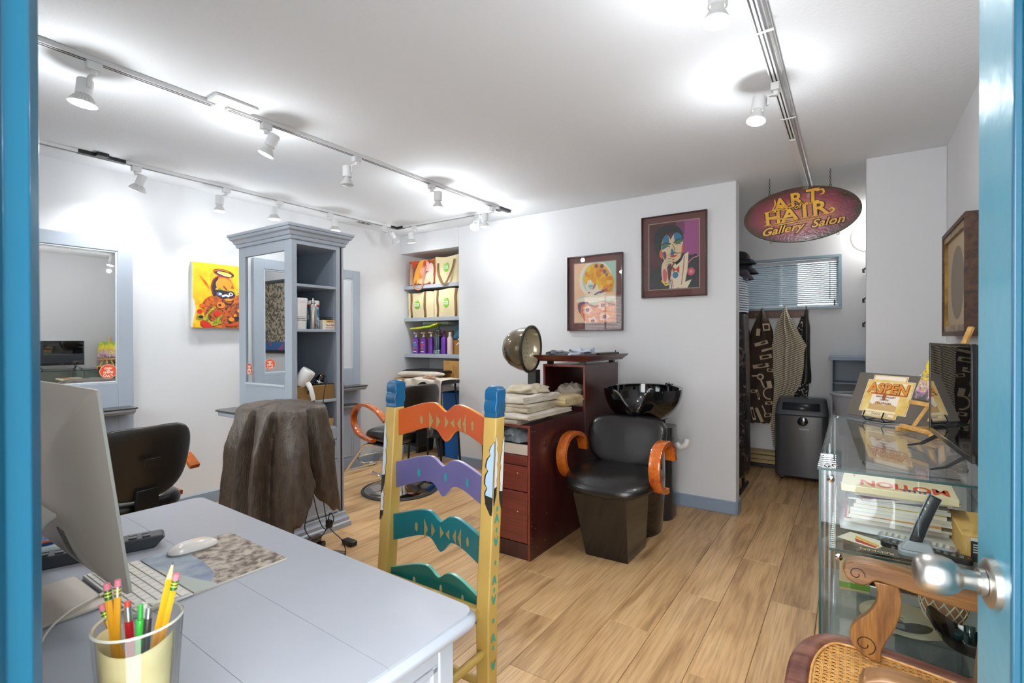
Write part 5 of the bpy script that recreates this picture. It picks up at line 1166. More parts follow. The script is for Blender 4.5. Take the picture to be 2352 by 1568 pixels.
# ================================================================ PAINTED LADDER-BACK CHAIR
YEL = M('painted ochre yellow', 'c6a65c', .45, bump=.25, bs=50, col2='b3924a', vs=5)
YEO = M('painted olive ochre', 'a4935a', .5, bump=.25, bs=50, col2='8d7c46', vs=5)
BLT = M('finial blue', '0d5580', .3, bump=.3, bs=60, col2='27485f', vs=14, thr=(.3, .45))
A_ = Vector((-.930, 1.228, 0)); B_ = Vector((-1.377, 1.226, 0))      # right and left post at seat height, as seen
U = (B_-A_).normalized(); Nv = Vector((U.y, -U.x, 0)).normalized()
if Nv.y > 0: Nv = -Nv                                       # Nv points to the chair's front (towards the desk, -y)
t = T('ladder_back_chair', 'hand-painted ladder-back chair, yellow posts with feathers and coloured wavy slats', 'chair', tuple((A_+B_)/2))
def post(base, lean, mirror):
    """square post with notched finial; returns function z -> centre"""
    def cen(z): return Vector(base)+Nv*(-.072*max(0, z-.45))+U*(lean*(z-.6))
    w = .0245; d = .024
    zs = [(0, .020, .020), (.25, .0235, .0235), (.45, w, d), (1.045, w, d)]
    def ring_(z, a, b): c = cen(z); return [tuple(c+U*(sx*a)+Nv*(sy*b)+Vector((0, 0, z))) for sx, sy in ((-1, -1), (1, -1), (1, 1), (-1, 1))]
    g = G(); vs = []; 
    for z, a, b in zs: vs += ring_(z, a, b)
    n = len(zs)
    for j in range(n-1):
        for i in range(4):
            pass
    g.v = vs; 
    for j in range(n-1):
        for i in range(4):
            g.f.append((4*j+i, 4*j+(i+1) % 4, 4*(j+1)+(i+1) % 4, 4*(j+1)+i)); g.mi.append(0 if i in (1, 3) else 1)
    g.f += [(0, 3, 2, 1), tuple(4*(n-1)+i for i in range(4))]; g.mi += [0, 0]
    # sides i=0: -Nv (rear), 2: +Nv (front), 1: +U, 3: -U
    g.mi = [0]*(4*(n-1)+2)
    pst = t.p('post', g, [YEL, YEO], bev=.004)
    pf = [(1.045, 1.0), (1.058, .90), (1.066, 1.06), (1.080, 1.12), (1.092, 1.0), (1.097, .88), (1.104, 1.0), (1.118, 1.05), (1.130, .95), (1.138, .72), (1.142, .4)]
    g = G(); vs = []
    for z, s in pf: vs += ring_(z, w*(1 if z < 1.125 else s/.95), d*s)
    g.add(vs, [(4*j+i, 4*j+(i+1) % 4, 4*(j+1)+(i+1) % 4, 4*(j+1)+i) for j in range(len(pf)-1) for i in range(4)]+[(0, 3, 2, 1), tuple(4*(len(pf)-1)+i for i in range(4))])
    t.p('finial', g, BLT, parent=pst, ang=30, bev=.003, label='blue finial')
    return cen, pst
cR, pR = post(A_, 0, 1); cL, pL = post(B_, 0, -1)
def slat(z0, h, mat, edge, deco):
    """wavy double-humped slat bowed away from the sitter"""
    n = 40; fr = []; 
    def prof(s, top):     # s 0 (left) .. 1 (right)
        d = abs(s-.5)*2; hump = math.sin(PI*min(1, max(0, (1-d)*1.25)) if d > .2 else PI*(1-d)*1.25)
        w_ = .045*max(0, math.sin(PI*min(1, (1-d)/.95))) * (1 if d > .0 else 1); notch = .026*math.exp(-(d/.14)**2)
        k = .038*math.sin(PI*(1-d)*.62+.0)**1.5
        return (h/2 + k*1.0 - notch) if top else (-h/2 + k*1.15 - notch*1.6)
    vs = []
    a0, a1 = cL(z0), cR(z0)
    for i in range(n+1):
        s = i/n; c = a0.lerp(a1, s); bow = -.032*math.sin(PI*s)
        for tp in (0, 1):
            zz = z0+prof(s, tp)
            for th_ in (-.0075, .0075): q = c+Nv*(bow+th_); vs.append((q.x, q.y, zz))
    fs, mi = [], []
    for i in range(n):
        b = 4*i; c = b+4
        fs += [(b, b+2, c+2, c), (b+1, c+1, c+3, b+3), (b+2, b+3, c+3, c+2), (b, c, c+1, b+1)]; mi += [0, 0, 1, 1]  # lighter edge colour paints in the highlight along the slat edges
    g = G(); g.v = vs; g.f = fs+[(0, 1, 3, 2), (4*n, 4*n+2, 4*n+3, 4*n+1)]; g.mi = mi+[0, 0]
    sl = t.p('slat', g, [mat, edge], bev=.0025, ang=50)
    def fp(s, dz):
        c = a0.lerp(a1, s); q = c+Nv*(-.032*math.sin(PI*s)+.0084); return (q.x, q.y, z0+dz+.020)
    mm = M('motif tan', 'a08a55', .6, var=.3, vs=120) if len(deco) > 4 else M('motif '+('teal' if 'lilac' in mat.name else 'cream'), '1f8a93' if 'lilac' in mat.name else 'b4b27a', .6)
    for kind, s, r in deco:
        if kind == 'o': n_ = 14; P = [fp(s+r*.45*math.cos(2*PI*i/n_)/.44*.9, r*math.sin(2*PI*i/n_)) for i in range(n_)]
        elif kind == '>': P = [fp(s-.016, -r), fp(s-.016, r), fp(s+.022, 0)]
        else: P = [fp(s+.016, -r), fp(s+.016, r), fp(s-.022, 0)]
        t.p('motif', G().add(P, [tuple(range(len(P)))]), mm, parent=sl, smooth=False, recalc=False)
D1 = [('o', .27, .0155), ('>', .36, .034), ('>', .43, .026), ('>', .515, .022), ('<', .58, .018), ('<', .65, .026), ('<', .705, .036), ('o', .79, .0155)]
D2 = [('o', .27, .015), ('o', .53, .015), ('o', .76, .015)]
slat(.985, .094, M('slat orange paint', 'c3591f', .3, coat=.3, col2='b04a1c', vs=5), M('slat orange edge highlight', 'e08a22', .3), D1)
slat(.800, .094, M('slat lilac paint', '6d6796', .3, coat=.2, col2='5f5a8a', vs=5), M('slat lilac edge highlight', 'a897bd', .3), D2)
slat(.615, .094, M('slat teal paint', '117078', .3, coat=.3, col2='0c5f68', vs=5), M('slat teal edge highlight', '3a8a92', .3), D1)
slat(.430, .094, M('slat green paint', '126e66', .3, coat=.3, col2='0c5d58', vs=5), M('slat green edge highlight', '6cb5a0', .3), D2)
# feathers and marks painted on the posts
FBK = ink('22201f'); FBL = ink('a9c1d6'); FWH = ink('d9d3cf'); TEA = ink('27988c')
def on_post(cen, face, pts, z0):
    """pts (across, up) on the front (+Nv) or side face of a post"""
    o = []
    for a_, b_ in pts:
        c = cen(z0+b_)
        if face == 'f': q = c+U*a_+Nv*.0246
        elif face == 'r': q = c-U*.0251+Nv*a_
        o.append((q.x, q.y, z0+b_))
    return o
def feather(pst, cen, face, z0, x0, sgn, col, wid, ln):
    """half feather beside its quill at x0, lobed edge on the sgn side"""
    lob = [(0, 0), (.35, -.06), (.62, -.14), (.50, -.20), (.85, -.27), (1.0, -.38), (.72, -.43), (1.0, -.50), (1.05, -.62), (.74, -.68), (.98, -.75), (.80, -.88), (.30, -.985), (0, -1)]
    sm = [(p.x, p.y) for p in spline([(a_, b_, 0) for a_, b_ in lob], 3)]
    e1 = Nv if face == 'f' else -U
    for nm, k, m, e in (('feather_outline', 1.0, FBK, .0002), ('feather', .80, col, .0005)):
        pp = [(x0+sgn*(a_*wid*k+(.0006 if k < 1 else -.0012)), b_*ln*(1 if k == 1 else .985)-(0 if k == 1 else ln*.012)) for a_, b_ in sm]
        P = on_post(cen, face, pp, z0); s = e1*e
        t.p(nm, G().add([(p[0]+s.x, p[1]+s.y, p[2]) for p in P], [tuple(range(len(P)))]), m, parent=pst, smooth=False, recalc=False)
    tip = [(x0-.0005*sgn, -ln*.80), (x0+sgn*wid*.82, -ln*.78), (x0+sgn*wid*.80, -ln*.90), (x0+sgn*wid*.2, -ln*1.05), (x0-.0005*sgn, -ln*1.05)]; s = e1*.0008
    P = on_post(cen, face, tip, z0); t.p('feather_tip', G().add([(p[0]+s.x, p[1]+s.y, p[2]) for p in P], [tuple(range(len(P)))]), FBK, parent=pst, smooth=False, recalc=False)
FB2 = ink('c3cdd6')
# on_post 'f': across = +U (image left positive); side face 'r': across = +Nv (towards the viewer's left)
feather(pR, cR, 'f', .975, -.0225, 1, FBL, .034, .215)
feather(pR, cR, 'r', .995, .0225, -1, FWH, .017, .205); feather(pR, cR, 'r', .985, -.0235, 1, FWH, .020, .215)
feather(pL, cL, 'f', 1.00, .0235, -1, FB2, .020, .25); feather(pL, cL, 'f', .78, .0235, -1, FWH, .018, .13)
def mark(z, kind, s=.0075):
    if kind == 'o': pts = [(s*.55*math.cos(2*PI*i/12), s*.9*math.sin(2*PI*i/12)) for i in range(12)]
    elif kind == 'v': pts = [(-.010, .012), (-.004, .012), (0, .002), (.006, .014), (.011, .012), (.004, -.010), (-.004, -.010)]
    else: pts = [(-.010, -.012), (-.004, -.010), (0, -.002), (.005, -.010), (.011, -.008), (.004, .012), (-.002, .012)]
    big = [(a*1.25, b*1.22) for a, b in pts]
    for pp, m, e in ((big, ink('7d8a4a'), .0002), (pts, TEA, .0005)):
        P = on_post(cR, 'r', pp, z); s_ = -U*e
        t.p('painted_mark', G().add([(p[0]+s_.x, p[1]+s_.y, p[2]) for p in P], [tuple(range(len(P)))]), m, parent=pR, smooth=False, recalc=False)
for z, k in ((.765, 'o'), (.735, '^'), (.700, 'o'), (.665, 'v'), (.602, 'o'), (.550, '^'), (.520, 'o'), (.490, 'v'), (.428, 'o'), (.375, '^'), (.345, 'o'), (.290, 'v'), (.225, 'o')): mark(z, k)
# seat, front legs, rungs
Fq = Nv*.36; SA, SB = A_+Fq-U*.0, B_+Fq
for q in (SA, SB): t.p('front_leg', G().cyl((q.x, q.y, 0), (q.x, q.y, .455), .020, .023, 14), YEL)
def bar(p, q, z, r=.013, nm='rung', z2=None): t.p(nm, G().cyl((p.x, p.y, z), (q.x, q.y, z2 or z), r, n=12), YEL)
for z in (.16, .30): bar(SA, SB, z); bar(A_, SA, z+.03); bar(B_, SB, z+.03)
bar(A_, B_, .22)
def seatf(x_, y_): q = A_.lerp(B_, x_)+Nv*(.36*y_); return q
g = G(); P = [seatf(0.03, 0), seatf(.97, 0), seatf(1.06, 1.06), seatf(-.06, 1.06)]
g.add([(p.x, p.y, .430) for p in P]+[(p.x, p.y, .462) for p in P], [(0, 3, 2, 1), (4, 5, 6, 7), (0, 1, 5, 4), (1, 2, 6, 5), (2, 3, 7, 6), (3, 0, 4, 7)])
t.p('seat', g, YEL, bev=.008)
# ================================================================ GLASS DISPLAY CASE
cx0, cx1, cy0, cy1, cz = -.085, .455, 1.772, 3.01, .90
t = T('display_case', 'long glass display case with clear shelves along the right wall', 'display case', ((cx0+cx1)/2, (cy0+cy1)/2, 0))
ge = .007
def sheet(name, x0, x1, y0, y1, z0, z1, edge, parent=None):
    """glass sheet with dark green polished edges"""
    g = G(); g.box(x0, x1, y0, y1, z0, z1)
    g.mi = [0]*6
    dims = [x1-x0, y1-y0, z1-z0]; k = dims.index(min(dims))
    faces = {0: (3, 5), 1: (2, 4), 2: (0, 1)}[k]
    g.mi = [0 if i in faces else 1 for i in range(6)]
    return t.p(name, g, [GLASS, GLASSE], parent=parent, smooth=False)
sheet('top_glass', cx0, cx1, cy0, cy1, cz-ge, cz, 1)
sheet('front_glass', cx0+.004, cx0+.010, cy0+.002, cy1-.002, .12, cz-ge, 1)
sheet('end_glass', cx0+.010, cx1-.01, cy0+.004, cy0+.010, .12, cz-ge, 1)
sheet('shelf_glass', cx0+.03, cx1-.05, cy0+.022, cy1-.03, .648, .655, 1)
sheet('shelf_glass', cx0+.03, cx1-.05, cy0+.022, cy1-.03, .375, .382, 1)
t.p('deck', G().box(cx0+.004, cx1-.004, cy0+.004, cy1, .10, .12), M('deck grey laminate', 'b3b1ab', .4), bev=.002)
t.p('base', G().box(cx0+.03, cx1-.01, cy0+.03, cy1-.02, 0, .10), BLKP)
t.p('back_panel', G().box(cx1-.012, cx1-.006, cy0+.01, cy1, .12, cz-ge), M('case back', '98a09c', .4))
g = G()
for yy in (cy0+.46, cy1-.05): g.box(cx0+.014, cx0+.022, yy, yy+.014, .12, cz-ge); g.box(cx1-.03, cx1-.016, yy, yy+.018, .12, cz-ge)
t.p('shelf_standard', g, M('aluminium standard', 'b8bcc0', .3, metal=.9, bump=.3, bs=120), bev=.001)
g = G()
for (x_, y_, z_) in ((-.060, cy0+.03, cz), (-.040, cy0+.045, cz), (.30, cy0+.04, cz), (-.055, cy1-.06, cz)): g.lathe([(.009, z_), (.009, z_+.002), (.006, z_+.004), (.0, z_+.0045)], 14, (x_, y_, 0))
for (x_, z_) in ((-.05, .868), (-.03, .640), (.33, .868)): g.lathe([(.010, cy0), (.010, cy0-.003), (.0, cy0-.006)], 14, (x_, 0, z_), 'y')
t.p('screw_cap', g, CHROME)
# --- on top: television
t = T('television', 'flat black television standing on V feet on the glass case', 'television', (.268, 1.785, cz))
t.o.rotation_euler = (0, 0, math.radians(3.4))
ty_0, ty_1, tz0, tz1 = 1.785, 2.335, .955, 1.274
t.p('screen', G().box(.2665, .268, ty_0+.012, ty_1-.012, tz0+.016, tz1-.010), M('tv glossy screen', '0b0d10', .01, ior=2.2))
g = G(); frame_x(g, .264, .275, ty_0, ty_1, tz0, tz1, .012, .018, .010); g.box(.270, .285, ty_0+.003, ty_1-.003, tz0+.002, tz1-.002)
t.p('bezel', g, M('tv bezel', '141415', .12, coat=.6), bev=.002)
g = G(); g.prism([(ty_0+.05, tz0+.012), (ty_1-.05, tz0+.012), (ty_1-.05, tz1-.075), (ty_1-.11, tz1-.035), (ty_0+.11, tz1-.035), (ty_0+.03, tz1-.065), (ty_0+.02, tz0+.012)], .285, .322, 'x'); bk_ = t.p('back_shell', g, M('tv back', '4a4947', .5), bev=.006)
g = G()
for z_ in (1.00, 1.10, 1.205): g.box(.296, .312, ty_0+.018, ty_0+.0205, z_, z_+.012)
t.p('vent_slot', g, BLKP, parent=bk_)
for yc, d_ in ((1.88, .03), (2.24, .06)):
    g = G(); g.tube([(.272, yc, .955), (.235, yc+d_*.6, .918), (.200, yc+d_, .904)], [.010, .008, .005], sec=[(-1, -.5), (1, -.5), (1, .5), (-1, .5)]); g.tube([(.282, yc, .955), (.318, yc+d_*.3, .918), (.36, yc, .904)], [.010, .008, .005], sec=[(-1, -.5), (1, -.5), (1, .5), (-1, .5)])
    t.p('foot', g, BLKP, bev=.001)
# --- easel with canvas
t = T('tabletop_easel', 'small pine easel holding the thickly painted yellow canvas', 'easel', (.27, 2.72, cz))
lean = .45   # backward lean in +x/+y
def E3(s, h, d=0.):   # s across, h up the leaning plane, d toward the viewer
    ux, uy = .50, -.866           # across direction (left to right as seen)
    bx_, by_ = .866, .50          # away
    a_ = math.radians(22); q = (h*math.cos(a_), h*math.sin(a_))
    return (.235+ux*s+bx_*(q[1]-d*math.cos(a_)), 2.62+uy*s+by_*(q[1]-d*math.cos(a_)), cz+.035+q[0]+d*math.sin(a_))
def ebar(a_, b_, w_, th_, nm): return t.p(nm, G().tube([a_, b_], 1, sec=[(-w_, -th_), (w_, -th_), (w_, th_), (-w_, th_)]), PINE, bev=.002)
ebar(E3(-.04, -.03), E3(.0, .10), .009, .007, 'leg'); ebar(E3(.12, -.03), E3(.07, .12), .009, .007, 'leg')
ebar(E3(.04, .02), E3(.04, .43), .011, .006, 'mast')
ebar(E3(-.075, .085, .018), E3(.15, .085, .018), .012, .008, 'canvas_rest')
for s in (-.055, .13): ebar((E3(s, 0)[0]-.05, E3(s, 0)[1]-.03, cz+.010), (E3(s, 0)[0]+.16, E3(s, 0)[1]+.09, cz+.010), .009, .0098, 'skid')
ebar((E3(-.06, 0)[0]-.03, E3(-.06, 0)[1]-.02, cz+.022), (E3(.135, 0)[0]-.03, E3(.135, 0)[1]-.02, cz+.022), .010, .008, 'crossbar')
IMP = M('impasto canvas', 'e6cf1c', .4, col2='8fae2a', vs=9, bump=1., bs=55, dist=2.5)
t = T('small_canvas', 'thickly painted yellow, green and mauve canvas on the pine easel', 'painting', E3(.04, .1, .02))
g = G()
n_ = 22; c0, c1, h0, h1 = -.075, .150, .10, .345; vs = []
mt = []
for j in range(n_+1):
    for i in range(n_+1):
        s = c0+(c1-c0)*i/n_; h = h0+(h1-h0)*j/n_; vs.append(E3(s, h, .022+.006*abs(noise.noise(Vector((s*40, h*60, 1))))*(0 < i < n_)*(0 < j < n_)))
fs = [(j*(n_+1)+i, j*(n_+1)+i+1, (j+1)*(n_+1)+i+1, (j+1)*(n_+1)+i) for j in range(n_) for i in range(n_)]
g.add(vs, fs)
def impasto():
    m = bpy.data.materials.new('impasto paint'); m.use_nodes = True; nt = m.node_tree; b = nt.nodes['Principled BSDF']; b.inputs['Roughness'].default_value = .35
    tc = nt.nodes.new('ShaderNodeTexCoord'); sp = nt.nodes.new('ShaderNodeSeparateXYZ'); n = nt.nodes.new('ShaderNodeTexNoise'); n.inputs['Scale'].default_value = 16; n.inputs['Detail'].default_value = 3; n.inputs['Distortion'].default_value = 2.2
    ma = nt.nodes.new('ShaderNodeMath'); ma.operation = 'MULTIPLY_ADD'; ma.inputs[1].default_value = 4.0; mb = nt.nodes.new('ShaderNodeMath'); mb.operation = 'MULTIPLY_ADD'; mb.inputs[1].default_value = 1.25; mb.inputs[2].default_value = -.48
    r = nt.nodes.new('ShaderNodeValToRGB'); e = r.color_ramp.elements; e[0].position = 0; e[0].color = lin('4b4f58'); e[1].position = 1; e[1].color = lin('8aa82c')
    for p_, c in ((.12, '5d5a55'), (.22, 'a87f98'), (.32, 'd69aa6'), (.40, 'e3d7b8'), (.46, '7a5f7c'), (.54, 'e0c22a'), (.78, 'ecd01a'), (.88, 'b9c92a')): k = e.new(p_); k.color = lin(c)
    nt.links.new(tc.outputs['Object'], n.inputs[0]); nt.links.new(tc.outputs['Object'], sp.inputs[0]); nt.links.new(sp.outputs['Z'], ma.inputs[0]); nt.links.new(n.outputs['Fac'], mb.inputs[0]); nt.links.new(mb.outputs[0], ma.inputs[2]); nt.links.new(ma.outputs[0], r.inputs[0]); nt.links.new(r.outputs[0], b.inputs['Base Color'])
    n2 = nt.nodes.new('ShaderNodeTexNoise'); n2.inputs['Scale'].default_value = 60; n2.inputs['Distortion'].default_value = 1.5; bu = nt.nodes.new('ShaderNodeBump'); bu.inputs['Strength'].default_value = 1; bu.inputs['Distance'].default_value = .004
    nt.links.new(tc.outputs['Object'], n2.inputs[0]); nt.links.new(n2.outputs['Fac'], bu.inputs['Height']); nt.links.new(bu.outputs[0], b.inputs['Normal']); return m
t.p('paint', g, impasto(), ang=30)
g = G(); b0_ = [E3(c0, h0, .022), E3(c1, h0, .022), E3(c1, h1, .022), E3(c0, h1, .022)]; b1_ = [E3(c0, h0, .004), E3(c1, h0, .004), E3(c1, h1, .004), E3(c0, h1, .004)]
g.add(b0_+b1_, [(4, 5, 6, 7), (0, 1, 5, 4), (1, 2, 6, 5), (2, 3, 7, 6), (3, 0, 4, 7)]); t.p('canvas', g, M('canvas edge yellow', 'c9a61a', .6, col2='5d5a48', vs=18))
# --- award board on wire stand
def BP(u, v, d=0.):   # u 0..1 across, v 0..1 up, board plane
    o = Vector((-.020, 2.985, .915)); U_ = Vector((.240, -.220, 0)); V_ = Vector((.058, .070, .205)); N_ = V_.cross(U_).normalized()
    if N_.y > 0: N_ = -N_
    q = o+U_*u*1.2+V_*v+N_*d; return tuple(q)
t = T('mounted_label', 'dark board with a cream and gold lettered label, leaning on a wire stand', 'plaque', (.10, 2.9, cz))
g = G().add([BP(0, 0), BP(1, 0), BP(1, 1), BP(0, 1), BP(0, 0, -.006), BP(1, 0, -.006), BP(1, 1, -.006), BP(0, 1, -.006)], [(0, 1, 2, 3), (7, 6, 5, 4), (0, 4, 5, 1), (1, 5, 6, 2), (2, 6, 7, 3), (3, 7, 4, 0)])
t.p('board', g, M('board dark olive', '5d564c', .6), smooth=False)
og_ = Vector(BP(0, 0, .0004)); a = Art(og_, Vector(BP(1, 0))-Vector(BP(0, 0)), Vector(BP(0, 1))-Vector(BP(0, 0)), (Vector(BP(0, 0, 1))-Vector(BP(0, 0))).normalized(), .0002)
cw_ = ink('ece0cf'); gd = M('label gold', 'd9b04a', .5, col2='e6d08a', vs=18); br_ = ink('a4552a'); tn = ink('e6cda4')
def cross(e): return [(.16-e, .14-e), (.22-e, .14-e), (.22-e, .04-e), (.62+e, .04-e), (.62+e, .14-e), (.72+e, .14-e), (.72+e, .84+e), (.62+e, .84+e), (.62+e, .95+e), (.22-e, .95+e), (.22-e, .84+e), (.16-e, .84+e)]
a.poly(cross(.012), cw_).poly(cross(.004), br_).poly(cross(.0), gd)
a.poly([(.23, .86), (.61, .86), (.61, .94), (.23, .94)], cw_).poly([(.24, .74), (.66, .77), (.66, .80), (.24, .80)], cw_).poly([(.26, .20), (.60, .20), (.60, .52), (.26, .52)], cw_).poly([(.26, .20), (.60, .20), (.60, .30), (.5, .36), (.44, .30), (.36, .38), (.3, .30), (.26, .34)], ink('c9a46c'), 0)
a.poly([(.23, .15), (.61, .15), (.61, .18), (.23, .18)], cw_).poly([(.26, .07), (.60, .07), (.60, .12), (.26, .12)], cw_).poly([(.24, .53), (.68, .53), (.68, .56), (.24, .56)], ink('c9603a')).poly([(.40, .42), (.44, .42), (.44, .54), (.40, .54)], ink('9c5a2e'))
MB_ = Matrix.Identity(4); Uv, Vv, Nn = a.u.normalized(), a.v.normalized(), a.n
for k in range(3): MB_[k][0] = Uv[k]; MB_[k][1] = Vv[k]; MB_[k][2] = Nn[k]
g = G()
def ltext(s_, u, v, sz, mi, off=0., xs=1., dz=.0026):
    g.mat(mi); g.M = Matrix.Translation(og_+a.u*u+a.v*v+a.n*dz) @ MB_; g.text(s_, sz, .0003, off, xs=xs); g.M = Matrix()
ltext('ASPEN', .44, .655, .070, 0, .0035, .95, .0026); ltext('ASPEN', .44, .655, .070, 1, .0012, .95, .0034)
ltext('SALON GALLERY', .44, .485, .0125, 0, 0, 1.); ltext('DESIGN', .43, .415, .0125, 0); ltext('COLORADO', .43, .345, .0135, 0); ltext('THANK YOU', .43, .095, .014, 2)
t.p('label_print', a.g, a.mats, smooth=False, recalc=False)
t.p('label_lettering', g, [ink('7d3520'), ink('dd8a2c'), ink('8a7a5a')], smooth=False, recalc=False)
g = G()
for u in (.28, .52):
    b = Vector(BP(u, 0, .004)); f = Vector(BP(u, .12, .022)); g.tube([tuple(f), tuple(Vector(BP(u, .0, .026))+Vector((0, 0, -.004))), (b.x, b.y, .905), (b.x+.06, b.y+.07, .905)], .003, 6)
p_, q_ = Vector(BP(.28, 0, .010)), Vector(BP(.52, 0, .010)); g.tube([(p_.x, p_.y, .905), (q_.x, q_.y, .905)], .003, 6)
solo('wire_stand', 'black wire display stand under the dark lettered board', 'wire stand', g, BLKM)
t = cyl_thing('drink_tin', 'squat metal tin on the glass case beyond the television', 'tin', [('tin', [(.038, .0), (.040, .003), (.040, .05), (.038, .053)], M('tin', '8d846a', .3, metal=.7))], .36, 2.73, cz+.0005)
t = cyl_thing('paper_cup', 'dark printed paper cup standing in the metal tin on the glass case', 'cup', [('cup', [(.026, .0), (.034, .09), (.036, .092)], M('cup print', '6b3a2c', .5, col2='d9cfc4', vs=22, thr=(.42, .46))), ('lid', [(.037, .09), (.038, .096), (.034, .104), (.0, .104)], M('cup lid brown', '3a2621', .35))], .36, 2.73, cz+.056)
g = G().tube(spline([(.22, 2.93, .93), (.235, 2.95, 1.0), (.255, 2.96, 1.09), (.27, 2.96, 1.12), (.285, 2.95, 1.09)], 5), .004, 6); solo('wire_loop', 'white wire loop rising behind the dark board', 'wire', g, WHP)
soft('pink_cloth', 'small pink and mauve cloth bundle behind the dark board on the glass case', 'cloth', .27, 2.92, cz+.001, .12, .07, .20, M('pink cloth', 'c9506e', .8, col2='7a6a8a', vs=14), 6., .3)
soft('yellow_duster', 'yellow soft shape behind the easel at the back of the glass case', 'duster', .40, 2.90, cz+.001, .07, .07, .10, M('duster maroon', '8a3038', .8), 3., .3)

# --- inside the case, upper shelf
z = .6552
cols = ['e7d9b4', 'd9d9d6', 'b02a34', 'c9ccd2', 'f0ece2', 'c98a2c', '9fa6ae', 'dfe0dc', 'e3c23c', '8a5a8f', 'e9e5da', 'b5bac0']
labs = ['silver grey magazine at the very bottom of the stack in the glass case', 'white magazine second from the bottom of the case stack', 'dark red edged magazine low in the case stack', 'pale grey magazine low in the middle of the case stack', 'off-white thick magazine in the middle of the case stack', 'orange edged magazine in the middle of the case stack', 'steel grey magazine above the orange edged one', 'white glossy magazine in the upper half of the case stack', 'yellow edged thin magazine in the upper half of the case stack', 'purple magazine sticking out right near the top of the case stack', 'white magazine just under the cream catalogue']
zz = z
for i in range(11):
    h_ = RN.choice((.006, .009, .012)); w_ = RN.uniform(.12, .145); ox, oy = RN.uniform(-.012, .012), RN.uniform(-.02, .02); rz = RN.uniform(-.08, .08)+(.35 if i == 9 else 0)
    g = G().at((.13+ox, 2.17+oy, 0), rz); pl = [(-w_, -.105), (w_, -.105), (w_, .105), (-w_, .105)]
    g.mat(0).prism(pl, zz+.0006, zz+h_-.0006); g.mat(1).prism([(a_*1.004, b_*1.004) for a_, b_ in pl], zz, zz+.0007); g.mat(1).prism([(a_*1.004, b_*1.004) for a_, b_ in pl], zz+h_-.0007, zz+h_)
    solo('magazine', labs[i], 'magazine', g, [M('paper edge', 'dcdad4', .6), ink(cols[(i*5+2) % 12] if i != 9 else '8a5a8f', .25)], group='magazines in the glass case')
    zz += h_+.0004
t = T('catalogue', 'thick cream catalogue with red and blue stripe lettering on top of the case stack', 'book', (.13, 2.17, zz))
g = G().at((.13, 2.16, 0), -.03); g.prism([(-.155, -.11), (.15, -.11), (.15, .11), (-.155, .11)], zz, zz+.022); t.p('cover', g, ink('e8d9b2', .3), bev=.002)
g = G(); g.mat(0)
base_ = Matrix.Translation((.13, 2.16, zz+.0224)) @ Matrix.Rotation(-.03+PI, 4, 'Z')
g.M = base_ @ Matrix.Translation((-.015, .040, 0)); g.mat(0).text('MOTION', .105, .0002, .0035, xs=.56)
g.mat(1)
for i in range(6): g.M = base_; g.prism([(-.085+i*.013, .066), (-.079+i*.013, .066), (-.079+i*.013, .096), (-.085+i*.013, .096)], 0, .0006)
g.mat(0); g.M = base_; g.prism([(.12, -.06), (.124, -.06), (.124, -.03), (.12, -.03)], 0, .0005)
t.p('cover_lettering', g, [ink('cf4a2c'), ink('46597d')], smooth=False)
g = G().box(-.045, -.043, 2.04, 2.22, z, z+.085); solo('card', 'white card standing at the left end of the magazine stack', 'card', g, ink('f1ecdf'))
g = G().add([(-.03, 2.00, z+.001), (.06, 1.99, z+.001), (.28, 1.99, z+.001), (.33, 2.24, z+.001), (.0, 2.27, z+.001), (-.04, 2.20, z+.001)], [(0, 1, 2, 3, 4, 5)])
solo('leaflet', 'white leaflet with curled edge under the magazine stack', 'leaflet', g, ink('cdd0cf'), solid=.0008)
t = T('postcard', 'postcard with red and yellow stripes left of the remote controls in the case', 'postcard', (.03, 1.93, z))
g = G().at((.03, 1.915, 0), -.45); g.prism([(-.055, -.04), (.055, -.04), (.055, .04), (-.055, .04)], z, z+.0008); t.p('card', g, ink('d9d2b8'))
g = G().at((.03, 1.915, 0), -.45); g.mat(0).prism([(-.02, -.005), (.05, -.02), (.05, -.033), (-.005, -.03)], z+.0009, z+.0012); g.mat(1).prism([(-.03, .02), (.05, -.005), (.05, -.018), (-.02, .0)], z+.0009, z+.0012); t.p('stripes', g, [ink('b5303a'), ink('e0a83a')], smooth=False)
def remote(label, x, y, rz, l, w_, body, keys, zc):
    t = T('remote_control', label, 'remote control', (x, y, zc), rz, world=False)
    t.p('body', G().prism(rrect(-l/2, l/2, -w_/2, w_/2, w_*.3), 0, .016), body, bev=.003)
    g = G()
    for i in range(11):
        for j in range(3): g.box(-l*.44+i*l*.08, -l*.44+i*l*.08+l*.045, -w_*.32+j*w_*.24, -w_*.32+j*w_*.24+w_*.15, .016, .0185)
    t.p('keys', g, keys); t.p('led', G().box(l*.44, l*.46, -.004, .004, .016, .017), ink('c9452c'))
    return t
remote('silver and black remote with pale keys, the nearer to the magazine stack', .165, 1.955, -.18, .19, .045, M('remote silver', '9ba1a8', .3, metal=.4), M('keys cream', 'cfc8b8', .5), z)
remote('flat black remote with coloured keys behind the cordless phone', .180, 1.895, -.16, .21, .042, BLKP, M('keys black', '3a3a3c', .5, col2='8a8a8c', vs=60), z)
t = T('cordless_phone', 'grey cordless phone upright in its cradle in the glass case', 'telephone', (.155, 1.86, z))
g = G().prism(rrect(.115, .200, 1.825, 1.885, .015), z, z+.022); g.add([(.118, 1.830, z+.022), (.197, 1.830, z+.022), (.192, 1.882, z+.022), (.122, 1.882, z+.022), (.135, 1.845, z+.045), (.190, 1.845, z+.045), (.188, 1.876, z+.05), (.140, 1.876, z+.05)], [(0, 3, 2, 1), (4, 5, 6, 7), (0, 1, 5, 4), (1, 2, 6, 5), (2, 3, 7, 6), (3, 0, 4, 7)])
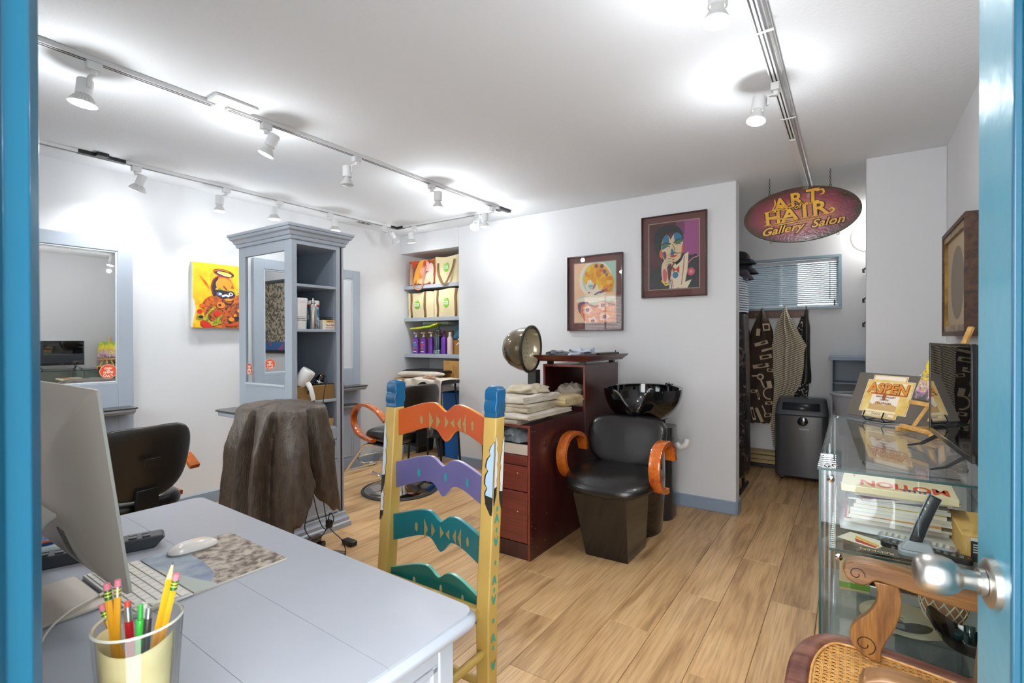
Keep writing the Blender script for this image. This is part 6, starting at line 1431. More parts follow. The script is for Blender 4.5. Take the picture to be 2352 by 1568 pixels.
t.p('cradle', g, M('phone grey', '9da1a6', .35), bev=.004)
g = G(); ph = spline([(.150, 1.858, z+.025), (.168, 1.858, z+.09), (.190, 1.860, z+.155), (.200, 1.862, z+.180)], 5)
g.tube(ph, [.0145]*len(ph), sec=[(-1, -.5), (-.6, -.62), (.6, -.62), (1, -.5), (1, .5), (.6, .62), (-.6, .62), (-1, .5)], up=(0, 1, 0)); hs = t.p('handset', g, M('phone dark', '2c3035', .3), bev=.003)
g = G()
for i in range(5):
    for j in range(3):
        k_ = ph[3+2*i]; g.box(k_.x-.0115, k_.x-.0085, 1.850+j*.007, 1.8545+j*.007, k_.z-.003, k_.z+.004)
t.p('keys', g, M('phone keys', 'c3c3bd', .5), parent=hs)
t.p('bezel', G().tube(ph, [.0150]*len(ph), sec=[(-1.05, -.2), (1.05, -.2), (1.05, .2), (-1.05, .2)], up=(0, 1, 0)), M('phone grey', '9da1a6', .35), parent=hs)
t = T('carton', 'tan carton with a black shipping label at the right in the glass case', 'carton', (.34, 2.0, z))
t.p('box', G().box(.262, .40, 1.90, 2.16, z, z+.075), M('cardboard light', 'c79c52', .75), bev=.002)
g = G(); g.mat(0).box(.281, .396, 1.8985, 1.8995, z+.002, z+.060); g.mat(1).box(.281, .396, 1.8988, 1.9, z+.060, z+.069)
for i in range(8): g.mat(1).box(.305+i*.005, .307+i*.005, 1.8978, 1.8984, z+.006, z+.022)
for i in range(4): g.mat(1).box(.286, .300, 1.8978, 1.8984, z+.028+i*.007, z+.031+i*.007)
t.p('label', g, [ink('1b1b1c'), ink('c9c9c6')], smooth=False)
# dark tray with mirrored lettering under the shelf edge
t = T('flat_case', 'flat dark case with gold lettering at the front edge of the case shelf', 'case', (.07, 1.83, z))
t.p('box', G().box(-.02, .24, 1.80, 1.835, z, z+.008), M('dark green black', '22241f', .2, coat=.3), bev=.001)
g = G(); g.M = Matrix.Translation((.062, 1.817, z+.0084)) @ Matrix.Rotation(PI, 4, 'Z'); g.text('REDKEN', .022, .0002, .0002); t.p('lettering', g, ink('cdb98a'), smooth=False)
# middle shelf
z = .3822
t = T('radio', 'black radio with a long speaker grille on the lower glass shelf', 'radio', (.16, 2.28, z))
t.p('body', G().box(.03, .30, 2.24, 2.33, z, z+.055), BLKP, bev=.004)
t.p('grille', G().box(.11, .295, 2.2385, 2.240, z+.008, z+.046), M('grille', '2c2c2c', .6, bump=1., bs=300))
t.p('trim', G().box(.03, .30, 2.2375, 2.2395, z+.001, z+.006), CHROME)
t.p('badge', G().box(.045, .085, 2.2385, 2.2395, z+.02, z+.032), ink('5a2a20'))
t = T('paper_bag', 'tan paper bag with a green stripe left of the radio', 'bag', (.02, 2.22, z))
t.p('bag', G().prism([(-.035, 2.16), (.055, 2.17), (.05, 2.235), (-.03, 2.23)], z, z+.105), M('tan bag', 'cbb48e', .8, bump=.4, bs=30), bev=.003)
t.p('stripe', G().prism([(-.0355, 2.1585), (.0555, 2.1685), (.0505, 2.2355), (-.0305, 2.2315)], z+.01, z+.030), ink('6c9c3a'), smooth=False)
def pln(u, v): return (.17+.11*math.cos(2*PI*u)*(1-v), 2.02+.10*math.sin(2*PI*u)*(1-v), z+.006-.004*(1-abs(2*v-1)))
t = T('painted_plate', 'round pale plate with a dark fish-like drawing, lying flat low in the case', 'plate', (.14, 2.02, z))
t.p('plate', G().lathe([(.0, z+.001), (.07, z+.001), (.115, z+.010), (.118, z+.011), (.07, z+.004), (.0, z+.004)], 40, (.14, 2.02, 0)), M('plate pale', 'c7c09c', .2, coat=.5))
a = Art((.05, 1.94, z+.0042), (.18, 0, 0), (0, .16, 0), (0, 0, 1)); a.poly([(.1, .1), (.15, .35), (.35, .5), (.5, .42), (.62, .5), (.85, .52), (.95, .3), (.8, .1), (.4, .0)], ink('4b4a44', .2), 4).line([(.48, .45), (.42, .55), (.45, .62), (.5, .60)], .03, ink('4b4a44', .2)).poly([(.25, .12), (.5, .14), (.5, .34), (.3, .34)], ink('8c8f94', .2))
t.p('drawing', a.g, a.mats, smooth=False, recalc=False)
t = T('woven_vase', 'round vase with a pale diamond lattice behind the black bowl', 'vase', (.24, 2.08, z))
vp = [(.030, .0), (.048, .015), (.060, .05), (.062, .08), (.054, .12), (.040, .155), (.036, .17)]
vy = 2.085; vx = .245
t.p('body', G().lathe([(r, z+h) for r, h in vp], 40, (vx, vy, 0)), M('vase clay', 'a5764e', .7, bump=.4, bs=60))
def vr(h):
    for (r0, h0), (r1, h1) in zip(vp, vp[1:]):
        if h <= h1: return r0+(r1-r0)*(h-h0)/(h1-h0)
    return vp[-1][0]
g = G()
for sg in (-1, 1):
    for k in range(15):
        pts = []
        for i in range(15): h = .004+.162*i/14; a_ = 2*PI*k/15+sg*1.7*i/14; r = vr(h)+.0015; pts.append((vx+r*math.cos(a_), vy+r*math.sin(a_), z+h))
        g.tube(pts, .0019, 5)
t.p('lattice', g, M('lattice pale', 'd5d3bd', .6))
t = T('black_bowl', 'glossy black boat-shaped bowl with glass pieces at the lower right of the case', 'bowl', (.27, 1.93, z))
def boat(u, v, o=0.):
    a_ = 2*PI*u; ca, sa = math.cos(a_), math.sin(a_); k = v; lift = .045*abs(ca)**3
    r = .35+.65*k**.6; return (.275+(.095-o)*r*ca*math.cos(-.5)-(.055-o)*r*sa*math.sin(-.5), 1.915+(.095-o)*r*ca*math.sin(-.5)+(.055-o)*r*sa*math.cos(-.5), z+.004+o+(.045+lift)*k)
g = G().surf(lambda u, v: boat(u, v), 48, 10, cu=True).surf(lambda u, v: boat(u, v, .004), 48, 10, cu=True); g.add([boat(i/48, 1) for i in range(48)]+[boat(i/48, 1, .004) for i in range(48)], [(i, (i+1) % 48, 48+(i+1) % 48, 48+i) for i in range(48)]); g.add([boat(i/48, 0) for i in range(48)], [tuple(range(48))])
t.p('bowl', g, GLOSSB)
for i, (dx, dy, r, h, rx) in enumerate(((-.02, .0, .012, .045, .4), (.01, .012, .013, .05, -.3), (.03, -.008, .012, .045, .9), (-.005, -.016, .012, .04, -.7), (.045, .004, .010, .05, .2))):
    g = G().at((.275+dx, 1.915+dy, z+.025), 0, rx); g.lathe([(r*.8, 0), (r, .004), (r, h-.002), (r*.9, h)], 14)
    solo('glass_piece', ['dark glass roller leaning left in the black bowl', 'tall dark glass roller in the middle of the black bowl', 'dark glass roller lying right in the black bowl', 'short dark glass roller at the front of the black bowl', 'slim dark glass roller at the right end of the black bowl'][i], 'glass roller', g, M('dark teal glass', '24403f', .05, coat=.8), group='glass rollers in the black bowl')
# deck
g = G().box(-.05, .20, 1.84, 2.15, .1205, .15); solo('photo_album', 'grey brown album lying on the bottom deck of the glass case', 'album', g, M('album cover', '8d7f6c', .6, col2='6c6253', vs=20), bev=.002)
g = G().box(.02, .32, 2.3, 2.6, .1205, .2); solo('storage_box', 'grey storage box at the back of the bottom deck of the glass case', 'box', g, M('storage grey', '70787c', .5), bev=.003)

# ================================================================ CANED OAK ARMCHAIR
t = T('caned_armchair', 'carved oak armchair with a caned seat and scroll arms in front of the glass case', 'armchair', (.07, 1.40, 0))
yc = 1.355
half = [(-.135, .0), (-.134, .16), (-.106, .275), (-.056, .335), (.02, .345), (.138, .330), (.262, .302), (.285, .298)]
def outline(k):      # k<1 shrinks to the inner opening
    pts = [(x, yc+y) for x, y in half]+[(x, yc-y) for x, y in reversed(half[1:])]
    return pts
def inset(d):
    P = [Vector((x, y, 0)) for x, y in outline(1)]; P = [Vector((p.x, p.y, 0)) for p in spline(P, 6, True)] if 0 else P
    # dense outer path: smooth front, straight back
    f = spline([(x, y, 0) for x, y in ([(x, yc+y) for x, y in half]+[])], 6); f2 = [Vector((p.x, 2*yc-p.y, 0)) for p in reversed(f)][:-1]
    Q = f+f2; n = len(Q); o = []
    for i in range(n):
        d_ = (Q[(i+1) % n]-Q[i-1]).normalized(); nn = Vector((d_.y, -d_.x, 0))
        if nn.dot(Vector((.07, yc, 0))-Q[i]) < 0: nn = -nn
        o.append(Q[i]+nn*d)
    return o
zt = .450
O, I1, I2 = inset(0.), inset(.040), inset(.052); n = len(O)
vs = [(p.x, p.y, zt-.032) for p in O]+[(p.x, p.y, zt-.008) for p in O]+[(p.x*1.0, p.y, zt) for p in inset(.010)]+[(p.x, p.y, zt+.001) for p in I1]+[(p.x, p.y, zt-.005) for p in I2]+[(p.x, p.y, zt-.032) for p in I2]
fs = [(r*n+i, r*n+(i+1) % n, ((r+1) % 6)*n+(i+1) % n, ((r+1) % 6)*n+i) for r in range(6) for i in range(n)]
OAKP = M('oak purplish worn', '7a4f49', .35, coat=.3, col2='4a2a24', vs=22, stretch=(1, .25, 1), bump=.5, bs=60)
t.p('seat_frame', G().add(vs, fs), wood('oak seat rim', '9a6a52', '76463a', '4c2a22', 'X', 1.3, .32, .3), ang=40)
# cane: six-way weave, built as strands over a clipped grid
I3 = inset(.050)
def inside(x, y):
    c = False; j = len(I3)-1
    for i in range(len(I3)):
        a_, b_ = I3[i], I3[j]
        if (a_.y > y) != (b_.y > y) and x < (b_.x-a_.x)*(y-a_.y)/(b_.y-a_.y)+a_.x: c = not c
        j = i
    return c
def strands(g, ang, pitch, off, w_, z_):
    ca, sa = math.cos(ang), math.sin(ang); k = -40
    while k <= 40:
        s = k*pitch+off; k += 1; run = []; st = .006; m = int(.8/st)
        for i in range(-m//2, m//2+1):
            r = i*st; x = .07+ca*r-sa*s; y = yc+sa*r+ca*s
            if inside(x, y): run.append((x, y))
        if len(run) > 2:
            (x0, y0), (x1, y1) = run[0], run[-1]; nx, ny = -sa*w_/2, ca*w_/2
            g.add([(x0+nx, y0+ny, z_), (x1+nx, y1+ny, z_), (x1-nx, y1-ny, z_), (x0-nx, y0-ny, z_), (x0+nx, y0+ny, z_-.0008), (x1+nx, y1+ny, z_-.0008), (x1-nx, y1-ny, z_-.0008), (x0-nx, y0-ny, z_-.0008)],
                  [(0, 1, 2, 3), (7, 6, 5, 4), (0, 4, 5, 1), (2, 6, 7, 3)])
g = G(); pt_ = .0165
for o_ in (-.0016, .0016):
    strands(g, 0, pt_, o_, .0026, zt-.006); strands(g, PI/2, pt_, o_, .0026, zt-.0068)
strands(g, PI/4, pt_/math.sqrt(2)*1.0, .0, .0026, zt-.0076); strands(g, -PI/4, pt_/math.sqrt(2), .0, .0026, zt-.0084)
CANE = M('cane', 'dfae66', .45, col2='c78f45', vs=60)
cn = t.p('cane_seat', g, CANE, smooth=False, label='woven cane panel'); cn['kind'] = 'stuff'
t.p('cane_binding', G().tube([(p.x, p.y, zt-.003) for p in inset(.053)], .0032, 6, closed=True), CANE)
# legs and aprons
for (x, y) in ((-.06, .24), (-.06, -.24)): t.p('front_leg', G().tube([(x, yc+y, zt-.03), (x-.012, yc+y, .30), (x+.01, yc+y, .10), (x-.02, yc+y, .0)], [.026, .022, .014, .018], 12), OAKD)
for y in (.27, -.27):
    t.p('back_post', G().tube(spline([(.31, yc+y*.92, .0), (.272, yc+y, .30), (.262, yc+y, .46), (.285, yc+y, .66), (.345, yc+y*1.02, .95)], 6), .019, 10, sec=[(-1, -.7), (1, -.7), (1, .7), (-1, .7)]), OAKD, bev=.003)
# scroll arms
def arm_top(y, dx=0):
    th_ = [(-.012, .690), (.02, .703), (.07, .702), (.14, .690), (.21, .677), (.275, .672)]
    bt = [(.275, .636), (.21, .638), (.14, .648), (.09, .656), (.055, .660), (.040, .648), (.026, .640), (.008, .642), (-.010, .652), (-.018, .672)]
    o = [(p.x, p.y) for p in spline([(a_, b_, 0) for a_, b_ in th_], 5)]+[(p.x, p.y) for p in spline([(a_, b_, 0) for a_, b_ in bt], 4)]
    return [(a_+dx, b_) for a_, b_ in o]
def spiral(cx_, cz_, r, y, turns=1.5, a0=0., sg=1): return [(cx_+r*(1-.75*i/26)*math.cos(a0+sg*turns*2*PI*i/26), y, cz_+r*(1-.75*i/26)*math.sin(a0+sg*turns*2*PI*i/26)) for i in range(27)]
GRV = M('carved groove', '2a170c', .7)
for s, y, dx in ((1, yc+.265, 0.), (-1, yc-.265, .03)):
    a_ = t.p('arm', G().prism(arm_top(y, dx), y-.022, y+.022, 'y'), OAK, bev=.004)
    for yy in ((y-.0226, y+.0226)): t.p('carved_scroll', G().tube(spiral(.012+dx, .668, .019, yy, 1.1, -.2, 1), .0012, 5), GRV, parent=a_)
    sp_l = [(.048, .655), (.057, .632), (.054, .600), (.040, .570), (.018, .545), (.002, .520), (-.002, .495), (.006, .472), (.020, .458), (.036, .452), (.052, .446)]
    sp_r = [(.066, .446), (.066, .475), (.078, .510), (.094, .545), (.105, .590), (.106, .630), (.100, .655)]
    o = [(p.x+dx, p.y) for p in spline([(q[0], q[1], 0) for q in sp_l], 4)]+[(p.x+dx, p.y) for p in spline([(q[0], q[1], 0) for q in sp_r], 4)]
    b_ = t.p('arm_support', G().prism(o, y-.014, y+.014, 'y'), wood('oak bracket', 'ab7736', '8a5c2c', '5c3a1c', 'Z', 1.4, .33, .25), bev=.003)
    for yy in ((y-.0146, y+.0146)): t.p('carved_scroll', G().tube(spiral(.030+dx, .485, .026, yy, 1.2, -1.2, 1), .0013, 5), GRV, parent=b_)
g = G(); 
for z_, h_ in ((.90, .045), (.55, .02)): g.add([(.30+.05*(z_-.5), yc-.26, z_), (.30+.05*(z_-.5), yc+.26, z_), (.32+.05*(z_-.5), yc+.26, z_), (.32+.05*(z_-.5), yc-.26, z_), (.30+.05*(z_-.5), yc-.26, z_+h_), (.30+.05*(z_-.5), yc+.26, z_+h_), (.32+.05*(z_-.5), yc+.26, z_+h_), (.32+.05*(z_-.5), yc-.26, z_+h_)], [(0, 3, 2, 1), (4, 5, 6, 7), (0, 1, 5, 4), (1, 2, 6, 5), (2, 3, 7, 6), (3, 0, 4, 7)])
t.p('back_rail', g, OAKD, bev=.003)

# ================================================================ BROWN FRAMED PICTURE ON THE RIGHT WALL
t = T('shadow_frame', 'deep brown frame with a pale oval silhouette on the right wall', 'framed picture', (XR, 3.25, 1.30))
fx0, fx1, fy0, fy1, fz0, fz1 = XR-.062, XR, 2.93, 3.60, 1.30, 1.845
t.p('frame', (lambda g: (frame_x(g, fx0, fx1, fy0, fy1, fz0, fz1, .022), g)[1])(G()), wood('frame walnut', '5d3d27', '4a2e1c', '2e1b10', 'Y', 2., .5), bev=.002)
t.p('gold_fillet', (lambda g: (frame_x(g, fx0+.006, fx0+.02, fy0+.022, fy1-.022, fz0+.022, fz1-.022, .03), g)[1])(G()), M('gold leaf', 'a98437', .35, metal=.6, col2='6d4d1c', vs=14))
t.p('mount', G().box(fx0+.02, fx0+.024, fy0+.02, fy1-.02, fz0+.02, fz1-.02), M('mount tan', 'b3a083', .8))
a = Art((fx0+.0195, fy0, fz0), (0, fy1-fy0, 0), (0, 0, fz1-fz0), (-1, 0, 0)); a.ell(.5, .48, .27, .33, M('oval grey', '85796b', .8), 32)
t.p('silhouette', a.g, a.mats, smooth=False, recalc=False)
# ================================================================ BACK ROOM
# oval sign
t = T('oval_sign', 'oval burgundy wooden sign lettered art of hair gallery salon, hung on chains', 'sign', (-.295, 4.0, 1.94))
sy = 3.985; scx, scz = -.297, 2.147; rx_, rz_ = .355, .190
rim_d = M('sign dark edge', '3f2c14', .3, coat=.5)
t.p('board', G().prism(circ(scx, scz, rx_, 64, rz_), sy, sy+.022, 'y'), rim_d, bev=.003)
def signmat():
    m = bpy.data.materials.new('sign burgundy fade'); m.use_nodes = True; nt = m.node_tree; b = nt.nodes['Principled BSDF']  # colour runs from a warm brown centre to a dark rim
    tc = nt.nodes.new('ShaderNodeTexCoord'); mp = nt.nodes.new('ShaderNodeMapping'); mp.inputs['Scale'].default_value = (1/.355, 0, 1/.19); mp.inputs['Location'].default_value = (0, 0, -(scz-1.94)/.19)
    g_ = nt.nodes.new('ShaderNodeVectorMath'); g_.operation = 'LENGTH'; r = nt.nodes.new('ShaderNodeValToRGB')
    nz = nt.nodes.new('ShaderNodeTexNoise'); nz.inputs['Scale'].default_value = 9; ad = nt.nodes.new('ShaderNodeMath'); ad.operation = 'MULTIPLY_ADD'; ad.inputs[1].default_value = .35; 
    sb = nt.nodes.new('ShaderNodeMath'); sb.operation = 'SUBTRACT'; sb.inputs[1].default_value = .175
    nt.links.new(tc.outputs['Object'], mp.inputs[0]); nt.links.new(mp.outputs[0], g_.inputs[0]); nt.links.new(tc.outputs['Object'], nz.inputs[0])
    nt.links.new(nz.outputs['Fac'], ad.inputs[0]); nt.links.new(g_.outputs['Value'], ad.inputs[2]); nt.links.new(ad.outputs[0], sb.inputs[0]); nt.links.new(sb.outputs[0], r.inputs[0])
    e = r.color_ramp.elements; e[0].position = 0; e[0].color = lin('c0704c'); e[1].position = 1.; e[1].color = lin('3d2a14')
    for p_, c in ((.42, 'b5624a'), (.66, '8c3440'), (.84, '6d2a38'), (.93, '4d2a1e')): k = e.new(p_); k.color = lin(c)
    nt.links.new(r.outputs[0], b.inputs['Base Color']); b.inputs['Roughness'].default_value = .22; b.inputs['Coat Weight'].default_value = .6
    bu = nt.nodes.new('ShaderNodeBump'); bu.inputs['Strength'].default_value = .35; bu.inputs['Distance'].default_value = .004; n2 = nt.nodes.new('ShaderNodeTexNoise'); n2.inputs['Scale'].default_value = 60
    nt.links.new(tc.outputs['Object'], n2.inputs[0]); nt.links.new(n2.outputs['Fac'], bu.inputs['Height']); nt.links.new(bu.outputs[0], b.inputs['Normal']); return m
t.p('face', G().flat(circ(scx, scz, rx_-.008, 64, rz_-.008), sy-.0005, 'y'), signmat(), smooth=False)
GLD = M('sign gold', 'f0b912', .35, coat=.3, col2='d9920e', vs=9); OUT = M('sign letter outline', '3a1d12', .4)
SB = Matrix(((1, 0, 0, 0), (0, 0, -1, 0), (0, 1, 0, 0), (0, 0, 0, 1)))
g = G()
def stxt(s_, x, z_, size, rot, off, xs=1., shear=0., dy=0.):
    for mi, o_, d in ((1, off+.0050, .0012), (0, off-.001, .0028)):
        g.mat(mi); g.M = Matrix.Translation((scx+x, sy-d-dy, scz+z_)) @ SB @ Matrix.Rotation(rot, 4, 'Z'); g.text(s_, size, .0006, o_, shear, xs=xs)
def srib(pts, w_, mi_=(1, 0)):
    P = spline([(scx+a_, 0, scz+b_) for a_, b_ in pts], 6)
    for mi, ww, d in ((1, w_+.003, .0022), (0, w_, .0034)):
        k = len(P); vs = []
        for i, p in enumerate(P):
            dd = (P[min(i+1, k-1)]-P[max(i-1, 0)]).normalized(); nn = Vector((-dd.z, 0, dd.x)); tp = ww*(.35+.65*math.sin(PI*min(1, max(0, (i+.6)/k))))
            vs += [(p.x+nn.x*tp, sy-d, p.z+nn.z*tp), (p.x-nn.x*tp, sy-d, p.z-nn.z*tp)]
        g.M = Matrix(); g.mat(mi); g.add(vs, [(2*i, 2*i+1, 2*i+3, 2*i+2) for i in range(k-1)])
for ch, x, z_, sz, rot in (('A', -.115, .080, .125, .14), ('R', -.020, .104, .122, .08), ('T', .078, .114, .122, .03)): stxt(ch, x, z_, sz, rot, .0042, 1.05)
for ch, x, z_, sz, rot in (('H', -.165, -.006, .118, .08), ('A', -.062, .004, .116, .07), ('I', .030, .016, .124, .07), ('R', .118, .024, .124, .06)): stxt(ch, x, z_, sz, rot, .0040, 1.22)
for x, z_, w_ in ((-.150, .036, .022), (-.092, .044, .022), (-.046, .058, .022), (.014, .062, .022), (.078, .068, .026), (-.198, -.052, .026), (-.140, -.046, .026), (-.096, -.042, .024), (-.034, -.036, .024), (.030, -.028, .030), (.088, -.022, .024), (.150, -.016, .024), (-.196, .040, .026), (-.138, .048, .024), (.028, .062, .028), (.092, .070, .020)):
    for mi, gr, d in ((1, .0022, .0013), (0, 0, .0029)):
        g.M = Matrix.Translation((scx+x, sy-d, scz+z_)) @ SB @ Matrix.Rotation(.08, 4, 'Z'); g.mat(mi).prism([(-w_-gr, -.003-gr), (w_+gr, -.003-gr), (w_*.7+gr, .0035+gr), (-w_*.7-gr, .0035+gr)], 0, .0004)
stxt('of', -.015, .056, .052, .12, .0015, 1., .3, .002)
srib([(-.150, .060), (-.115, .050), (-.06, .078), (-.02, .086)], .0035); srib([(-.215, -.030), (-.19, -.010), (-.12, -.016), (-.05, -.026), (-.02, -.018)], .004)
srib([(.10, .145), (.135, .150), (.14, .125), (.12, .118)], .006); srib([(.15, -.020), (.185, -.012), (.20, .006), (.185, .018), (.172, .006)], .006); srib([(-.155, .125), (-.15, .09), (-.165, .055)], .005)
for a_, b_, z0_, z1_ in ((-.175, -.150, .048, .053), (.085, .115, .075, .079), (-.125, -.095, .060, .066), (.03, .055, .070, .075)): srib([(a_, z0_), ((a_+b_)/2, (z0_+z1_)/2), (b_, z1_)], .005)
srib([(-.175, -.060), (0, -.048), (.145, -.034)], .0035)
stxt('Gallery  Salon', .008, -.084, .074, .085, .0022, 1.2, .35)
g.M = Matrix(); g.mat(1).flat(circ(scx+.004, scz-.078, .0085, 12), sy-.0028, 'y'); g.mat(0).flat(circ(scx+.004, scz-.078, .0055, 12), sy-.0034, 'y')
t.p('lettering', g, [GLD, OUT], smooth=False, recalc=False)
g = G()
for x in (-.485, -.118):
    zt_ = scz+rz_*math.sqrt(max(0, 1-((x-scx)/rx_)**2)); z_ = zt_+.004; k = 0
    g.tube([(x+.008*math.cos(a_), sy+.011, zt_+.006+.008*math.sin(a_)) for a_ in [2*PI*i/12 for i in range(12)]], .0016, 5, closed=True)
    while z_ < 2.425:
        a0 = (k % 2)*PI/2; g.tube([(x+.0045*math.cos(b_)*math.cos(a0), sy+.011+.0045*math.cos(b_)*math.sin(a0), z_+.009+.009*math.sin(b_)) for b_ in [2*PI*i/10 for i in range(10)]], .0014, 5, closed=True); z_ += .0145; k += 1
for x in (-.475, -.075):
    zb = scz-rz_*math.sqrt(max(0, 1-((x-scx)/rx_)**2)); g.tube([(x+.008*math.cos(a_), sy+.011, zb-.006+.008*math.sin(a_)) for a_ in [2*PI*i/12 for i in range(12)]], .0016, 5, closed=True)
t.p('chain', g, BLKM)
# coat rack board, garments
t = T('coat_rack', 'brown wooden coat rack board under the back window', 'coat rack', (-.66, YR, 1.49))
t.p('board', G().box(-1.15, -.342, YR-.02, YR, 1.492, 1.566), wood('rack brown', '6a4028', '5a3421', '402315', 'X', 1., .4), bev=.002)
for x in (-.98, -.735, -.532, -.358):
    hk = t.p('hook', G().tube(spline([(x, YR-.02, 1.535), (x, YR-.06, 1.53), (x, YR-.075, 1.56), (x, YR-.07, 1.595)], 4), .004, 6), BLKM)
g = G()
for x in (-.80, -.66, -.61, -.45, -.40): g.lathe([(.004, YR-.020), (.004, YR-.023), (.0, YR-.024)], 8, (x, 0, 1.532), 'y')
t.p('screw', g, CHROME)
def garment(name, label, cat, x, tab, yb, dep, folds, sd, mats, matfn=None, nu=64, nv=40, amp=.16, solid=0.):
    """hanging cloth: tab rows (z, left, right); folds = number of pleats"""
    def tb(z):
        for (z0, l0, r0), (z1, l1, r1) in zip(tab, tab[1:]):
            if z <= z0 and z >= z1: k = (z0-z)/(z0-z1); return l0+(l1-l0)*k, r0+(r1-r0)*k
        return tab[-1][1:]
    zt, zb = tab[0][0], tab[-1][0]
    def f(u, v):
        z = zt+(zb-zt)*v; l, r = tb(z); a_ = 2*PI*u; c, s = math.cos(a_), math.sin(a_); w_ = (r-l)/2; m = (l+r)/2; k = min(1, w_/.05)
        pl = 1+amp*math.sin(folds*a_+sd+2*v)*k+.10*noise.noise(Vector((c*2+sd, s*2, v*6)))
        d = dep*(.35+.65*k)*.5
        hemdz = .02*noise.noise(Vector((c*3, s*3, sd)))*(v > .9)
        return (m+w_*c*(1+(pl-1)*.35), yb-d-.004+d*s*pl*(1 if s < 0 else .9), z+hemdz)
    g = G().surf(f, nu, nv, cu=True)
    if matfn: g.mi = [matfn((i+.5)/nu, (j+.5)/nv, f) for j in range(nv) for i in range(nu)]
    return g, f
APB = M('apron brown', '3e2c1f', .8, bump=.5, bs=80, var=.3, vs=10); APW = M('apron print beige', 'b9a68a', .8)
g, f = garment('', '', '', 0, [(1.585, -.742, -.730), (1.53, -.76, -.70), (1.44, -.80, -.665), (1.36, -.835, -.64), (1.0, -.865, -.625), (.70, -.90, -.63), (.48, -.93, -.66), (.455, -.93, -.67)], YR-.05, .13, 5, 1., None)
t = T('printed_apron', 'brown apron printed with beige salon tools, left on the coat rack', 'apron', (-.75, YR-.1, .45))
t.p('cloth', g, APB, ang=70)
def onf(px_, pz):       # point on the visible front of the garment for x,z
    v = (1.585-pz)/(1.585-.455); best = None
    for i in range(33, 63):
        q = f(i/64, v)
        if best is None or abs(q[0]-px_) < abs(best[0]-px_): best = q
    return (px_, best[1]-.013, pz)
def decal(pts, m=APW, close=True): P = [onf(a_, b_) for a_, b_ in pts]; t.p('print', G().add(P, [tuple(range(len(P)))]), m, smooth=False, recalc=False)
def rbox(cx_, cz_, w_, h_, rot): c, s = math.cos(rot), math.sin(rot); return [(cx_+a_*c-b_*s, cz_+a_*s+b_*c) for a_, b_ in ((-w_/2, -h_/2), (0, -h_/2), (w_/2, -h_/2), (w_/2, 0), (w_/2, h_/2), (0, h_/2), (-w_/2, h_/2), (-w_/2, 0))]
def hollow(pts, k=.6): cxm = sum(p[0] for p in pts)/len(pts); czm = sum(p[1] for p in pts)/len(pts); return [(cxm+(p[0]-cxm)*k, czm+(p[1]-czm)*k) for p in pts]
for cx_, cz_, w_, h_, r_, hol in ((-.685, 1.40, .055, .07, .1, 1), (-.755, 1.35, .035, .07, -.1, 0), (-.73, 1.24, .12, .035, .3, 0), (-.68, 1.18, .09, .022, .3, 0), (-.69, 1.11, .10, .04, .2, 1), (-.735, 1.02, .14, .038, .18, 0), (-.655, .98, .05, .03, -.2, 1), (-.80, .77, .05, .03, .1, 1), (-.66, .84, .04, .07, .2, 0), (-.755, .74, .018, .10, .25, 1), (-.745, .54, .028, .15, .35, 0), (-.70, .58, .012, .12, .35, 0), (-.665, .66, .06, .03, .1, 1), (-.80, .55, .03, .13, .25, 1), (-.675, .54, .06, .035, .1, 1), (-.79, .92, .05, .015, .1, 0)):
    P_ = rbox(cx_, cz_, w_, h_, r_); decal(P_)
    if hol: P2 = [onf(a_, b_) for a_, b_ in hollow(P_)]; t.p('print', G().add([(p[0], p[1]-.002, p[2]) for p in P2], [tuple(range(len(P2)))]), APB, smooth=False, recalc=False)
decal(circ(-.735, .915, .032, 14)); decal(rbox(-.715, .845, .014, .08, .35))
P2 = [onf(a_, b_) for a_, b_ in circ(-.735, .915, .018, 10)]; t.p('print', G().add([(p[0], p[1]-.002, p[2]) for p in P2], [tuple(range(len(P2)))]), APB, smooth=False, recalc=False)
for k in range(9):
    a0, a1 = math.radians(70+k*24), math.radians(70+(k+1)*24); decal([(-.66+r_*math.cos(a_), .755+r_*1.15*math.sin(a_)) for r_, a_ in ((.055, a0), (.055, a1), (.043, a1), (.043, a0))])
ST = M('striped linen', 'c9bda4', .85); m = ST
nt = m.node_tree; b = nt.nodes['Principled BSDF']; tcn = nt.nodes.new('ShaderNodeTexCoord'); wv_ = nt.nodes.new('ShaderNodeTexWave'); wv_.inputs['Scale'].default_value = 17; wv_.inputs['Distortion'].default_value = 1.2; wv_.inputs['Detail Scale'].default_value = .6; wv_.bands_direction = 'Z'
mpn = nt.nodes.new('ShaderNodeMapping'); mpn.inputs['Rotation'].default_value = (0, .45, 0); rr = nt.nodes.new('ShaderNodeValToRGB'); rr.color_ramp.elements[0].position = .16; rr.color_ramp.elements[1].position = .26; rr.color_ramp.elements[0].color = lin('3a3634'); rr.color_ramp.elements[1].color = lin('cbbfa6')
nt.links.new(tcn.outputs['Object'], mpn.inputs[0]); nt.links.new(mpn.outputs[0], wv_.inputs[0]); nt.links.new(wv_.outputs['Fac'], rr.inputs[0]); nt.links.new(rr.outputs[0], b.inputs['Base Color'])
g, _ = garment('', '', '', 0, [(1.60, -.54, -.525), (1.52, -.565, -.50), (1.40, -.60, -.45), (1.22, -.625, -.36), (1.17, -.62, -.38), (1.0, -.62, -.385), (.86, -.61, -.40), (.72, -.62, -.47), (.60, -.635, -.54), (.42, -.65, -.58), (.24, -.635, -.59), (.22, -.63, -.595)], YR-.055, .14, 9, 3., None, nu=110, amp=.38)
solo('striped_robe', 'cream robe with dark stripes hanging in the middle of the coat rack', 'robe', g, ST, ang=70)
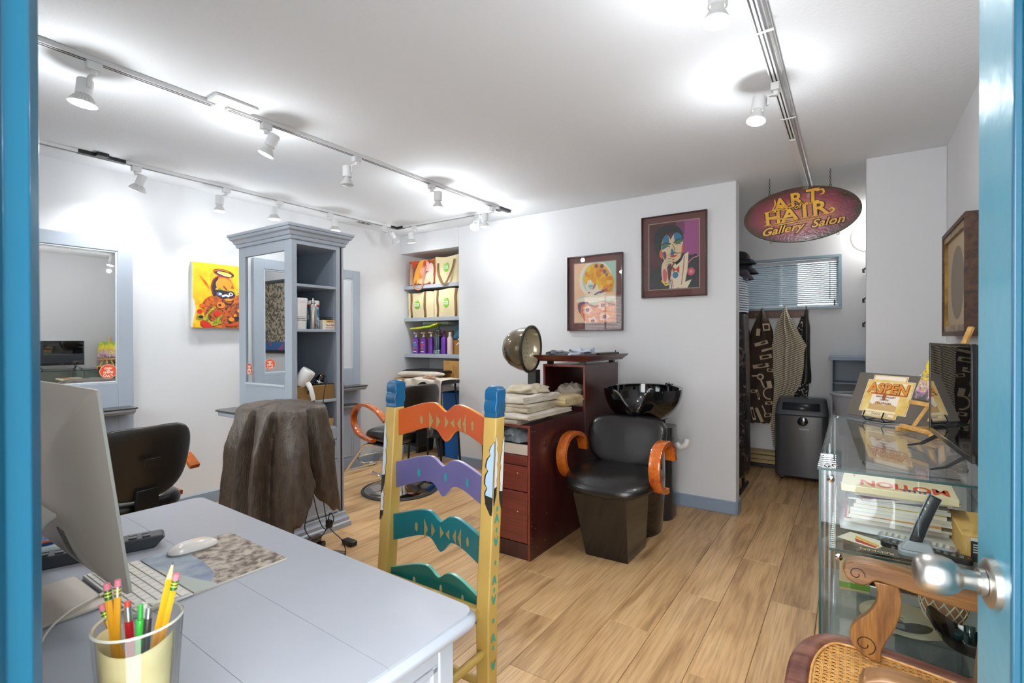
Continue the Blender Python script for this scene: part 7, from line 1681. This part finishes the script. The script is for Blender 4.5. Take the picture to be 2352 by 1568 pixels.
g, _ = garment('', '', '', 0, [(1.56, -.368, -.348), (1.40, -.385, -.325), (1.1, -.385, -.325), (.95, -.395, -.315), (.87, -.40, -.315), (.86, -.40, -.32)], YR-.05, .07, 3, 5., None, amp=.1)
solo('black_apron', 'folded black apron on the rightmost hook of the coat rack', 'apron', g, M('black waxed cloth', '1e1d1c', .45, bump=.6, bs=60), ang=70)
g, _ = garment('', '', '', 0, [(1.50, -.40, -.37), (1.2, -.50, -.34), (.8, -.52, -.34), (.62, -.50, -.36)], YR-.01, .05, 4, 6., None, amp=.1)
solo('patterned_apron', 'black and white patterned apron mostly hidden behind the striped robe', 'apron', g, M('black white pattern', '1b1b1b', .8, col2='cfcac0', vs=60, thr=(.40, .44)), ang=70)
g, _ = garment('', '', '', 0, [(1.585, -.99, -.97), (1.5, -1.02, -.88), (1.3, -1.05, -.83), (1.22, -1.05, -.83), (1.18, -1.03, -.86), (.8, -1.02, -.865), (.6, -1.0, -.88)], YR-.05, .14, 5, 8., None)
solo('dark_jacket', 'dark grey garment at the left end of the coat rack', 'jacket', g, M('dark grey cloth', '24272c', .8, bump=.3, bs=70), ang=70)
# clothes at the near left, just inside the passage: striped and printed garments on a rail, caps on top
t = T('garment_rail', 'chrome garment rail behind the end of the back wall, almost hidden', 'clothes rail', (-.95, 4.55, 0))
g = G().cyl((-1.55, 4.62, 1.80), (-.74, 4.62, 1.80), .012); 
for x in (-1.53, -.76): g.cyl((x, 4.62, .03), (x, 4.62, 1.80), .012); g.cyl((x, 4.42, .02), (x, 4.82, .02), .014)
t.p('tubes', g, BLKM)
g, _ = garment('', '', '', 0, [(1.83, -.80, -.78), (1.79, -.88, -.735), (1.60, -.93, -.722), (1.55, -.94, -.722), (1.50, -.94, -.725)], 4.86, .44, 7, 1.5, None, amp=.05)
STB = M('blue white stripe', 'e6ebf2', .8); nt = STB.node_tree; b = nt.nodes['Principled BSDF']; tcn = nt.nodes.new('ShaderNodeTexCoord'); wv_ = nt.nodes.new('ShaderNodeTexWave'); wv_.inputs['Scale'].default_value = 16; wv_.inputs['Distortion'].default_value = .6; wv_.bands_direction = 'Z'
rr = nt.nodes.new('ShaderNodeValToRGB'); rr.color_ramp.elements[0].position = .35; rr.color_ramp.elements[1].position = .5; rr.color_ramp.elements[0].color = lin('5a6f8a'); rr.color_ramp.elements[1].color = lin('e9eef4'); nt.links.new(tcn.outputs['Object'], wv_.inputs[0]); nt.links.new(wv_.outputs['Fac'], rr.inputs[0]); nt.links.new(rr.outputs[0], b.inputs['Base Color'])
solo('striped_shirt', 'blue and white striped garment just behind the corner of the back wall', 'shirt', g, STB, ang=70)
g, _ = garment('', '', '', 0, [(1.495, -.93, -.728), (1.2, -.94, -.722), (.9, -.95, -.715), (.3, -.95, -.712), (.16, -.95, -.716), (.14, -.94, -.72)], 4.86, .44, 7, 4.5, None, amp=.05)
solo('dark_printed_gown', 'long dark glossy printed gown hanging just behind the corner of the back wall', 'gown', g, M('dark printed nylon', '231c1a', .25, coat=.4, col2='6a5a58', vs=10, thr=(.36, .46), bump=.3, bs=60, dist=2.), ang=70)
def cap(name, label, x, y, z_, col, rz):
    t = T(name, label, 'cap', (x, y, z_), rz, 'caps and hats on top of the garment rail', world=False)
    t.p('crown', G().surf(lambda u, v: (.085*math.cos(2*PI*u)*math.cos(v*PI/2)**.7, .095*math.sin(2*PI*u)*math.cos(v*PI/2)**.7, .075*math.sin(v*PI/2)*(1+.1*noise.noise(Vector((u*5, v*5, 1))))), 24, 10, cu=True), col, ang=70)
    t.p('brim', G().surf(lambda u, v: ((.08+.030*v*math.sin(PI*u))*math.cos(-PI/2+PI*(u-.5)*.9), (.09+.06*v*math.sin(PI*u))*math.sin(-PI/2+PI*(u-.5)*.9), .004-.045*v*v), 16, 4), col, ang=70, solid=.003)
cap('cap', 'blue striped black cap, uppermost by the end of the back wall', -.80, 4.64, 1.955, M('cap black', '15161a', .7, col2='2f5f92', vs=9, thr=(.34, .38)), 1.2)
cap('cap', 'black cap hanging under the blue striped one', -.79, 4.68, 1.885, M('cap dark navy', '16181f', .7), 2.2)
cap('cap', 'mauve grey cap lowest by the end of the back wall', -.80, 4.66, 1.825, M('cap mauve', '4a4350', .8), .8)
# portable air conditioner
ax0, ax1, ay0, ay1 = -.585, -.165, 5.16, 5.385
t = T('air_conditioner', 'dark grey portable air conditioner on casters below the coat rack', 'air conditioner', ((ax0+ax1)/2, (ay0+ay1)/2, 0))
BODY = M('appliance dark grey', '3b3e42', .25, coat=.3)
def body(z0, z1, ins, yf, r=.06): return G().prism(rrect(ax0+ins, ax1-ins, yf, ay1, r, 6), z0, z1)
t.p('lower_body', body(.035, .60, .0, ay0, .05), BODY, bev=.012)
g = G(); zs = [(.60, 0., 0.), (.64, .004, .012), (.70, .014, .050), (.735, .022, .080), (.742, .035, .10)]; n_ = 0; vs = []
for z_, i_, yf in zs: P = rrect(ax0+i_, ax1-i_, ay0+yf, ay1, .045, 5); n_ = len(P); vs += [(a_, b_, z_) for a_, b_ in P]
g.add(vs, [(j*n_+i, j*n_+(i+1) % n_, (j+1)*n_+(i+1) % n_, (j+1)*n_+i) for j in range(len(zs)-1) for i in range(n_)]+[tuple((len(zs)-1)*n_+i for i in range(n_))])
t.p('upper_body', g, M('appliance top grey', '4b4e52', .35), ang=30)
g = G().add([(ax0+.06, ay0+.0115, .640), (ax1-.06, ay0+.0115, .640), (ax1-.065, ay0+.048, .704), (ax0+.065, ay0+.048, .704)], [(0, 1, 2, 3)]); t.p('outlet_flap', g, M('flap grey', '2c2f33', .3), solid=.006)
t.p('control_knob', G().lathe([(.040, 0), (.042, -.003), (.042, -.006), (.030, -.010), (.0, -.010)], 28, (ax0+.225, ay0+.0, .545), 'y'), GLOSSB)
g = G(); g.M = Matrix.Translation((ax0+.235, ay0-.001, .475)) @ SB; g.text('Hisense', .024, .0003, .0006); t.p('lettering', g, ink('c9cbd0'), smooth=False)
g = G(); g.M = Matrix.Translation((ax0+.26, ay0+.13, .7425)); g.prism(rrect(-.035, .035, -.012, .012, .005), 0, .002); t.p('display', g, GLOSSB)
g = G()
for x in (ax0+.06, ax1-.06):
    for y in (ay0+.05, ay1-.05): g.cyl((x-.012, y, .022), (x+.012, y, .022), .0215, n=14)
t.p('caster', g, BLKP)
t = T('baseboard_heater', 'tan baseboard heater under the coat rack', 'heater', (-.9, YR, 0))
HT = M('heater tan', 'a08a62', .4, metal=.3)
t.p('cover', G().prism([(YR, .175), (YR-.05, .172), (YR-.062, .155), (YR-.062, .135), (YR-.03, .13), (YR-.03, .125), (YR-.066, .122), (YR-.066, .045), (YR-.05, .035), (YR, .035)], -1.7, -.20, 'x'), HT)
g = G().box(-1.7, -.2, YR-.055, YR-.005, .008, .034); t.p('fin_gap', g, BLKP)
t.p('louver', G().box(-1.7, -.2, YR-.069, YR-.066, .078, .084), M('heater dark strip', '4a3c26', .5))  # thin dark brown strip along the heater cover
# alcove unit, basin, wall lamp, hooks
t = T('wall_unit', 'open grey wall unit with a thick top, right of the back window', 'shelf unit', (.06, 5.4, .62))
g = G(); g.box(-.165, .36, 5.16, YR, 1.098, 1.128); t.p('top', g, TRIM, bev=.003)
g = G(); g.box(-.15, -.135, 5.19, YR, .62, 1.098); g.box(.33, .345, 5.19, YR, .62, 1.098); g.box(-.135, .33, YR-.02, YR, .62, 1.098); t.p('sides', g, STAT_D)
t.p('shelf', G().box(-.135, .33, 5.35, YR-.02, .88, .895), STAT_D)
t = T('utility_basin', 'light grey plastic basin below the open grey wall unit', 'basin', (.12, 4.95, 0))
BS = M('basin grey', 'a3a5aa', .3)
g = G().surf(lambda u, v: (.09+(.17+.055*v)*math.cos(2*PI*u), 4.93+(.13+.045*v)*math.sin(2*PI*u), .50+.33*v), 48, 6, cu=True).surf(lambda u, v: (.09+(.165+.052*v)*math.cos(2*PI*u), 4.93+(.125+.042*v)*math.sin(2*PI*u), .51+.32*v), 48, 6, cu=True)
t.p('tub', g, BS); t.p('rim', G().tube([(.09+.228*math.cos(2*PI*i/48), 4.93+.178*math.sin(2*PI*i/48), .83) for i in range(48)], .014, 8, closed=True), BS)
g = G(); [g.cyl((.09+dx, 4.93+dy, 0), (.09+dx*.8, 4.93+dy*.8, .53), .014) for dx in (-.14, .14) for dy in (-.10, .10)]; t.p('leg', g, BS)
t = T('globe_lamp', 'round white wall globe half hidden by the passage edge', 'wall lamp', (.12, YR, 2.1))
gl_ = t.p('globe', G().lathe([(.0, YR-.075), (.06, YR-.07), (.105, YR-.05), (.125, YR-.02), (.125, YR)], 40, (.125, 0, 2.21), 'y'), M('opal white lit', 'efeeec', .25, emit='fff8ee', es=.75))
l = bpy.data.lights.new('globe_light', 'POINT'); l.energy = 3.2; l.shadow_soft_size = .1; l.color = (1, .98, .95)
o = bpy.data.objects.new('globe_light', l); COL.objects.link(o); o.location = (.14, 5.38, 2.21)
for i, z_ in enumerate((1.93, 1.66, 1.44)):
    g = G().add([(.098, 5.33, z_-.03), (.12, 5.33, z_+.03), (.12, 5.33, z_-.04), (.098, 5.36, z_-.03), (.12, 5.36, z_+.03), (.12, 5.36, z_-.04)], [(0, 1, 2), (5, 4, 3), (0, 3, 4, 1), (1, 4, 5, 2), (2, 5, 3, 0)])
    g = G().tube([(.20, YR-.01, z_), (.12, YR-.06, z_), (.088, YR-.06, z_-.02), (.092, YR-.06, z_-.05)], .010, 6)
    solo('wall_hook', ['highest', 'middle', 'lowest'][i]+' of the small dark wall hooks at the right passage edge', 'hook', g, DGREY)

# ================================================================ DESK AND THINGS ON IT
dx0, dx1, dy0, dy1, dz = -1.852, -.622, .16, .785, .75
RD = math.radians(-1.6)
DESK = M('desk grey paint', 'a9abb2', .38, bump=.15, bs=30, var=.05, vs=4)
t = T('desk', 'painted grey wooden desk with a rounded top in front of the doorway', 'desk', ((dx0+dx1)/2, (dy0+dy1)/2, 0))
cdx, cdy = dx1, dy1-.02
def dr_(x, y): c, s = math.cos(RD), math.sin(RD); return (cdx+(x-cdx)*c-(y-cdy)*s, cdy+(x-cdx)*s+(y-cdy)*c)
def dprism(pl, z0, z1, nm, mat=DESK, bev=0., parent=None): return t.p(nm, G().prism([dr_(*p) for p in pl], z0, z1), mat, bev=bev, parent=parent)
ys_ = [dy0, .205, .405, .562, dy1]
for i, (a_, b_) in enumerate(zip(ys_[:-1], ys_[1:])):
    e = .0004
    if i == 3: pl = [(dx0, a_+e), (dx1, a_+e)]+[(dx1-.03+.03*math.cos(q), b_-.03+.03*math.sin(q)) for q in [PI/2*k/6 for k in range(7)]]+[(dx0+.03+.03*math.cos(q), b_-.03+.03*math.sin(q)) for q in [PI/2+PI/2*k/6 for k in range(7)]]
    else: pl = [(dx0, a_+e), (dx1, a_+e), (dx1, b_-e), (dx0, b_-e)]
    bd = dprism(pl, dz-.006, dz, 'top_board')
g = G()
prof = [(0, dz-.006), (.007, dz-.010), (.010, dz-.018), (.007, dz-.028), (-.004, dz-.034)]
ol = [(dx0, dy0), (dx1, dy0)]+[(dx1-.03+.03*math.cos(q), dy1-.03+.03*math.sin(q)) for q in [PI/2*k/6 for k in range(7)]]+[(dx0+.03+.03*math.cos(q), dy1-.03+.03*math.sin(q)) for q in [PI/2+PI/2*k/6 for k in range(7)]]
mcx, mcy = (dx0+dx1)/2, (dy0+dy1)/2; vs = []
for o_, z_ in [(-.0008, dz-.003)]+prof:
    for (x, y) in ol:
        sx = (x-mcx)/(dx1-mcx); sy_ = (y-mcy)/(dy1-mcy); q = dr_(x+o_*sx, y+o_*sy_); vs.append((q[0], q[1], z_))
m_ = len(ol); g.add(vs, [(j*m_+i, j*m_+(i+1) % m_, (j+1)*m_+(i+1) % m_, (j+1)*m_+i) for j in range(5) for i in range(m_)]+[tuple(5*m_+i for i in range(m_))])
t.p('top_edge', g, DESK, ang=60)
px = dx1-.028
for (a_, b_) in ((dy1-.075, dy1-.035), (dy0+.02, dy0+.06)): dprism([(px-.04, a_), (px, a_), (px, b_), (px-.04, b_)], 0, dz-.034, 'leg', bev=.003)
for (a_, b_) in ((dy1-.075, dy1-.035), (dy0+.02, dy0+.06)): dprism([(dx0+.03, a_), (dx0+.07, a_), (dx0+.07, b_), (dx0+.03, b_)], 0, dz-.034, 'leg', bev=.003)
dprism([(px-.03, dy0+.06), (px-.004, dy0+.06), (px-.004, dy1-.075), (px-.03, dy1-.075)], dz-.085, dz-.034, 'side_rail', bev=.002)
sp_ = dprism([(px-.026, dy0+.06), (px-.012, dy0+.06), (px-.012, dy1-.075), (px-.026, dy1-.075)], .12, dz-.085, 'side_panel')
dprism([(px-.014, dy1-.089), (px-.004, dy1-.089), (px-.004, dy1-.075), (px-.014, dy1-.075)], .12, dz-.085, 'side_moulding', bev=.002, parent=sp_)
dprism([(px-.014, dy0+.06), (px-.004, dy0+.06), (px-.004, dy1-.075), (px-.014, dy1-.075)], dz-.099, dz-.086, 'side_moulding', bev=.002, parent=sp_)
dprism([(dx0+.07, dy1-.07), (px-.04, dy1-.07), (px-.04, dy1-.05), (dx0+.07, dy1-.05)], .62, dz-.034, 'apron', bev=.002)
dprism([(dx0+.034, dy0+.06), (dx0+.06, dy0+.06), (dx0+.06, dy1-.075), (dx0+.034, dy1-.075)], .12, dz-.034, 'side_panel')
# computer
ALU = M('aluminium computer back', 'c4b8aa', .34, metal=.35, bump=.02, bs=200)
t = T('desktop_computer', 'slim silver all-in-one desktop computer seen from behind on the desk', 'computer', (-1.36, .30, dz))
W2, H_ = .264, .385; TL = math.radians(7)
def IM(x, h, d): return (-1.361+x, .368-math.sin(TL)*h-math.cos(TL)*d, .820+math.cos(TL)*h-math.sin(TL)*d)   # d>0 towards the camera side
g = G(); rr_ = rrect(-W2, W2, 0, H_, .012, 4); k = len(rr_)
g.add([IM(a_, b_, 0) for a_, b_ in rr_]+[IM(a_, b_, .006) for a_, b_ in rr_], [tuple(range(k)), tuple(range(2*k-1, k-1, -1))]+[(i, (i+1) % k, k+(i+1) % k, k+i) for i in range(k)])
t.p('edge_frame', g, ALU, bev=.001)
rings = []
for s in [i/9 for i in range(10)]:
    rings.append(([(a_*(1-.96*s**1.25) , H_/2+(b_-H_/2)*(1-.96*s**1.25)) for a_, b_ in rr_], .006+.044*(1-(1-s)**2.2)))
g = G(); vs = []
for pl, d in rings: vs += [IM(a_, b_, d) for a_, b_ in pl]
g.add(vs, [(j*k+i, j*k+(i+1) % k, (j+1)*k+(i+1) % k, (j+1)*k+i) for j in range(9) for i in range(k)]+[tuple(9*k+i for i in range(k))])
t.p('back_shell', g, ALU, ang=60)
def bulge(a_, b_):   # depth of the shell at a point
    s = max(abs(a_)/W2, abs(b_-H_/2)/(H_/2)); s = min(1, max(0, (1-s)/.96))**(1/1.25); return .006+.044*(1-(1-s)**2.2)
t.p('screen', G().add([IM(a_, b_, -.0006) for a_, b_ in rrect(-W2+.01, W2-.01, .055, H_-.01, .004)], [tuple(range(20))]), GLOSSB, smooth=False)
ap = [(.0, .030), (.010, .033), (.020, .030), (.0265, .020), (.020, .012), (.019, .0), (.0265, -.012), (.020, -.026), (.012, -.034), (.004, -.031), (-.004, -.031), (-.012, -.034), (-.020, -.026), (-.027, -.008), (-.026, .012), (-.019, .028), (-.008, .032)]
ap = [(p.x, p.y) for p in spline([(a_*.8, b_*.8, 0) for a_, b_ in ap], 3, True)]
lf = [(.0, .030), (.010, .034), (.013, .046), (.003, .042)]
lg = t.p('logo', G().add([IM(-a_, .235+b_, bulge(-a_, .235+b_)+.0006) for a_, b_ in ap], [tuple(range(len(ap)))]).add([IM(-a_, .235+b_, bulge(-a_, .235+b_)+.0006) for a_, b_ in lf], [(0, 1, 2, 3)]), M('logo grey gloss', '6d6862', .15), smooth=False, recalc=False)
g = G()
for i in range(14):
    for j in range(2):
        x = .085+.012*0-(.03*j); h = .030+.0058*i; x0 = .10-.026*j-.0; g.add([IM(x0-.011, h, bulge(x0-.011, h)+.0007), IM(x0+.011, h, bulge(x0+.011, h)+.0007), IM(x0+.011, h+.0028, bulge(x0+.011, h+.0028)+.0007), IM(x0-.011, h+.0028, bulge(x0-.011, h+.0028)+.0007)], [(0, 1, 2, 3)])
t.p('vent_slots', g, M('vent brown dark', '4a4038', .6), smooth=False, recalc=False)
g = G(); nk = [(-.003, .318-.0, .93), ]
pth = spline([(-1.361, .318, .955), (-1.361, .285, .935), (-1.361, .262, .88), (-1.361, .232, .80), (-1.361, .215, .762)], 5)
g.tube(pth, 1, sec=[(-.085, -.004), (.085, -.004), (.085, .004), (-.085, .004)], up=(0, -.5, .8)); t.p('neck', g, ALU, bev=.001)
t.p('foot', G().prism(rrect(-1.361-.09, -1.361+.115, .19, .378, .012), dz+.0003, dz+.0075), ALU, bev=.002)
# cable
g = G().tube(spline([(-1.02, .20, dz+.004), (-1.18, .262, dz+.012), (-1.25, .31, dz+.012), (-1.28, .355, dz+.011), (-1.295, .385, dz+.010)], 6), .0022, 6); g.cyl((-1.287, .372, dz+.0105), (-1.297, .392, dz+.009), .0035)
solo('charging_cable', 'white charging cable running to the keyboard across the computer foot', 'cable', g, M('cable cream', 'ddd3c2', .5))
# keyboard
t = T('keyboard', 'small white wireless keyboard lying between the computer and the mouse pad', 'keyboard', (-1.29, .438, dz))
kx0, kx1, ky0, ky1 = -1.432, -1.146, .385, .492
t.p('base', G().prism([(ky0, dz+.0005), (ky1, dz+.0005), (ky1, dz+.005), (ky0, dz+.0095)], kx0, kx1, 'x'), M('keyboard aluminium', 'c9c6c2', .35, metal=.3), bev=.0015)
KEY = M('keycap white', 'e5dcd2', .45); kc = None
rows_ = [(14, .55), (14, 1), (13, 1), (13, 1), (12, 1), (10, 1)]
yy = ky0+.005
for ri, (n_, hh) in enumerate(rows_):
    kh = .0165*hh; kw = (kx1-kx0-.010)/n_
    for i in range(n_):
        kz_ = dz+.0097-.0045*((yy+kh/2-ky0)/(ky1-ky0))
        g = None; key = (n_, hh)
        if key not in pm:
            g = G().prism(rrect(-kw/2+.0011, kw/2-.0011, -kh/2+.0010, kh/2-.0010, .0016, 2), 0, .0020); pm[key] = make('key', g, KEY, parent=t.o, smooth=False); kk = pm[key]
        else: kk = pm[key].copy(); COL.objects.link(kk); kk.parent = t.o
        kk.location = Vector((kx1-.005-kw*(i+.5), yy+kh/2, kz_))-Vector(t.o.location); kk.rotation_euler = (-.042, 0, 0)
    yy += kh+.0009
# mouse pad and mouse
t = T('mouse_pad', 'mouse pad printed with a rocky mountain scene on the desk', 'mouse pad', (-1.29, .60, dz))
P4 = [(-1.432, .497), (-1.150, .494), (-1.146, .702), (-1.430, .708)]
t.p('pad', G().prism(P4, dz+.0003, dz+.004), M('pad edge', 'd9cdbb', .7))
ROCK = M('pad rock print', 'c2b3a2', .5, col2='5c4a3e', vs=48, thr=(.36, .62), det=9., dist=.4)
t.p('print', G().add([(x, y, dz+.0042) for x, y in P4], [(0, 1, 2, 3)]), ROCK, smooth=False, recalc=False)
a = Art((-1.432, .495, dz+.0043), (.284, 0, 0), (0, .21, 0), (0, 0, 1), .0001)
a.poly([(0, 0), (1, 0), (.98, .12), (.82, .30), (.55, .38), (.28, .40), (.10, .46), (0, .42)], M('pad sky blue', '76829c', .5, col2='a9b3b8', vs=18), 3).poly([(.35, .0), (1, 0), (1, .22), (.8, .16), (.55, .08)], ink('b9beb4'), 3)
t.p('print_overlay', a.g, a.mats, smooth=False, recalc=False)
t = T('computer_mouse', 'white domed computer mouse on the mouse pad', 'mouse', (-1.39, .597, dz+.0045))
def mf(u, v):
    a_ = 2*PI*u; c, s = math.cos(a_), math.sin(a_); q = (abs(c)**2.6+abs(s)**2.6)**(-1/2.6); k = v*PI/2; r = math.cos(k)**.45 if v < 1 else 0
    l_ = s*q*r; return Vector((.0285*c*q*r, .0565*l_, .004+.018*math.sin(k)*(1-.25*abs(l_)**3)))
g = G(); g.M = Matrix.Translation((-1.391, .597, dz+.0045)) @ Matrix.Rotation(math.radians(-6), 4, 'Z'); g.surf(mf, 40, 16, cu=True); t.p('shell', g, M('mouse white', 'e6dcd3', .15, coat=.5), ang=80)
g = G(); g.M = Matrix.Translation((-1.391, .597, dz+.0045)) @ Matrix.Rotation(math.radians(-6), 4, 'Z'); g.surf(lambda u, v: mf(u, 0)*Vector((1, 1, 1)).x-Vector((0, 0, .0037*v)), 40, 1, cu=True); t.p('base', g, M('mouse base', '8f8a86', .4))
# dark desk phone / remote behind the computer
t = T('desk_handset', 'long dark grey handset with buttons lying behind the computer', 'handset', (-1.56, .44, dz), math.radians(-109+180), world=False)
t.p('body', G().prism([(-.125, 0), (.125, 0), (.148, .024), (.140, .030), (-.140, .030), (-.148, .024)], -.026, .026, 'y'), DGREY, bev=.003)
g = G()
for i in range(9):
    for j in range(2): g.box(-.125+i*.028, -.108+i*.028, -.018+j*.020, -.004+j*.020, .0305, .0335)
t.p('buttons', g, M('handset buttons', '55585c', .4), bev=.001)
t = T('ceramic_tray', 'pale ceramic tray with a blue and orange band left of the computer', 'tray', (-1.765, .372, dz))
g = G().at((-1.765, .372, dz+.001), .5); g.prism(rrect(-.10, .10, -.06, .06, .05, 6), 0, .022); t.p('tray', g, M('pale ceramic', 'cfe0d6', .15, coat=.6), bev=.006)
g = G().at((-1.765, .372, dz+.001), .5); g.prism(rrect(-.098, .098, -.058, .058, .05, 6), .022, .030); t.p('blue_band', g, ink('2d4a8c', .2), bev=.002); g = G().at((-1.765, .372, dz+.001), .5); g.tube([(p[0], p[1], .031) for p in rrect(-.095, .095, -.056, .056, .05, 6)], .004, 6, closed=True); t.p('orange_rim', g, ink('c9602c', .2))
g = G().at((-1.765, .372, dz+.001), .5)
for i in range(8): g.tube([(-.07+i*.0175, -.04, .034), (-.07+i*.0175+.03, .0, .075), (-.07+i*.0175, .04, .036)], .0016, 5); g.tube([(-.07+i*.0175, -.04, .034), (-.07+i*.0175-.03, .0, .075), (-.07+i*.0175, .04, .036)], .0016, 5)
t.p('wire_mesh', g, M('mesh mint', 'a5cfc8', .3, metal=.5))
# pen cup
ux, uy = -.722, .248
g = G().prism([(p[0]+ux-.06, p[1]+uy-.01) for p in rrect(-.10, .055, -.06, .065, .05, 6)], dz+.0005, .787); solo('wooden_block', 'small round-edged wooden board under the glass of pencils', 'board', g, wood('board wood', 'b98a50', '9a6d38', '70481f', 'X', 1.6, .5), bev=.004)
t = T('pen_glass', 'clear drinking glass full of pencils and pens with a yellow paper lining', 'glass', (ux, uy, .788))
gz = .788; gh = .158; r0, r1 = .035, .0465
g = G().lathe([(.0, gz), (r0, gz), (r0+.001, gz+.004), (r1, gz+gh), (r1-.0015, gz+gh+.0015), (r1-.003, gz+gh), (r0-.003, gz+.008), (.0, gz+.008)], 48, (ux, uy, 0), cap=False); t.p('tumbler', g, pane('tumbler glass', 'f6f6f4', .05), ang=60)
g = G().lathe([(r1-.0005, gz+gh-.001), (r1+.0004, gz+gh), (r1-.0015, gz+gh+.002), (r1-.0035, gz+gh)], 48, (ux, uy, 0), cap=False); t.p('lip', g, M('glass lip', 'b9b7a6', .1, coat=.8))
def lining(u, v):
    a_ = math.radians(-175+215*u); r = r0-.0045+(r1-r0)*(.06+.86*v)*.98; return (ux+r*math.cos(a_), uy+r*math.sin(a_), gz+.010+.132*v+.006*math.sin(u*7)*(v > .9))
t.p('paper_lining', G().surf(lining, 36, 8), M('yellow paper', 'ddd2a2', .8, col2='c7ba86', vs=14), solid=.0004)
def stick(name, label, top, bot, parts, cat='pencil'):
    a_, b_ = Vector(bot), Vector(top); d = (b_-a_); L_ = d.length; d.normalize(); t = T(name, label, cat, tuple(a_), group='pencils and pens in the glass')
    for nm, s0, s1, ra, rb, mat, n in parts: t.p(nm, G().cyl(tuple(a_+d*(L_+s0)), tuple(a_+d*(L_+s1)), ra, rb, n), mat)
PY = M('pencil yellow', 'd9981a', .35); PG = M('ferrule green', '2f6e3c', .25, metal=.4); PB = M('ferrule band yellow', 'd9c12c', .3, metal=.3); ER = M('eraser pink', 'c9707c', .8); SV = M('ferrule silver', 'b5b3ae', .25, metal=.9)
def pencil(label, top, bot, fer):
    stick('pencil', label, top, bot, [('shaft', -.175, -.020, .0038, .0038, PY, 6), ('ferrule', -.020, -.008, .0040, .0040, fer, 16), ('band', -.016, -.0145, .0041, .0041, PB, 16), ('band', -.012, -.0105, .0041, .0041, PB, 16), ('eraser', -.008, 0, .0037, .0034, ER, 14)])
def bt(tx, ty, k=.6): return (ux+(ux-tx)*k*.6, uy+(uy-ty)*k*.6, gz+.010)
pencil('yellow pencil with a green ferrule, second from the left in the glass', (-.7635, .229, .988), (-.742, .240, gz+.01), PG)
pencil('yellow pencil with a silver ferrule, tallest of the left group in the glass', (-.753, .237, .992), (-.748, .232, gz+.01), SV)
pencil('leftmost yellow pencil leaning out of the glass', (-.7685, .225, .962), (-.722, .262, gz+.01), PG)
pencil('green-ferruled pencil leaning right behind the sharpened one', (-.6915, .278, 1.000), (-.728, .250, gz+.01), PG)
stick('pencil', 'sharpened yellow pencil pointing up at the right of the glass', (-.6955, .2755, 1.015), (-.735, .246, gz+.012), [('shaft', -.175, -.021, .0038, .0038, PY, 6), ('sharpened_wood', -.021, -.004, .0037, .0012, M('pencil wood', 'd9b080', .6), 12), ('lead', -.005, 0, .0013, .0002, DGREY, 8)])
stick('pen', 'dark red pen with a silver collar in the glass', (-.7415, .243, .966), (-.735, .250, gz+.01), [('barrel', -.16, -.024, .0046, .0046, ink('a31a22', .2), 16), ('collar', -.024, -.006, .0043, .0040, SV, 16), ('button', -.006, 0, .0034, .0032, ink('c9402c', .3), 14)], 'pen')
stick('pen', 'bright green pen in the middle of the glass', (-.7285, .2525, .962), (-.722, .245, gz+.01), [('barrel', -.16, -.018, .0044, .0044, ink('3fb544', .15), 16), ('clip', -.040, -.004, .0020, .0020, ink('2f9c3a', .2), 8), ('button', -.018, 0, .0030, .0028, ink('33a53c', .2), 12)], 'pen')
stick('pen', 'black and grey pen right of the green one in the glass', (-.721, .2585, .957), (-.716, .245, gz+.01), [('barrel', -.15, -.012, .0042, .0042, M('pen charcoal', '3a3836', .3), 14), ('cap', -.012, 0, .0036, .0030, SV, 14)], 'pen')
